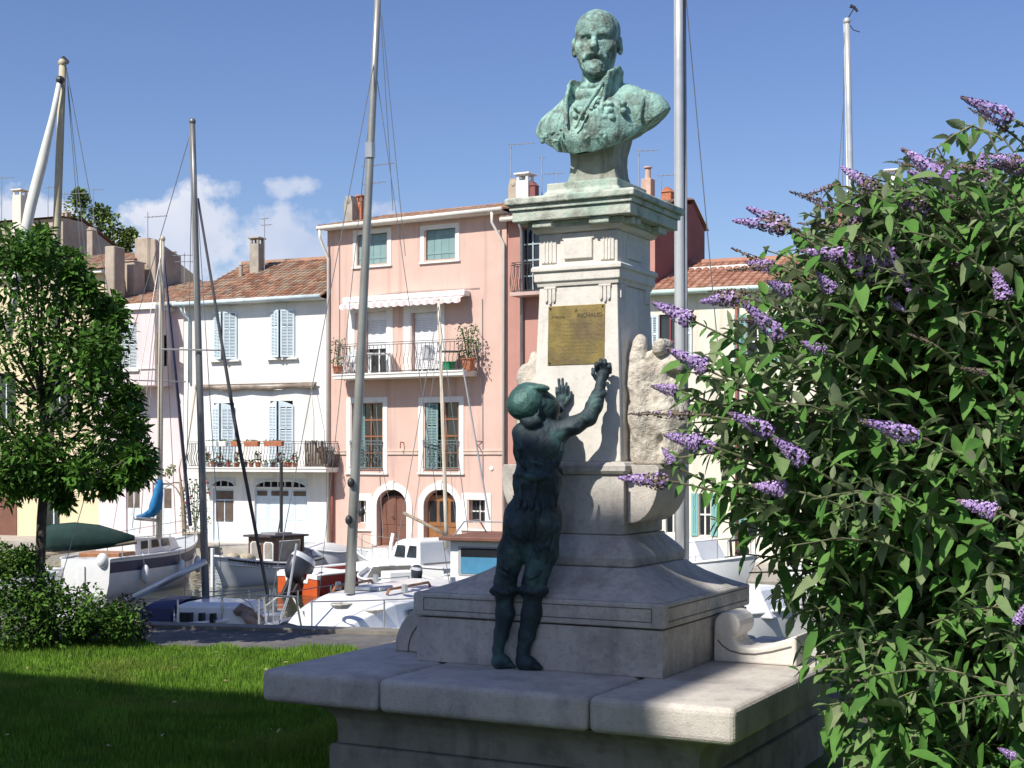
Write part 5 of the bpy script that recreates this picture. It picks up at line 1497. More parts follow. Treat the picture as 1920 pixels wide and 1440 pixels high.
# ------------------------------------------------------------------ boats
m_navy = M('navy paint', (.02,.03,.09), .4, .1, 4)
m_redp = M('red hull paint', (.36,.03,.025), .45, .12, 3)
m_orgp = M('orange red paint', (.55,.10,.025), .45, .1, 3)
m_blueC = M('blue sail cover', (.01,.16,.36), .8, .15, 6, .5, 12)
m_greenC = M('dark green sail cover', (.008,.035,.03), .85, .2, 5, .5, 8)
m_teak = M('varnished teak', (.28,.12,.05), .5, .2, 6)
m_wire = M('steel wire', (.28,.28,.28), .4, .1, 3, metal=.7)
m_rope = M('pale rope', (.55,.52,.45), .9, .15, 9)
m_deck = M('grey deck', (.52,.54,.55), .6, .06, 3)
m_tender = M('dark rubber', (.04,.042,.05), .6, .15, 5)
class Boat:
    def __init__(s, label, sp, sY, bp, bY, name='sailing_boat', cat='boat'):
        a = atz(sp, WZ, sY); b_ = atz(bp, WZ, bY); d = b_-a
        s.Ln = d.length; s.o = a; s.a = math.atan2(d.y, d.x)
        s.f = d.normalized(); s.p = Vector((-s.f.y, s.f.x, 0))
        s.root = thing(name, label, cat, a, s.a)
    def loc(s, p):
        d = Vector(p)-s.o; return Vector((d.dot(s.f), d.dot(s.p), d.z))
    def px(s, px, py, Y): return s.loc(at(px, py, Y))
    def hull(s, B, fb, fm, fs, tw=.7, mat=None, deck=None, stripe=None, ds=.03, rail=None, n=15, flare=.84):
        L = s.Ln; s.B = B
        def w(t): return B/2*((tw+(1-tw)*math.sin(PI/2*min(1,t/.42))) if t < .42 else max(.012, 1-((t-.42)/.58)**2.1))
        def sheer(t): return fs+(fm-fs)*2*t if t < .5 else fm+(fb-fm)*((t-.5)*2)**1.5
        s.w, s.sheer = w, sheer
        def row(t):
            h = sheer(t); x = L*t; k = max(0, (t-.7)/.3)
            return [(x, w(t), h), (x-.12*k*h, w(t)*.985, h*.7), (x-.3*k*h, w(t)*(.95-.15*k), h*.35), (x-.45*k*h, w(t)*(flare-.25*k), 0.0), (x-.55*k*h, w(t)*(.5-.2*k), -.3)]
        b = MB(); T = [i/n for i in range(n+1)]
        R_ = [row(t) for t in T]; Lf = [[(x,-y,z) for x,y,z in r] for r in R_]
        for side in (R_, Lf):
            b.loft(side, closed=False)
        r0 = R_[0]; l0 = Lf[0]
        b.add(r0+l0[::-1], [tuple(range(len(r0)*2))])
        s.hullo = b.build('hull', mat or m_gel, s.root, smooth=False)
        for p in s.hullo.data.polygons: p.use_smooth = len(p.vertices) == 4
        b = MB()
        b.loft([[(L*t, w(t)*.97, sheer(t)-ds), (L*t, 0, sheer(t)-ds+.04), (L*t, -w(t)*.97, sheer(t)-ds)] for t in T], closed=False)
        b.build('deck', deck or m_deck, s.root, smooth=True)
        for sg in (1,-1):
            b = MB(); b.tube([(L*t, sg*w(t), sheer(t)+.01) for t in T], .035, 6); b.build('rubbing_strake', rail or m_gel, s.root, smooth=True)
            if stripe:
                b = MB(); v = []
                for t in T[:-1]:
                    q = row(t); 
                    v.append([(q[0][0]*.72+q[1][0]*.28, sg*(q[0][1]*.72+q[1][1]*.28+.006), q[0][2]*.72+q[1][2]*.28), (q[1][0]*.8+q[2][0]*.2, sg*(q[1][1]*.8+q[2][1]*.2+.006), q[1][2]*.8+q[2][2]*.2)])
                b.loft(v, closed=False); b.build('stripe', stripe, s.root, fix=False)
    def mast(s, top, bot, r0, r1, mat=None, name='mast'):
        b = MB(); p, q = s.loc(bot), s.loc(top); N = 6
        b.tube([p+(q-p)*i/N for i in range(N+1)], [r0+(r1-r0)*i/N for i in range(N+1)], 10); 
        d = (q-p).normalized(); 
        b.beam(p+Vector((-r0*1.0,0,0)), q+Vector((-r1*1.0,0,0)), .03, .03)
        b.sphere(q, r1*1.4, nu=8, nv=5)
        o = b.build(name, mat or m_alu, s.root, smooth=True); return o
    def wire(s, a, c, r=.010, mat=None, name='stay', sag=0):
        b = MB(); p, q = s.loc(a), s.loc(c)
        pts = [p, q] if not sag else [p+(q-p)*t/8 - Vector((0,0,sag*4*(t/8)*(1-t/8))) for t in range(9)]
        b.tube(pts, r, 5); return b.build(name, mat or m_wire, s.root)
    def cabin(s, x0, x1, w0, w1, z0, z1, mat=None, rake=.25, windows=True, name='cabin', slope=0.0, wins=3):
        b = MB(); rk = rake*(z1-z0)
        rings = [[(x0,-w0,z0),(x1,-w1,z0),(x1,w1,z0),(x0,w0,z0)], [(x0+rk*.2,-w0*.92,z1),(x1-rk*2.2,-w1*.88,z1-slope),(x1-rk*2.2,w1*.88,z1-slope),(x0+rk*.2,w0*.92,z1)],
                 [(x0+rk*.2+.1,-w0*.6,z1+.05),(x1-rk*2.2-.1,-w1*.6,z1+.05-slope),(x1-rk*2.2-.1,w1*.6,z1+.05-slope),(x0+rk*.2+.1,w0*.6,z1+.05)]]
        b.loft(rings); c = b.build(name, mat or m_gel, s.root, bevel=.03, seg=2)
        if windows:
            for sg in (1,-1):
                for i in range(wins):
                    bb = MB(); u0 = x0+(x1-x0)*(.12+.8*i/wins*.85); u1 = u0+(x1-x0)*.8*.85/wins*.75
                    wv = lambda x, z: (w0+(w1-w0)*(x-x0)/(x1-x0))*(1-.1*(z-z0)/(z1-z0))+.012
                    za, zb = z0+(z1-z0)*.35, z0+(z1-z0)*.78
                    bb.add([(u0,sg*wv(u0,za),za),(u1,sg*wv(u1,za),za),(u1-.04,sg*wv(u1,zb),zb),(u0+.04,sg*wv(u0,zb),zb)], [(0,1,2,3)])
                    bb.build('window', m_glass, c)
        return c
    def stanchions(s, t0, t1, n, h=.55):
        for sg in (1,-1):
            for i in range(n):
                t = t0+(t1-t0)*i/(n-1); b = MB(); p = Vector((s.Ln*t, sg*s.w(t)*.96, s.sheer(t)-.03)); b.tube([p, p+Vector((0,0,h))], .014, 5); b.build('stanchion', m_alu, s.root)
            b = MB(); b.tube([Vector((s.Ln*(t0+(t1-t0)*i/8), sg*s.w(t0+(t1-t0)*i/8)*.96, s.sheer(t0+(t1-t0)*i/8)+h-.03)) for i in range(9)], .008, 4); b.build('lifeline', m_wire, s.root)

# blue striped sloop, stern towards the viewer
B = Boat('white sailing boat with a navy stripe and a bright blue mast cover', 160, 38, 368, 44.5)
B.hull(2.1, 1.25, .98, .98, .68, stripe=m_navy)
B.cabin(1.6, 4.6, .62, .5, .95, 1.45, slope=.12)
b = MB(); b.box(.7, 1.6, -.6, .6, .9, 1.1); b.build('companionway', m_teak, B.root, bevel=.02)
B.mast(at(304,448,40.6), at(298,1010,40.6), .09, .07, M('pale mast paint', (.60,.53,.42), .5, .08, 3))
b = MB(); P = [(300,900),(297,925),(292,950),(284,962),(270,968),(256,971)]
b.tube([B.px(x,y,40.5-.25*i/5) for i,(x,y) in enumerate(P)], [.12,.2,.27,.2,.13,.09], 10, flat=.6); b.build('sail_cover', m_blueC, B.root, smooth=True)
b = MB(); b.tube([B.px(298,976,40.6),B.px(254,972,39.2)], .05, 8); b.build('boom', m_alu, B.root, smooth=True)
b = MB(); b.tube([B.px(305,465,40.7),B.px(335,760,42),B.px(357,985,43.8)], [.03,.055,.06], 8); b.build('furled_jib', m_navy, B.root, smooth=True)
for q in ((212,990,38.6),(355,1000,42.6),(248,990,39.5),(262,1000,40.0),(330,1000,41.2)): B.wire(at(304,462,40.6), at(*q), .011)
for t_ in (.2,.5,.75):
    b = MB(); p_ = Vector((B.Ln*t_, -B.w(t_)-.1, .5)); b.sphere(p_, .12, .12, .26, 8, 6); b.tube([p_, p_+Vector((0,.08,.55))], .012, 4); b.build('fender', m_white, B.root, smooth=True)
B.wire(at(247,713,40.6), at(349,716,41.4), .02, m_alu, 'spreader')
B.stanchions(.08, .95, 6)
b = MB(); 
for sg in (-1,1): b.tube([(0.05,sg*.6,.95),(.05,sg*.62,1.5),(.1,0,1.55)], .016, 5)
b.build('pushpit', m_alu, B.root)
b = MB(); b.obox((-.03,.1,.45),(.02,0,0),(0,.10,.0),(0,0,.35)); b.build('rudder', m_gel, B.root, bevel=.01)
b = MB(); b.sphere((.0,-.5,.95), .16, .16, .2); b.build('fender', m_white, B.root, smooth=True)

# old boat with twin leaning spars and the dark green cover
B = Boat('sailing boat with a dark green cover on its boom behind the leafy tree', 112, 36.2, -260, 35.4)
B.hull(2.0, .95, .8, .8, .7)
B.cabin(1.4, 3.2, .65, .5, .75, 1.0, windows=False)
mm = M('yellowed spar', (.50,.44,.30), .55, .12, 4)
B.mast(at(117,118,36.2), at(84,1045,36.2), .118, .08, mm)
b = MB(); P = [(112,150,36.0),(100,215,35.95),(80,300,35.9),(58,385,35.8),(38,480,35.7),(15,640,35.6)]
b.tube([B.px(*p) for p in P], [.055,.08,.125,.135,.125,.09], 9); b.build('furled_jib', M('sail cloth', (.66,.66,.60), .85, .06, 5), B.root, smooth=True)
b = MB(); q = B.px(113,150,36.0); b.sphere(q, .11, nu=8, nv=6); b.tube([B.px(117,108,36.2),B.px(127,118,36.2)], .06, 6); b.build('masthead', m_blackm, B.root)
b = MB(); P = [(78,1012,36,.27),(100,1008,36,.34),(140,1006,36,.36),(185,1007,36,.31),(220,1009,36.1,.20),(252,1010,36.1,.08)]
b.tube([B.px(x,y,Y) for x,y,Y,r in P], [r for *_, r in P], 12, flat=.55); b.build('sail_cover', m_greenC, B.root, smooth=True)
b = MB(); b.tube([B.px(78,1040,36),B.px(256,1016,36.1)], .055, 8); b.build('boom', m_wood, B.root, smooth=True)
for q in ((152,480),(160,480),(180,425)):
    B.wire(at(124,125,36.2), at(124+(q[0]-124)*2.3, 125+(q[1]-125)*2.3, 36.4), .010)

# small boat in the shade at the near quay
B = Boat('small white sailing boat in the shade with a navy cockpit cover and a tilted boom', 60, 24.5, 525, 23.2)
B.hull(1.9, 1.15, .95, .9, .75)
B.cabin(3.06, 4.3, .62, .45, .85, 1.30, windows=False, rake=.15)
b = MB(); b.loft([[(x,-.66,.9),(x,-.6,h),(x,0,h+.1),(x,.6,h),(x,.66,.9)] for x, h in ((2.36,1.2),(2.6,1.30),(3.05,1.30))], closed=False); b.build('spray_hood', m_navy, B.root, smooth=True, fix=False)
b = MB(); b.box(2.4,3.04,-.70,-.67,.80,1.26); b.build('side_curtain', m_navy, B.root)
for u in (3.16, 3.49, 3.69): 
    b = MB(); b.box(u, u+(.2 if u < 3.3 else .07), -.625, -.52, .98, 1.2); b.build('window', m_glass, B.root)
B.mast(at(361,228,23.8), at(387,1132,23.8), .056, .042, M('grey mast', (.2,.2,.2), .45, .1, 3, metal=.5))
b = MB(); b.tube([B.px(236,1128,23.9), B.px(386,1052,23.7)], .055, 8); b.build('boom', m_alu, B.root, smooth=True)
b = MB(); b.tube([B.px(371,372,23.7),B.px(440,790,23.4),B.px(503,1120,23.1)], [.02,.032,.028], 8); b.build('furled_jib', M('faded black cloth', (.05,.05,.06), .9), B.root, smooth=True)
B.wire(at(300,655,23.9), at(416,657,23.6), .015, m_alu, 'spreader')
for q in ((346,1130,24.4),(418,1128,22.9),(96,1150,24.5)): B.wire(at(361,236,23.8), at(*q), .007)
B.stanchions(.55, .97, 4, .45)
# rolled cloths and ropes on its foredeck
b = MB(); b.tube([B.px(440,1150,22.9),B.px(452,1142,22.9),B.px(470,1150,22.85),B.px(492,1162,22.8)], [.05,.1,.085,.05], 9); b.tube([B.px(455,1150,22.8),B.px(470,1164,22.75),B.px(488,1172,22.7)], [.05,.09,.04], 8); o = b.build('bundled_sail', M('brownish cloth', (.24,.18,.15), .9, .25, 8), B.root, smooth=True)
for pts in (((450,1120,22.9),(468,1130,22.8),(488,1160,22.7),(492,1185,22.6)),((480,1150,22.7),(520,1120,22.4),(548,1118,22.4),(575,1165,22.2),(580,1186,22.1))):
    b = MB(); b.tube([B.px(*p) for p in pts], .014, 6); b.build('mooring_rope', m_rope, B.root, smooth=True)

# pointed fishing boat with wheelhouse
B = Boat('white pointed fishing boat with a brown wheelhouse and a name on its bow', 600, 44.2, 398, 40.6, 'fishing_boat')
B.hull(1.75, .88, .58, .64, .35, rail=m_gel, mat=M('off white planking', (.70,.71,.71), .5, .05, 3, stain=((.5,.5,.48), 1.5, .3)))
b = MB(); b.box(B.Ln-.05, B.Ln+.03, -.05, .05, -.3, 1.1); b.build('stem_post', m_gel, B.root, bevel=.01)
L = B.Ln
for sg in (1,-1):
    b = MB(); b.tube([(L*t, sg*(B.w(t)*1.0+.012), B.sheer(t)*.78) for t in [i/12 for i in range(12)]], .022, 6); b.build('strake', m_gel, B.root)
    b = MB(); b.tube([(L*t, sg*(B.w(t)*1.0+.012), B.sheer(t)*.95) for t in [i/12 for i in range(12)]], .026, 6); b.build('strake', M('black strake', (.03,.03,.035), .5), B.root)
# name on both bows
for sg in (1,-1):
    c = bpy.data.curves.new('name', 'FONT'); c.body = 'MIREILLE'; c.size = .19; c.align_x = 'CENTER'; c.extrude = .002; c.space_character = 1.25
    o = bpy.data.objects.new('name', c); COL.objects.link(o); me = bpy.data.meshes.new_from_object(o.evaluated_get(bpy.context.evaluated_depsgraph_get())); bpy.data.objects.remove(o)
    q = bpy.data.objects.new('name_lettering', me); COL.objects.link(q); me.materials.append(m_dark); q.parent = B.root
    t = .74; dt = .05
    slope = math.atan2(B.w(t+dt)-B.w(t-dt), 2*dt*L)
    up = math.atan2(B.sheer(t+dt)-B.sheer(t-dt), 2*dt*L)
    q.location = (L*t, sg*(B.w(t)*1.0+.045), B.sheer(t)*.81)
    q.rotation_euler = Euler((R(90), -up if sg < 0 else up, (slope*sg + (PI if sg > 0 else 0))), 'XYZ')
W0, W1 = .30*L, .55*L; wz = .42; hw = .52; ht = 1.32
cb = MB()
for x, y in ((W0,-hw),(W1,-hw),(W1,hw),(W0,hw)): cb.box(x-.045,x+.045,y-.045,y+.045,wz-.1,ht)
cb.box(W1-.03,W1+.03,-hw+.045,hw-.045,wz-.1,wz+.25); cb.box(W1-.03,W1+.03,-hw+.045,hw-.045,ht-.16,ht-.001); cb.box(W1-.03,W1+.03,-.06,.06,wz+.25,ht-.16)
for y in (-hw, hw): cb.box(W0+.045,W1-.045,y-.03,y+.03,wz-.1,wz+.2); cb.box(W0+.045,W1-.045,y-.03,y+.03,ht-.1,ht-.001)
cab = cb.build('wheelhouse', M('dark varnish', (.16,.085,.05), .5, .2, 6), B.root, bevel=.008, seg=1)
for y in (-.27,.27):
    b = MB(); a0 = [(y-.2,wz+.22),(y+.2,wz+.22),(y+.2,ht-.20),(y+.13,ht-.13),(y-.13,ht-.13),(y-.2,ht-.20)]
    b.prism(a0, W1+.031, W1+.05, 'x'); fr_ = b.build('window', m_white, cab)
    b = MB(); a1 = [(y+(q-y)*.78, wz+.25+(z-wz-.25)*.86+.05) for q, z in a0]; b.prism(a1, W1+.0505, W1+.058, 'x'); b.build('pane', M('hazy glass', (.30,.28,.25), .2, .2, 3), fr_)
for y in (-hw, hw):
    b = MB(); b.box(W0+.1,W1-.1,y-.012,y+.012,wz+.21,ht-.11); b.build('window', M('hazy glass'), cab)
b = MB(); b.box(W0-.16,W1+.18,-hw-.13,hw+.13,ht,ht+.06); rf = b.build('wheelhouse_roof', M('dark roof felt', (.06,.05,.055), .7, .2, 5), B.root, bevel=.015)
b = MB(); b.box(W0+.2,W1-.2,-.3,.3,ht+.061,ht+.12); b.build('roof_rack', m_zinc, rf)
b = MB(); b.tube([(W0+.35,.0,ht+.05),(W0+.35,.0,ht+2.2)], .05, 8); b.build('pole', m_blackm, rf)
b = MB(); b.tube([(W0+.7,.2,ht+.06),(W0+.6,.2,ht+.5)], .02, 5); b.build('whip_aerial', m_blackm, rf)
for u, v, r_ in ((.72,.1,.22),(.66,-.25,.18),(.82,0,.17),(.28,.3,.2)):
    b = MB(); g = random.Random(int(u*100)); b.sphere((L*u, v, B.sheer(u)+.06), r_*1.4, r_, r_*.8); b.build('net_bundle', M('sand coloured net', (.42,.36,.26), .95, .25, 9, .8, 30), B.root, smooth=True)

# red and orange motor boat with big outboard
B = Boat('red hulled motor boat with an orange transom and a big dark outboard', 560, 38.6, 800, 41.6, 'motor_boat')
B.hull(1.95, .85, .62, .55, .95, mat=m_redp, rail=m_white, ds=.12, flare=.9)
b = MB(); b.prism([(-.92,-.1),(.92,-.1),(.93,.42),(.55,.44),(.5,.3),(-.5,.3),(-.55,.44),(-.93,.42)], -.05, -.002, 'x'); b.build('transom', m_orgp, B.root)
b = MB(); b.prism([(-.94,.43),(-.55,.45),(-.5,.31),(.5,.31),(.55,.45),(.94,.43),(.95,.56),(.5,.56),(.42,.4),(-.42,.4),(-.5,.56),(-.95,.56)], -.07, .06, 'x'); b.build('transom_rail', m_white, B.root, bevel=.01)
B.cabin(2.2, 3.8, .7, .4, .45, .68, m_white, windows=False, name='foredeck')
b = MB(); b.box(.7,1.3,-.7,.7,.35,.6); b.build('thwart', m_white, B.root, bevel=.02)
def outboard(parent, x, y, z, sc_=1.0, ang=0, tilt=18):
    e = bpy.data.objects.new('outboard_motor', None); COL.objects.link(e); e.parent = parent; e.location = (x,y,z); e.scale = (sc_,)*3; e.rotation_euler = (0, R(-tilt), R(ang))
    b = MB(); rr = [(.0,.62,.10,.10),(.0,.56,.27,.19),(0,.36,.33,.22),(0,.10,.30,.21),(.02,-.02,.22,.17)]
    b.loft([[(cx-.12+l*math.cos(t), wd*math.sin(t), z_) for t in np.linspace(0,2*PI,17)[:-1]] for cx, z_, l, wd in rr]); b.build('cowling', M('dark cowling', (.03,.034,.045), .4, .1, 4), e, smooth=True)
    b = MB(); b.loft([[(cx-.12+(l+.006)*math.cos(t), (wd+.006)*math.sin(t), z_) for t in np.linspace(0,2*PI,17)[:-1]] for cx, z_, l, wd in ((0,.43,.315,.213),(0,.55,.275,.194))], cap=False); b.build('cowling_band', M('silver band', (.5,.52,.56), .4), e, smooth=True)
    b = MB(); b.loft([[(-.1-.14,-.05,-.02),(.02,-.07,-.02),(.02,.07,-.02),(-.24,.05,-.02)],[(-.22,-.04,-.75),(-.04,-.05,-.75),(-.04,.05,-.75),(-.22,.04,-.75)],[(-.24,-.02,-1.0),(-.1,-.02,-1.0),(-.1,.02,-1.0),(-.24,.02,-1.0)]]); b.box(-.36,.0,-.1,.1,-.70,-.67); b.build('motor_leg', m_blackm, e, bevel=.01)
    b = MB()
    for k in range(3):
        a = k*2*PI/3; b.obox((-.33,.09*math.cos(a),-.86+.09*math.sin(a)), (.012,0,.0), (.02,.05*math.cos(a),.05*math.sin(a)), (0,-.03*math.sin(a),.03*math.cos(a)))
    b.build('propeller', m_zinc, e)
    b = MB(); b.box(-.06,.1,-.12,.12,-.28,.02); b.build('motor_bracket', m_blackm, e, bevel=.01)
    return e
outboard(B.root, -.10, -.1, .34, 1.25, 0, -32)
B.wire(at(640,1110,38.4), at(606,1240,36), .012, m_rope, 'mooring_rope') if False else None
# white dinghy stored behind it
B = Boat('small white dinghy lying beyond the red motor boat', 655, 45.4, 556, 43.4, 'dinghy')
B.hull(1.6, .95, .75, .8, .75, mat=m_gel, ds=.35)
b = MB(); b.loft([[(x,-.5*wd,.7),(x,-.45*wd,h),(x,.45*wd,h),(x,.5*wd,.7)] for x, wd, h in ((.7,1.2,.9),(1.4,1.25,1.05),(2.2,.9,.88))], closed=False); b.build('canopy', m_gel, B.root, smooth=True, fix=False)
b = MB(); b.box(1.0,1.8,-.66,-.6,.78,.94); b.build('window', m_glass, B.root)

# big white yacht at the near quay
B = Boat('large white sailing yacht with sloping coachroof lying closest to the lawn', 900, 27.5, 480, 20.5, 'yacht')
B.hull(2.9, 1.15, .98, .95, .7, deck=M('white deck', (.66,.67,.68), .55, .05, 3))
L = B.Ln
def ring_(x, w, z, h): return [(x,-w,z),(x,-w*.9,z+h*.75),(x,-w*.5,z+h),(x,w*.5,z+h),(x,w*.9,z+h*.75),(x,w,z)]
b = MB(); b.loft([ring_(x*L, w, .94, h) for x, w, h in ((.25,.92,.56),(.45,.95,.58),(.64,.86,.55),(.72,.74,.40),(.80,.55,.18),(.84,.4,.03))])
cr_ = b.build('coachroof', m_gel, B.root, bevel=.02, seg=2)
for sg in (1,-1):
    b = MB(); b.tube([(L*.42,sg*.55,1.50),(L*.43,sg*.55,1.57),(L*.60,sg*.5,1.56),(L*.61,sg*.5,1.48)], .022, 6); b.build('handrail', m_teak, cr_)
    for u in (.36,.46,.55):
        b = MB(); w_ = .94-(u-.36)*.2; b.add([(L*u,sg*(w_+.012),1.12),(L*(u+.06),sg*(w_-.02),1.12),(L*(u+.055),sg*(w_-.05),1.25),(L*u+.05,sg*(w_-.02),1.25)], [(0,1,2,3)]); b.build('window', m_glass, cr_)
b = MB(); b.box(L*.52,L*.58,-.25,.25,1.51,1.57); b.build('deck_hatch', m_deck, cr_, bevel=.015)
ym = M('weathered mast', (.36,.36,.33), .42, .12, 3, metal=.5, streak=((.22,.2,.16), 3, .5))
mb_ = B.loc(at(656,1110,24.2))
B.mast(at(710,-40,23.0), at(655.5,1112,23.0), .088, .052, ym)
b = MB(); c0 = B.px(694,282,23.0); b.tube([c0-Vector((0,0,.12)), c0+Vector((0,0,.12))], .085, 8); b.build('mast_collar', m_alu, B.root)
for (py_, dx) in ((960,14),(905,-6),(975,-10)):
    b = MB(); c0 = B.px(664+dx, py_, 22.9); b.sphere(c0, .06, .06, .08, 8, 6); b.build('winch', m_blackm, B.root, smooth=True)
for q in ((625,1130,25.2),(742,1120,24.0),(705,1180,21.8)): pass
B.wire(at(712,0,24.2), at(737,395,24.8), .006); B.wire(at(716,30,24.2), at(760,480,24.8), .006)
B.wire(at(697,240,24.2), at(516,1180,21.8), .006, name='forestay') if False else None
B.stanchions(.1, .9, 6, .5)
b = MB(); 
for sg in (-1,1): b.tube([(L*.90,sg*.3,1.1),(L*.92,sg*.28,1.65),(L*1.0,0,1.72)], .018, 5)
b.build('pulpit', m_alu, B.root)
for pts in (((556,1020,22.0),(540,1120,21.4),(520,1178,21.0)),):
    b = MB(); b.tube([B.px(*p) for p in pts], .018, 6); b.build('boat_hook', m_alu, B.root)
b = MB(); b.tube([B.px(505,1182,20.9),B.px(535,1176,20.9),B.px(560,1178,20.9)], [.04,.075,.04], 8); b.build('dark_bag', m_tender, B.root, smooth=True)

g = random.Random(12)
for (px_, py_, Y_) in ((700,1150,22.4),(742,1140,23.4),(640,1140,21.8)):
    b = MB(); c0 = B.px(px_, py_, Y_); 
    for k in range(5): b.tube([c0+Vector(((.10+.015*k)*math.cos(t), (.10+.015*k)*math.sin(t), .015*k)) for t in np.linspace(0,2*PI,13)], .012, 5)
    b.build('rope_coil', m_rope, B.root)
for (u, v) in ((.56,.62),(.56,-.62),(.36,-.75),(.36,.75)):
    b = MB(); b.tube([(L*u,v,1.49),(L*u,v,1.62)], [.06,.045], 10); b.build('winch', m_alu, cr_)
for sg in (1,-1): B.wire(at(703,120,23.0), B.o+B.f*(L*.5)+B.p*(sg*1.3)+Vector((0,0,1.0)), .006, name='shroud')
B.wire(at(705,100,23.0), B.o+B.f*(L*.97)+Vector((0,0,1.15)), .007, name='forestay')
# motor cruiser in front of the salmon house
B = Boat('white cabin cruiser with dark windows moored before the arched doors', 872, 39.5, 668, 42.5, 'cabin_cruiser')
B.hull(2.1, .95, .7, .65, .8)
L = B.Ln
B.cabin(L*.30, L*.80, .85, .55, .65, 1.0, windows=False, name='foredeck_house')
b = MB(); b.loft([[(L*.20,-.85,.6),(L*.52,-.8,.6),(L*.52,.8,.6),(L*.20,.85,.6)],[(L*.22,-.78,1.33),(L*.45,-.72,1.3),(L*.45,.72,1.3),(L*.22,.78,1.33)],[(L*.26,-.5,1.42),(L*.42,-.5,1.38),(L*.42,.5,1.38),(L*.26,.5,1.42)]])
cbn = b.build('wheelhouse', m_gel, B.root, bevel=.04, seg=2)
for sg in (1,-1):
    for u0,u1 in ((.24,.33),(.345,.44)):
        b = MB(); b.add([(L*u0,sg*.835,.9),(L*u1,sg*.815,.9),(L*u1-.08,sg*.775,1.22),(L*u0+.02,sg*.795,1.22)], [(0,1,2,3)]); b.build('window', m_glass, cbn)
b = MB(); b.add([(L*.2+.01,-.7,.7),(L*.2+.01,.7,.7),(L*.2+.11,.65,1.28),(L*.2+.11,-.65,1.28)], [(0,1,2,3)]); b.build('cabin_door', M('brown canvas', (.22,.17,.14), .9, .15, 4), cbn)
b = MB(); b.add([(L*.515,-.6,.72),(L*.515,.6,.72),(L*.465,.6,1.22),(L*.465,-.6,1.22)], [(0,1,2,3)]); b.build('window', m_glass, cbn)
B.stanchions(.45, .97, 4, .5)
B.mast(at(822,562,40.3), at(838,1030,40.3), .06, .035, M('pale mast paint'))
b = MB(); b.tube([B.px(757,962,40.8),B.px(790,978,40.4),B.px(838,1004,40.2)], .05, 7); b.build('boom', m_wood, B.root, smooth=True)
b = MB(); b.tube([B.px(737,1000,40.8),B.px(732,1030,40.8),B.px(725,1075,40.6)], [.05,.06,.05], 7); b.build('tiller', m_white, B.root, smooth=True)
for q in ((868,690,918,975,.025),(822,575,745,1020,.011),(822,575,880,1015,.011),(822,640,770,1015,.008),(822,640,857,1010,.008),(695,770,735,965,.008)): B.wire(at(q[0],q[1],40.2), at(q[2],q[3],40.0), q[4], m_alu if q[4] > .02 else None)
# small pale boat between, white bow
B = Boat('small white open boat with a windscreen and pale wheel under the yacht mast', 775, 36.3, 690, 38.6, 'motor_boat')
B.hull(1.7, .7, .55, .5, .85, ds=.1)
L = B.Ln
b = MB(); b.add([(L*.55,-.6,.55),(L*.55,.6,.55),(L*.45,.55,.85),(L*.45,-.55,.85)], [(0,1,2,3)]); b.build('windscreen', M('hazy glass'), B.root)
b = MB(); b.box(L*.2,L*.4,-.4,.4,.4,.75); b.build('console', m_white, B.root, bevel=.03)
outboard(B.root, -.1, 0, .6, .6, 0, 5)
# boxy cabin boat with a brown roof
B = Boat('boxy cabin boat with a brown flat roof and a blue window beside the boy', 905, 35.0, 1010, 38.8, 'cabin_boat')
B.hull(2.2, .9, .75, .75, .95)
L = B.Ln
b = MB(); b.box(.2,2.6,-.95,.95,.7,1.62); b.build('cabin', m_gel, B.root, bevel=.03)
b = MB(); b.box(-.05,2.8,-1.15,1.15,1.625,1.72); b.build('cabin_roof', m_brown, B.root, bevel=.015)
b = MB(); b.box(.17,.197,-.72,.72,.78,1.48); wv = b.build('window', M('window frame grey', (.35,.36,.36), .5), B.root)
b = MB(); b.box(.155,.1695,-.64,.64,.82,1.22); b.build('pane', M('blue blind', (.06,.22,.36), .5, .1, 4), wv)
b = MB(); b.box(.155,.1695,-.64,.64,1.225,1.44); b.build('pane', m_glass, wv)
b = MB(); b.tube([(.3,.9,1.72),(1.0,.9,2.05),(2.0,.9,2.05),(2.5,.9,1.72)], .02, 5); b.tube([(.3,-.9,1.72),(1.0,-.9,2.05),(2.0,-.9,2.05),(2.5,-.9,1.72)], .02, 5); b.tube([(1.0,.9,2.05),(1.0,-.9,2.05)],.02,5); b.build('roof_rail', m_alu, B.root)
# gear on the right: boats seen past the monument
B = Boat('white motor boat with black gear on its bow to the right of the monument', 1180, 38, 1420, 35.5, 'motor_boat')
B.hull(2.2, 1.25, 1.0, .95, .8)
L = B.Ln
B.cabin(L*.15, L*.70, .85, .6, .95, 1.55, wins=3)
b = MB(); b.box(L*.80,L*.93,-.25,.25,1.12,1.2); b.tube([(L*.84,-.2,1.2),(L*.84,-.25,1.6),(L*.84,.25,1.6),(L*.84,.2,1.2)], .04, 6); b.sphere((L*.88,.1,1.33),.16); b.build('anchor_winch', m_blackm, B.root)
B.stanchions(.3, .97, 5, .55)
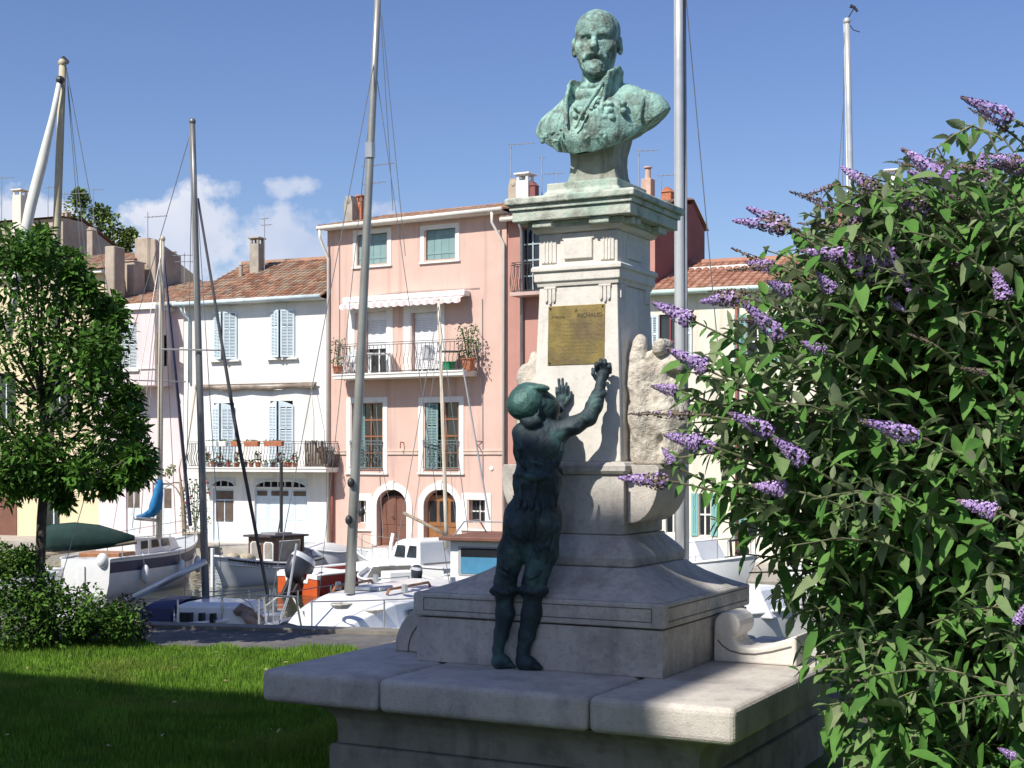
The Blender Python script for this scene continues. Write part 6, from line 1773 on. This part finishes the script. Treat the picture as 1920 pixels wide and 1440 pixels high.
# masts rising beyond the monument and the bush
B = Boat('sailing boat whose tall bright mast rises just right of the bust', 1170, 26.5, 1500, 24.5)
B.hull(2.4, 1.1, .95, .95, .7)
B.cabin(1.2, 3.2, .7, .5, .95, 1.4)
m_m2 = M('bright mast', (.62,.62,.60), .35, .06, 3, metal=.45)
B.mast(at(1272.5,-80,25.6), at(1277,1120,25.6), .10, .075, m_m2)
b = MB(); b.tube([B.px(1283,-80,25.7),B.px(1290,1100,25.5)], .03, 6); b.build('furled_jib', m_zinc, B.root, smooth=True)
B.wire(at(1285,-20,25.6), at(1345,640,25.8), .010)
B = Boat('sailing boat whose slim mast with a wind vane rises above the flowering bush', 1480, 36, 1760, 34.5)
B.hull(2.2, 1.1, .95, .95, .7)
B.cabin(1.2, 3.0, .7, .5, .95, 1.4)
B.mast(at(1588,40,35.2), at(1610,1040,35.2), .095, .07, m_m2)
b = MB(); b.tube([B.px(1588,38,35.2),B.px(1602,14,35.2)], .015, 5); b.tube([B.px(1594,11,35.2),B.px(1602,14,35.2),B.px(1608,22,35.2)], [.05,.04,.03], 6, flat=.3); b.tube([B.px(1588,40,35.2),B.px(1600,56,35.2),B.px(1612,60,35.2)], .012, 5); b.build('wind_vane', m_blackm, B.root)
B.wire(at(1583,60,35.2), at(1578,520,35.6), .010); B.wire(at(1590,60,35.2), at(1560,520,35.9), .008)
# ------------------------------------------------------------------ vegetation
def leaf_mesh(name, pos, dirs, nrm, length, width, droop, rnd, fold=.25, prof=(.08,.75,1.0,.62,.03), ts=(0,.22,.48,.78,1)):
    """many leaves as one mesh: folded blades of 4 segments"""
    n = len(pos); pos = np.asarray(pos, float); d = np.asarray(dirs, float); u = np.asarray(nrm, float)
    d /= np.linalg.norm(d, axis=1)[:,None]
    s = np.cross(u, d); s /= np.linalg.norm(s, axis=1)[:,None]+1e-9
    u = np.cross(d, s)
    length = np.broadcast_to(length, n); width = np.broadcast_to(width, n); droop = np.broadcast_to(droop, n); rnd = np.broadcast_to(rnd, n)
    K = len(ts); V = np.zeros((n, K, 3, 3))
    for i, t in enumerate(ts):
        c = pos + d*(length*t)[:,None] - np.array([0,0,1.0])*(droop*length*t*t)[:,None]
        w = (width*.5*prof[i])[:,None]
        V[:,i,1] = c
        V[:,i,0] = c + s*w + u*w*fold
        V[:,i,2] = c - s*w + u*w*fold
    q = []
    for i in range(K-1):
        a = i*3; b_ = (i+1)*3
        q += [(a, a+1, b_+1, b_), (a+1, a+2, b_+2, b_+1)]
    q = np.array(q)
    Q = (np.arange(n)*K*3)[:,None,None] + q[None]
    Q = Q.reshape(-1,4); V = V.reshape(-1,3)
    me = bpy.data.meshes.new(name)
    me.vertices.add(len(V)); me.vertices.foreach_set('co', V.astype(np.float32).ravel())
    me.loops.add(len(Q)*4); me.loops.foreach_set('vertex_index', Q.astype(np.int32).ravel())
    me.polygons.add(len(Q)); me.polygons.foreach_set('loop_start', np.arange(0, len(Q)*4, 4, dtype=np.int32))
    me.polygons.foreach_set('use_smooth', [True]*len(Q))
    a = me.attributes.new('rnd', 'FLOAT', 'FACE'); a.data.foreach_set('value', np.repeat(rnd, len(q)).astype(np.float32))
    me.update(calc_edges=True)
    # faces should look up along u
    return me
def leaf_obj(name, mat, parent, *a, **k):
    me = leaf_mesh(name, *a, **k); me.materials.append(mat)
    o = bpy.data.objects.new(name, me); COL.objects.link(o)
    if parent: o.parent = parent
    return o
G = np.random.default_rng(21)

# ---- butterfly bush on the right
m_bud = M('buddleia leaf', (.075,.19,.025), .75, .15, 30, rcols=[(0,(.07,.18,.035)),(.35,(.10,.245,.045)),(.7,(.14,.29,.065)),(.9,(.19,.29,.11)),(1,(.25,.30,.16))], bump=.15, bscale=120, back=(.27,.33,.19), trans=.25, spec=.25)
m_stem = M('buddleia stem', (.17,.17,.09), .8, .2, 9)
FC = [(0,(.11,.085,.05)),(.35,(.19,.14,.11)),(.5,(.25,.16,.38)),(.8,(.38,.255,.54)),(1,(.54,.39,.65))]
m_flo = M('lilac florets', (.3,.2,.4), .8, .1, 30, rcols=FC)
BX = Vector((2.3, 5.5, 0))
bush = thing('butterfly_bush', 'large butterfly bush with lilac flower spikes beside the monument', 'bush', BX)
LY = np.array([180,230,290,330,370,420,470,520,560,620,700,780,870,930,1000,1100,1200,1300,1440,1700], float)
LXp = np.array([1900,1830,1690,1580,1520,1455,1415,1400,1340,1270,1235,1230,1250,1280,1335,1415,1465,1500,1530,1550], float)
pos, dr, nr, ln, wd, dp, rn = [], [], [], [], [], [], []
stem_b = MB()
g = random.Random(77)
def add_leaf(p, d, l, up=None, w=.36, droop=.25):
    pos.append(p); dr.append(d); ln.append(l); wd.append(l*w); dp.append(droop); rn.append(g.random())
    nr.append(up if up is not None else Vector((0,0,1))+Vector((g.gauss(0,.35),g.gauss(0,.35),0)))
def leafy(pts, rad, t0, spacing, lmax, taper=True):
    """leaf pairs along a polyline"""
    acc = 0; flip = g.random() < .5; L = sum((pts[i+1]-pts[i]).length for i in range(len(pts)-1)); run = 0
    for i in range(len(pts)-1):
        a, b_ = pts[i], pts[i+1]; sl = (b_-a).length; tdir = (b_-a).normalized(); q = 0
        while acc + (sl-q) >= spacing:
            q += spacing-acc; acc = 0; t = (run+q)/L
            if t < t0: continue
            p = a+tdir*q
            side = tdir.cross(Vector((0,0,1)));
            if side.length < .1: side = Vector((1,0,0))
            side.normalize(); upv = side.cross(tdir).normalized()
            ax = side if flip else upv; flip = not flip
            sz = lmax*(1-.55*max(0,(t-.6)/.4)) * g.uniform(.75,1.15)
            for s_ in (1,-1):
                d = (ax*s_*1.0 + tdir*g.uniform(.25,.7) + Vector((g.gauss(0,.25),g.gauss(0,.25),g.gauss(-.12,.2)))).normalized()
                add_leaf(p, d, sz, droop=g.uniform(.05,.45), w=g.uniform(.36,.5))
        acc += sl-q; run += sl
def bez(a, c, b_, n=9):
    return [a*(1-t)**2 + c*2*t*(1-t) + b_*t*t for t in [i/n for i in range(n+1)]]
tips = []
NS = 330
for k in range(NS):
    Y = min(6.3, max(4.7, g.gauss(5.45, .38)))
    py = g.uniform(230, 1520)
    edge = np.interp(py, LY, LXp)
    # nearer the middle depth, stems reach out to the very edge
    inset = 260*abs(Y-5.4)**1.5
    px_ = edge + inset + (2060-edge)*g.random()**1.5 + 5
    tip = at(px_, py, Y) - BX
    base = Vector((g.uniform(-.25,.45), g.uniform(-.3,.3), 0))
    top = max(.2, tip.z)
    ctrl = Vector((base.x*.55+tip.x*.45, base.y*.55+tip.y*.45, top*g.uniform(.75,1.12)+.15))
    P = bez(base, ctrl, tip)
    stem_b.tube(P, [.009-.0062*i/9 for i in range(10)], 5, False)
    leafy(P, 0, .30, g.uniform(.048,.07), g.uniform(.105,.17))
    for _ in range(g.choice((1,2,2,3))):
        i = g.randint(3,8); p = P[i]; t = (P[min(9,i+1)]-P[i-1]).normalized()
        d = (t*.6+Vector((g.gauss(-.2,.6),g.gauss(-.1,.6),g.gauss(.1,.5)))).normalized()
        tw = [p, p+d*.10, p+d*.22+Vector((0,0,-.02))]
        q = (tw[2]+BX); 
        ppx = CX+F*q.x/q.y; ppy = HY-F*(q.z-EYE)/q.y
        if ppx < np.interp(ppy, LY, LXp)-25: continue
        stem_b.tube(tw, [.004,.0035,.002], 4, False); leafy(tw, 0, .1, .04, .085)
# flower spikes: (base px, base py, tip px, tip py, depth, kind)   kind 0 full, 1 half spent, 2 spent
SP = [(1895,222,1800,181,5.2,0),(1888,245,1812,200,5.25,2),(1795,348,1688,277,5.2,0),(1775,350,1700,320,5.25,1),(1640,355,1575,312,5.1,1),(1474,427,1372,413,5.1,1),(1478,424,1398,388,5.15,1),
      (1600,428,1490,418,5.2,2),(1602,482,1498,470,5.1,0),(1490,522,1368,463,5.2,2),(1655,468,1712,548,5.0,0),(1655,500,1600,478,5.05,0),(1465,633,1388,562,5.0,0),(1300,602,1220,566,5.1,0),
      (1325,692,1248,652,5.05,0),(1448,812,1362,772,4.95,0),(1315,832,1242,815,5.05,0),(1340,845,1300,812,5.1,0),(1508,866,1445,818,4.9,0),(1250,903,1157,896,5.05,1),(1478,918,1408,910,4.9,0),
      (1716,818,1612,788,4.8,0),(1885,560,1862,500,4.9,0),(1872,962,1793,938,4.8,0),(1266,732,1220,724,5.1,0),(1300,778,1172,776,5.1,2),(1905,1170,1925,1130,4.8,0),(1905,1420,1870,1402,4.75,0),
      (1742,398,1662,368,5.1,1),(1841,345,1842,285,5.15,1),(1925,314,1858,310,5.1,0),(1606,424,1601,362,5.15,0),(1540,378,1478,358,5.2,2),(1480,548,1436,526,5.05,0),(1560,545,1530,508,5.0,0),
      (1730,548,1695,542,4.95,0),(1450,500,1396,492,5.15,0),(1262,868,1240,838,5.1,0),(1660,560,1700,585,4.95,1),(1640,350,1740,372,5.2,2),(1560,350,1500,372,5.25,2),(1850,700,1800,690,4.85,2),(1740,640,1700,625,4.9,2),(1545,660,1500,640,5.0,0)]
for _ in range(34):
    py_ = g.uniform(300, 640); e = np.interp(py_, LY, LXp); x_ = e + g.uniform(20, 420); Y_ = g.uniform(4.95, 5.5)
    if x_ > 1915: continue
    a_ = g.uniform(-.3, 1.0)+PI; l_ = g.uniform(45, 95)
    SP.append((x_, py_, x_+l_*math.cos(a_), py_+l_*math.sin(a_)*(.6), Y_, 2 if g.random() < .75 else 1))
def spike_mesh(seed, kind):
    q = random.Random(seed); b = MB()
    N = 300 if kind < 2 else 130
    for _ in range(N):
        t = q.random()**1.15*.98; r = (.19 if kind < 2 else .09)*(1-t)**.75*(.55+.45*q.random())
        if t < .12: r *= .5+4*t
        a = q.uniform(0,2*PI); s_ = q.uniform(.028,.044)*(1-.35*t)*(1 if kind < 2 else .7)
        if kind == 0: v = q.uniform(.58,1) if t > .08 and t < .88 else q.uniform(.1,.6)
        elif kind == 1: v = q.uniform(.6,1) if t > .5 or q.random() < .3 else q.uniform(0,.4)
        else: v = q.uniform(.0,.38) if q.random() > .08 else .7
        c = Vector((t, r*math.cos(a), r*math.sin(a)))
        o = Vector((.25, math.cos(a), math.sin(a))).normalized(); e1 = o.cross(Vector((1,0,.1))).normalized(); e2 = o.cross(e1)
        tw = q.uniform(0,PI); f1 = e1*math.cos(tw)+e2*math.sin(tw); f2 = o.cross(f1)
        vs = [c-o*s_*.6, c+f1*s_+o*s_*.2, c+f2*s_+o*s_*.2, c-f1*s_+o*s_*.2, c-f2*s_+o*s_*.2, c+o*s_*.15]
        b.add(vs, [(0,2,1),(0,3,2),(0,4,3),(0,1,4),(5,1,2),(5,2,3),(5,3,4),(5,4,1)], v)
    b.tube([(-.25,0,0),(.5,0,0),(.97,0,0)], [.02,.016,.006], 5, True, .2)
    me = b.mesh('flower_spike', False, False); me.materials.append(m_flo); return me
spm = {k: [spike_mesh(100+10*k+i, k) for i in range(3)] for k in (0,1,2)}
for i, (bx_, by_, tx_, ty_, Y, kd) in enumerate(SP):
    a = at(bx_, by_, Y) - BX; dY = g.uniform(-.05,.05); t_ = at(tx_, ty_, Y+dY) - BX; d = t_-a
    o = bpy.data.objects.new('flower_spike', spm[kd][i % 3]); COL.objects.link(o); o.parent = bush
    o.location = a; o.rotation_mode = 'QUATERNION'; o.rotation_quaternion = d.to_track_quat('X', 'Z'); l = d.length
    kk = l*min(1.7, max(1.05, .21/l)); o.scale = (l, kk*g.uniform(.9,1.15), kk)
    if kd == 2: o['label'] = 'faded brown flower spike'
    # stalk back into the bush with small leaves
    into = Vector((max(a.x+.15, a.x*.6+.1), a.y*.5+.12, a.z*.86-.05))
    P = bez(a-d.normalized()*.0, a-d*1.2, into, 6)
    stem_b.tube(P, [.003+.0008*j for j in range(7)], 5, False)
    leafy(P[::-1], 0, .05, .045, .095)
    for s_ in (1,-1):
        sd_ = d.normalized().cross(Vector((0,0,1))).normalized()
        add_leaf(a-d.normalized()*.02, (sd_*s_+d.normalized()*.6+Vector((0,0,-.2))).normalized(), g.uniform(.05,.075), droop=.3, w=.26)
# inner leaves that close the heart of the bush
for _ in range(5000):
    Y = g.uniform(4.9, 6.2); py = g.uniform(330, 1560); e = np.interp(py, LY, LXp)
    px_ = e + 40 + 200*abs(Y-5.4) + (2040+190*g.random()-e)*g.random()**1.05
    p = at(px_, py, Y) - BX
    if p.z < .02: continue
    d = Vector((g.gauss(-.2,.7), g.gauss(-.4,.6), g.gauss(-.1,.4))).normalized()
    add_leaf(p, d, g.uniform(.08,.14), droop=g.uniform(.1,.5), w=g.uniform(.34,.46))
for _ in range(3000):
    Y = g.uniform(6.0, 7.9); py = g.uniform(420, 1500); e = max(np.interp(py, LY, LXp), 1500)
    px_ = e + 20 + 90*(Y-6) + (2000+200*g.random()-e)*g.random()
    p = at(px_, py, Y); q = mloc(p)
    if p.z < .02 or (abs(q.x) < 1.3 and abs(q.y) < 1.3 and p.z < .68) or (q.x < 1.15 and p.z < 1.2): continue
    d = Vector((g.gauss(-.2,.7), g.gauss(-.4,.6), g.gauss(-.1,.4))).normalized()
    add_leaf(p-BX, d, g.uniform(.09,.17), droop=g.uniform(.1,.5), w=g.uniform(.36,.5))
leaf_obj('foliage', m_bud, bush, pos, dr, nr, np.array(ln), np.array(wd), np.array(dp), np.array(rn), fold=.3)
stem_b.build('stem', m_stem, bush, fix=False)

# ---- leaf clouds for the other plants
def crown(name, mat, parent, n, sample, lmin, lmax, wr, seed, droop=.3, up=.5):
    q = random.Random(seed); P, D, Nn, Ls, Wd, Dp, Rn = [], [], [], [], [], [], []
    while len(P) < n:
        s_ = sample(q)
        if s_ is None: continue
        p, out = s_
        d = (out*.7 + Vector((q.gauss(0,.6), q.gauss(0,.6), q.gauss(0,.45)))).normalized()
        P.append(p); D.append(d); Nn.append(Vector((q.gauss(0,.45), q.gauss(0,.45), 1)) + out*(1-up))
        l = q.uniform(lmin, lmax); Ls.append(l); Wd.append(l*wr*q.uniform(.8,1.2)); Dp.append(droop*q.random()); Rn.append(q.random())
    return leaf_obj(name, mat, parent, P, D, Nn, np.array(Ls), np.array(Wd), np.array(Dp), np.array(Rn), fold=.2, ts=(0,.3,.7,1), prof=(.1,.95,.8,.03))
def clumps(cs, q, jitter=.5):
    """pick a clump (centre, radius) and a point mostly near its skin"""
    c, r = q.choice(cs); v = Vector((q.gauss(0,1), q.gauss(0,1), q.gauss(0,1))).normalized()
    rr = r*(q.random()**.45); return c + v*rr, v
# leafy tree at the left
m_tleaf = M('glossy tree leaf', (.062,.155,.018), .55, .25, 8, rnd=.5, trans=.25, back=(.10,.20,.04), spec=.3)
m_bark = M('grey bark', (.10,.085,.07), .95, .3, 12, .8, 60)
TX = atz(78, 0, 12.4)
tree = thing('garden_tree', 'leafy round garden tree at the left edge of the lawn', 'tree', TX)
q = random.Random(5); cs = []
for (px_, py_, r) in ((40,520,.42),(110,540,.36),(-30,480,.4),(150,610,.36),(60,620,.45),(-20,640,.5),(170,690,.33),(90,720,.45),(0,760,.5),(190,760,.3),(130,810,.36),(50,840,.34),(220,820,.24),(225,880,.18),(170,880,.22),(-60,820,.4),(100,890,.22),(30,900,.2),(-100,600,.5),(60,470,.24),(200,640,.22),(15,455,.25),(-20,890,.3),(40,880,.28),(90,905,.16),(150,900,.18),(255,800,.13),(270,860,.12),(265,885,.11),(235,740,.14),(205,700,.16),(215,590,.14),(195,560,.13),(150,545,.14),(130,500,.13),(85,460,.12),(180,640,.16),(245,900,.10),(195,910,.12),(120,925,.10)):
    for Y in (12.0+q.uniform(-.3,.3), 12.7+q.uniform(-.3,.4)):
        cs.append((at(px_+q.uniform(-15,15), py_+q.uniform(-15,15), Y)-TX, r*q.uniform(.6,1.0)))
crown('crown', m_tleaf, tree, 18500, lambda q: clumps(cs, q), .05, .10, .42, 3, .3)
b = MB(); b.tube([(-.03,0,-.02),(-.02,0,.5),(0,0,1.1),(.03,.02,1.6),(.0,.0,2.2)], [.055,.047,.043,.04,.03], 8)
for (c, r) in cs[::2]:
    st = Vector((0,0,min(2.1, max(1.5, c.z-.5)))); b.tube([st, st*.4+c*.6+Vector((0,0,-.08)), c], [.018,.011,.005], 5, False)
for (px_, py_) in ((240,895),(262,878)):
    c = at(px_, py_, 12.2)-TX; b.tube([Vector((.05,0,1.5)), c*.6+Vector((0,0,.62)), c], [.012,.008,.004], 5, False)
b.build('trunk', m_bark, tree, smooth=True, fix=False)
# tall tree beyond the left edge of the view that shades the boats at the near quay
PX = Vector((-12.3, 15.0, 0))
pt = thing('plane_tree', 'tall spreading tree left of the lawn that shades the nearest boats', 'tree', PX)
q = random.Random(31); csp = [(Vector((q.gauss(0,1.5), q.gauss(0,1.5), 10.4+q.gauss(0,1.0))), q.uniform(.8,1.4)) for _ in range(26)]
crown('crown', m_tleaf, pt, 5200, lambda q: clumps(csp, q), .25, .42, .6, 33)
b = MB(); b.tube([(0,0,-.05),(0,0,3),(.1,0,6),(0,0,9)], [.32,.26,.22,.14], 10)
for c, r in csp: b.tube([(0,0,6.5), c*.6+Vector((0,0,3)), c], [.12,.07,.03], 5, False)
b.build('trunk', m_bark, pt, fix=False)
# low shrub under it
m_shr = M('shrub leaf', (.065,.14,.018), .7, .25, 8, rnd=.5, trans=.2, spec=.25)
SX = atz(110, 0, 12.5)
shrub = thing('shrub', 'low rounded green shrub on the lawn below the leafy tree', 'shrub', SX)
q = random.Random(8); cs2 = []
for (px_, py_, r) in ((-20,1100,.34),(40,1095,.27),(90,1120,.24),(30,1150,.33),(100,1155,.30),(150,1140,.24),(180,1165,.22),(215,1160,.17),(230,1180,.14),(60,1185,.25),(150,1190,.16),(-40,1160,.35),(0,1055,.2),(50,1050,.13)):
    for Y in (12.2+q.uniform(-.15,.15), 12.7): cs2.append((at(px_+q.uniform(-10,10), py_+q.uniform(-8,8), Y)-SX, r*q.uniform(.8,1)))
def s2(q):
    p, v = clumps(cs2, q); return (p, v) if p.z > .015 else None
crown('foliage', m_shr, shrub, 10000, s2, .03, .06, .5, 4, .25)
b = MB()
for (c, r) in cs2[::2]: b.tube([(0,0,-.02), c*.5, c], [.015,.01,.004], 5, False)
b.build('stem', m_bark, shrub, fix=False)
# a flowering shrublet at its right end
QX = atz(262, 0, 12.6)
sh2 = thing('flowering_shrub', 'small dark shrub with dull pink flowers at the end of the green shrub', 'shrub', QX)
cs3 = [(at(x,y,12.6)-QX, r) for x,y,r in ((240,1165,.14),(255,1150,.13),(262,1180,.1),(248,1190,.12),(235,1140,.12))]
def s3(q):
    p, v = clumps(cs3, q); return (p, v) if p.z > .01 else None
crown('foliage', M('dark shrub leaf', (.04,.07,.025), .6, .3, 8, rnd=.5), sh2, 900, s3, .03, .05, .5, 6)
crown('blossom', M('dull pink petals', (.42,.2,.26), .7, .2, 9, rnd=.4), sh2, 70, s3, .03, .045, .9, 7)
# tree growing above the roofs
m_far = M('far tree leaf', (.14,.21,.05), .6, .25, 4, rnd=.5, trans=.15)
FX = Vector(at(180, 560, 74)); 
ft = thing('roof_tree', 'distant bright green tree rising above the roofs at the left', 'tree', (FX.x, FX.y, QZ))
q = random.Random(15); o_ = Vector((FX.x, FX.y, QZ))
cs4 = [(at(x,y,74)-o_, r) for x,y,r in ((150,395,.8),(140,440,.9),(175,450,.9),(205,420,.7),(230,450,.6),(210,480,.9),(165,490,.9),(150,370,.4),(245,440,.3),(190,400,.5),(130,420,.5),(235,480,.6),(200,510,1.0))]
crown('crown', m_far, ft, 3600, lambda q: clumps(cs4, q), .16, .30, .6, 9)
b = MB(); b.tube([(0,0,0),(0,0,5),(0,0,9)], [.25,.2,.1], 8)
for c, r in cs4: b.tube([(0,0,8.2), c], [.1,.03], 5, False)
b.build('trunk', m_bark, ft, fix=False)
# bare twiggy climber and planter on the quay by the white house
t = potted('potted_climber', Vector(atz(366,QZ,51.8)), .42, .55, .55, 1.9, 520, 'tall flowering climber in a pot by the pale blue door', 'potted plant', potmat=M('sand pot', (.5,.42,.3), .9), seed=61, flowers=16)
t2 = thing('bare_tree', 'thin bare tree with a few leaves on the far quay before the pale pink house', 'tree', atz(345,QZ,51.6))
b = MB()
def L2(px_, py_): return at(px_, py_, 51.6) - Vector(atz(345,QZ,51.6))
b.tube([L2(346,1005), L2(344,960), L2(342,930), L2(338,905)], [.09,.08,.07,.05], 6)
for P in (((342,935),(330,915),(310,900)),((341,925),(350,905),(347,890)),((338,905),(325,905),(300,920)),((339,905),(336,880),(340,860))): b.tube([L2(*p) for p in P], [.04,.025,.012], 5, False)
b.build('trunk', m_wood, t2, fix=False)
cs5 = [(L2(310,884),.22),(L2(322,880),.16),(L2(300,888),.12)]
crown('foliage', m_far, t2, 110, lambda q: clumps(cs5, q), .08, .16, .6, 12)

# ---- a few fallen leaves on the lawn
fp, fd, fn = [], [], []
q = random.Random(44)
for _ in range(70):
    Y_ = q.uniform(8, 12.6); x_ = (q.uniform(-20, 620)-CX)/F*Y_
    if Y_ > EP.y-1.2+(x_-EP.x)*ED.y/ED.x: continue
    fp.append(Vector((x_, Y_, q.uniform(.03,.055)))); fd.append(Vector((q.gauss(0,1), q.gauss(0,1), q.gauss(0,.2)))); fn.append(Vector((q.gauss(0,.4), q.gauss(0,.4), 1)))
fl = leaf_obj('fallen_leaves', M('dry leaf', (.30,.24,.12), .8, .3, 9, rnd=.6), None, fp, fd, fn, np.full(len(fp), .04), np.full(len(fp), .02), np.full(len(fp), .1), G.random(len(fp)))
struct(fl, 'stuff', 'dry fallen leaves scattered over the grass', 'fallen leaves')
# ---- grass blades on the lawn
m_gr = M('grass blade', (.145,.27,.028), .7, .2, 3, rnd=.4, trans=.25, spec=.2, stain=[((.24,.28,.06), 1.2, .6), ((.07,.14,.02), 2.5, .5)])
N = 230000
Y = 12.9*np.sqrt(G.random(N)*.86+.14)
pxs = G.uniform(-560, 800, N); X = (pxs-CX)/F*Y
far = np.array([EP.y-1.12/ED.x + (x-EP.x)*ED.y/ED.x for x in X])
far += .10*np.sin(X*7)+.06*np.sin(X*17)
lx = (X-MC.x)*mu.x+(Y-MC.y)*mu.y; ly = (X-MC.x)*mv.x+(Y-MC.y)*mv.y
keep = (Y < far) & ~((np.abs(lx+.03) < 1.0) & (np.abs(ly) < 1.0))
X, Y = X[keep], Y[keep]; n = len(X)
h = G.uniform(.022,.055,n)*(1+.5*np.sin(X*3.1)*np.sin(Y*2.7)); w = G.uniform(.0035,.0065,n)
tall = G.random(n) < .0006; h[tall] *= 2.4
a = G.uniform(0, 2*PI, n); la = G.uniform(0, 2*PI, n); le = G.uniform(0,.6,n)*h
V = np.zeros((n,3,3)); V[:,0] = np.stack([X-np.cos(a)*w, Y-np.sin(a)*w, np.full(n,-.014)],1); V[:,1] = np.stack([X+np.cos(a)*w, Y+np.sin(a)*w, np.full(n,-.014)],1)
V[:,2] = np.stack([X+np.cos(la)*le, Y+np.sin(la)*le, h],1)
me = bpy.data.meshes.new('grass'); me.vertices.add(n*3); me.vertices.foreach_set('co', V.astype(np.float32).ravel())
me.loops.add(n*3); me.loops.foreach_set('vertex_index', np.arange(n*3, dtype=np.int32)); me.polygons.add(n); me.polygons.foreach_set('loop_start', np.arange(0,n*3,3,dtype=np.int32))
at_ = me.attributes.new('rnd','FLOAT','FACE'); at_.data.foreach_set('value', G.random(n).astype(np.float32)); me.update(calc_edges=True); me.materials.append(m_gr)
o = bpy.data.objects.new('grass', me); COL.objects.link(o); struct(o, 'stuff', 'short mown grass of the lawn', 'grass')
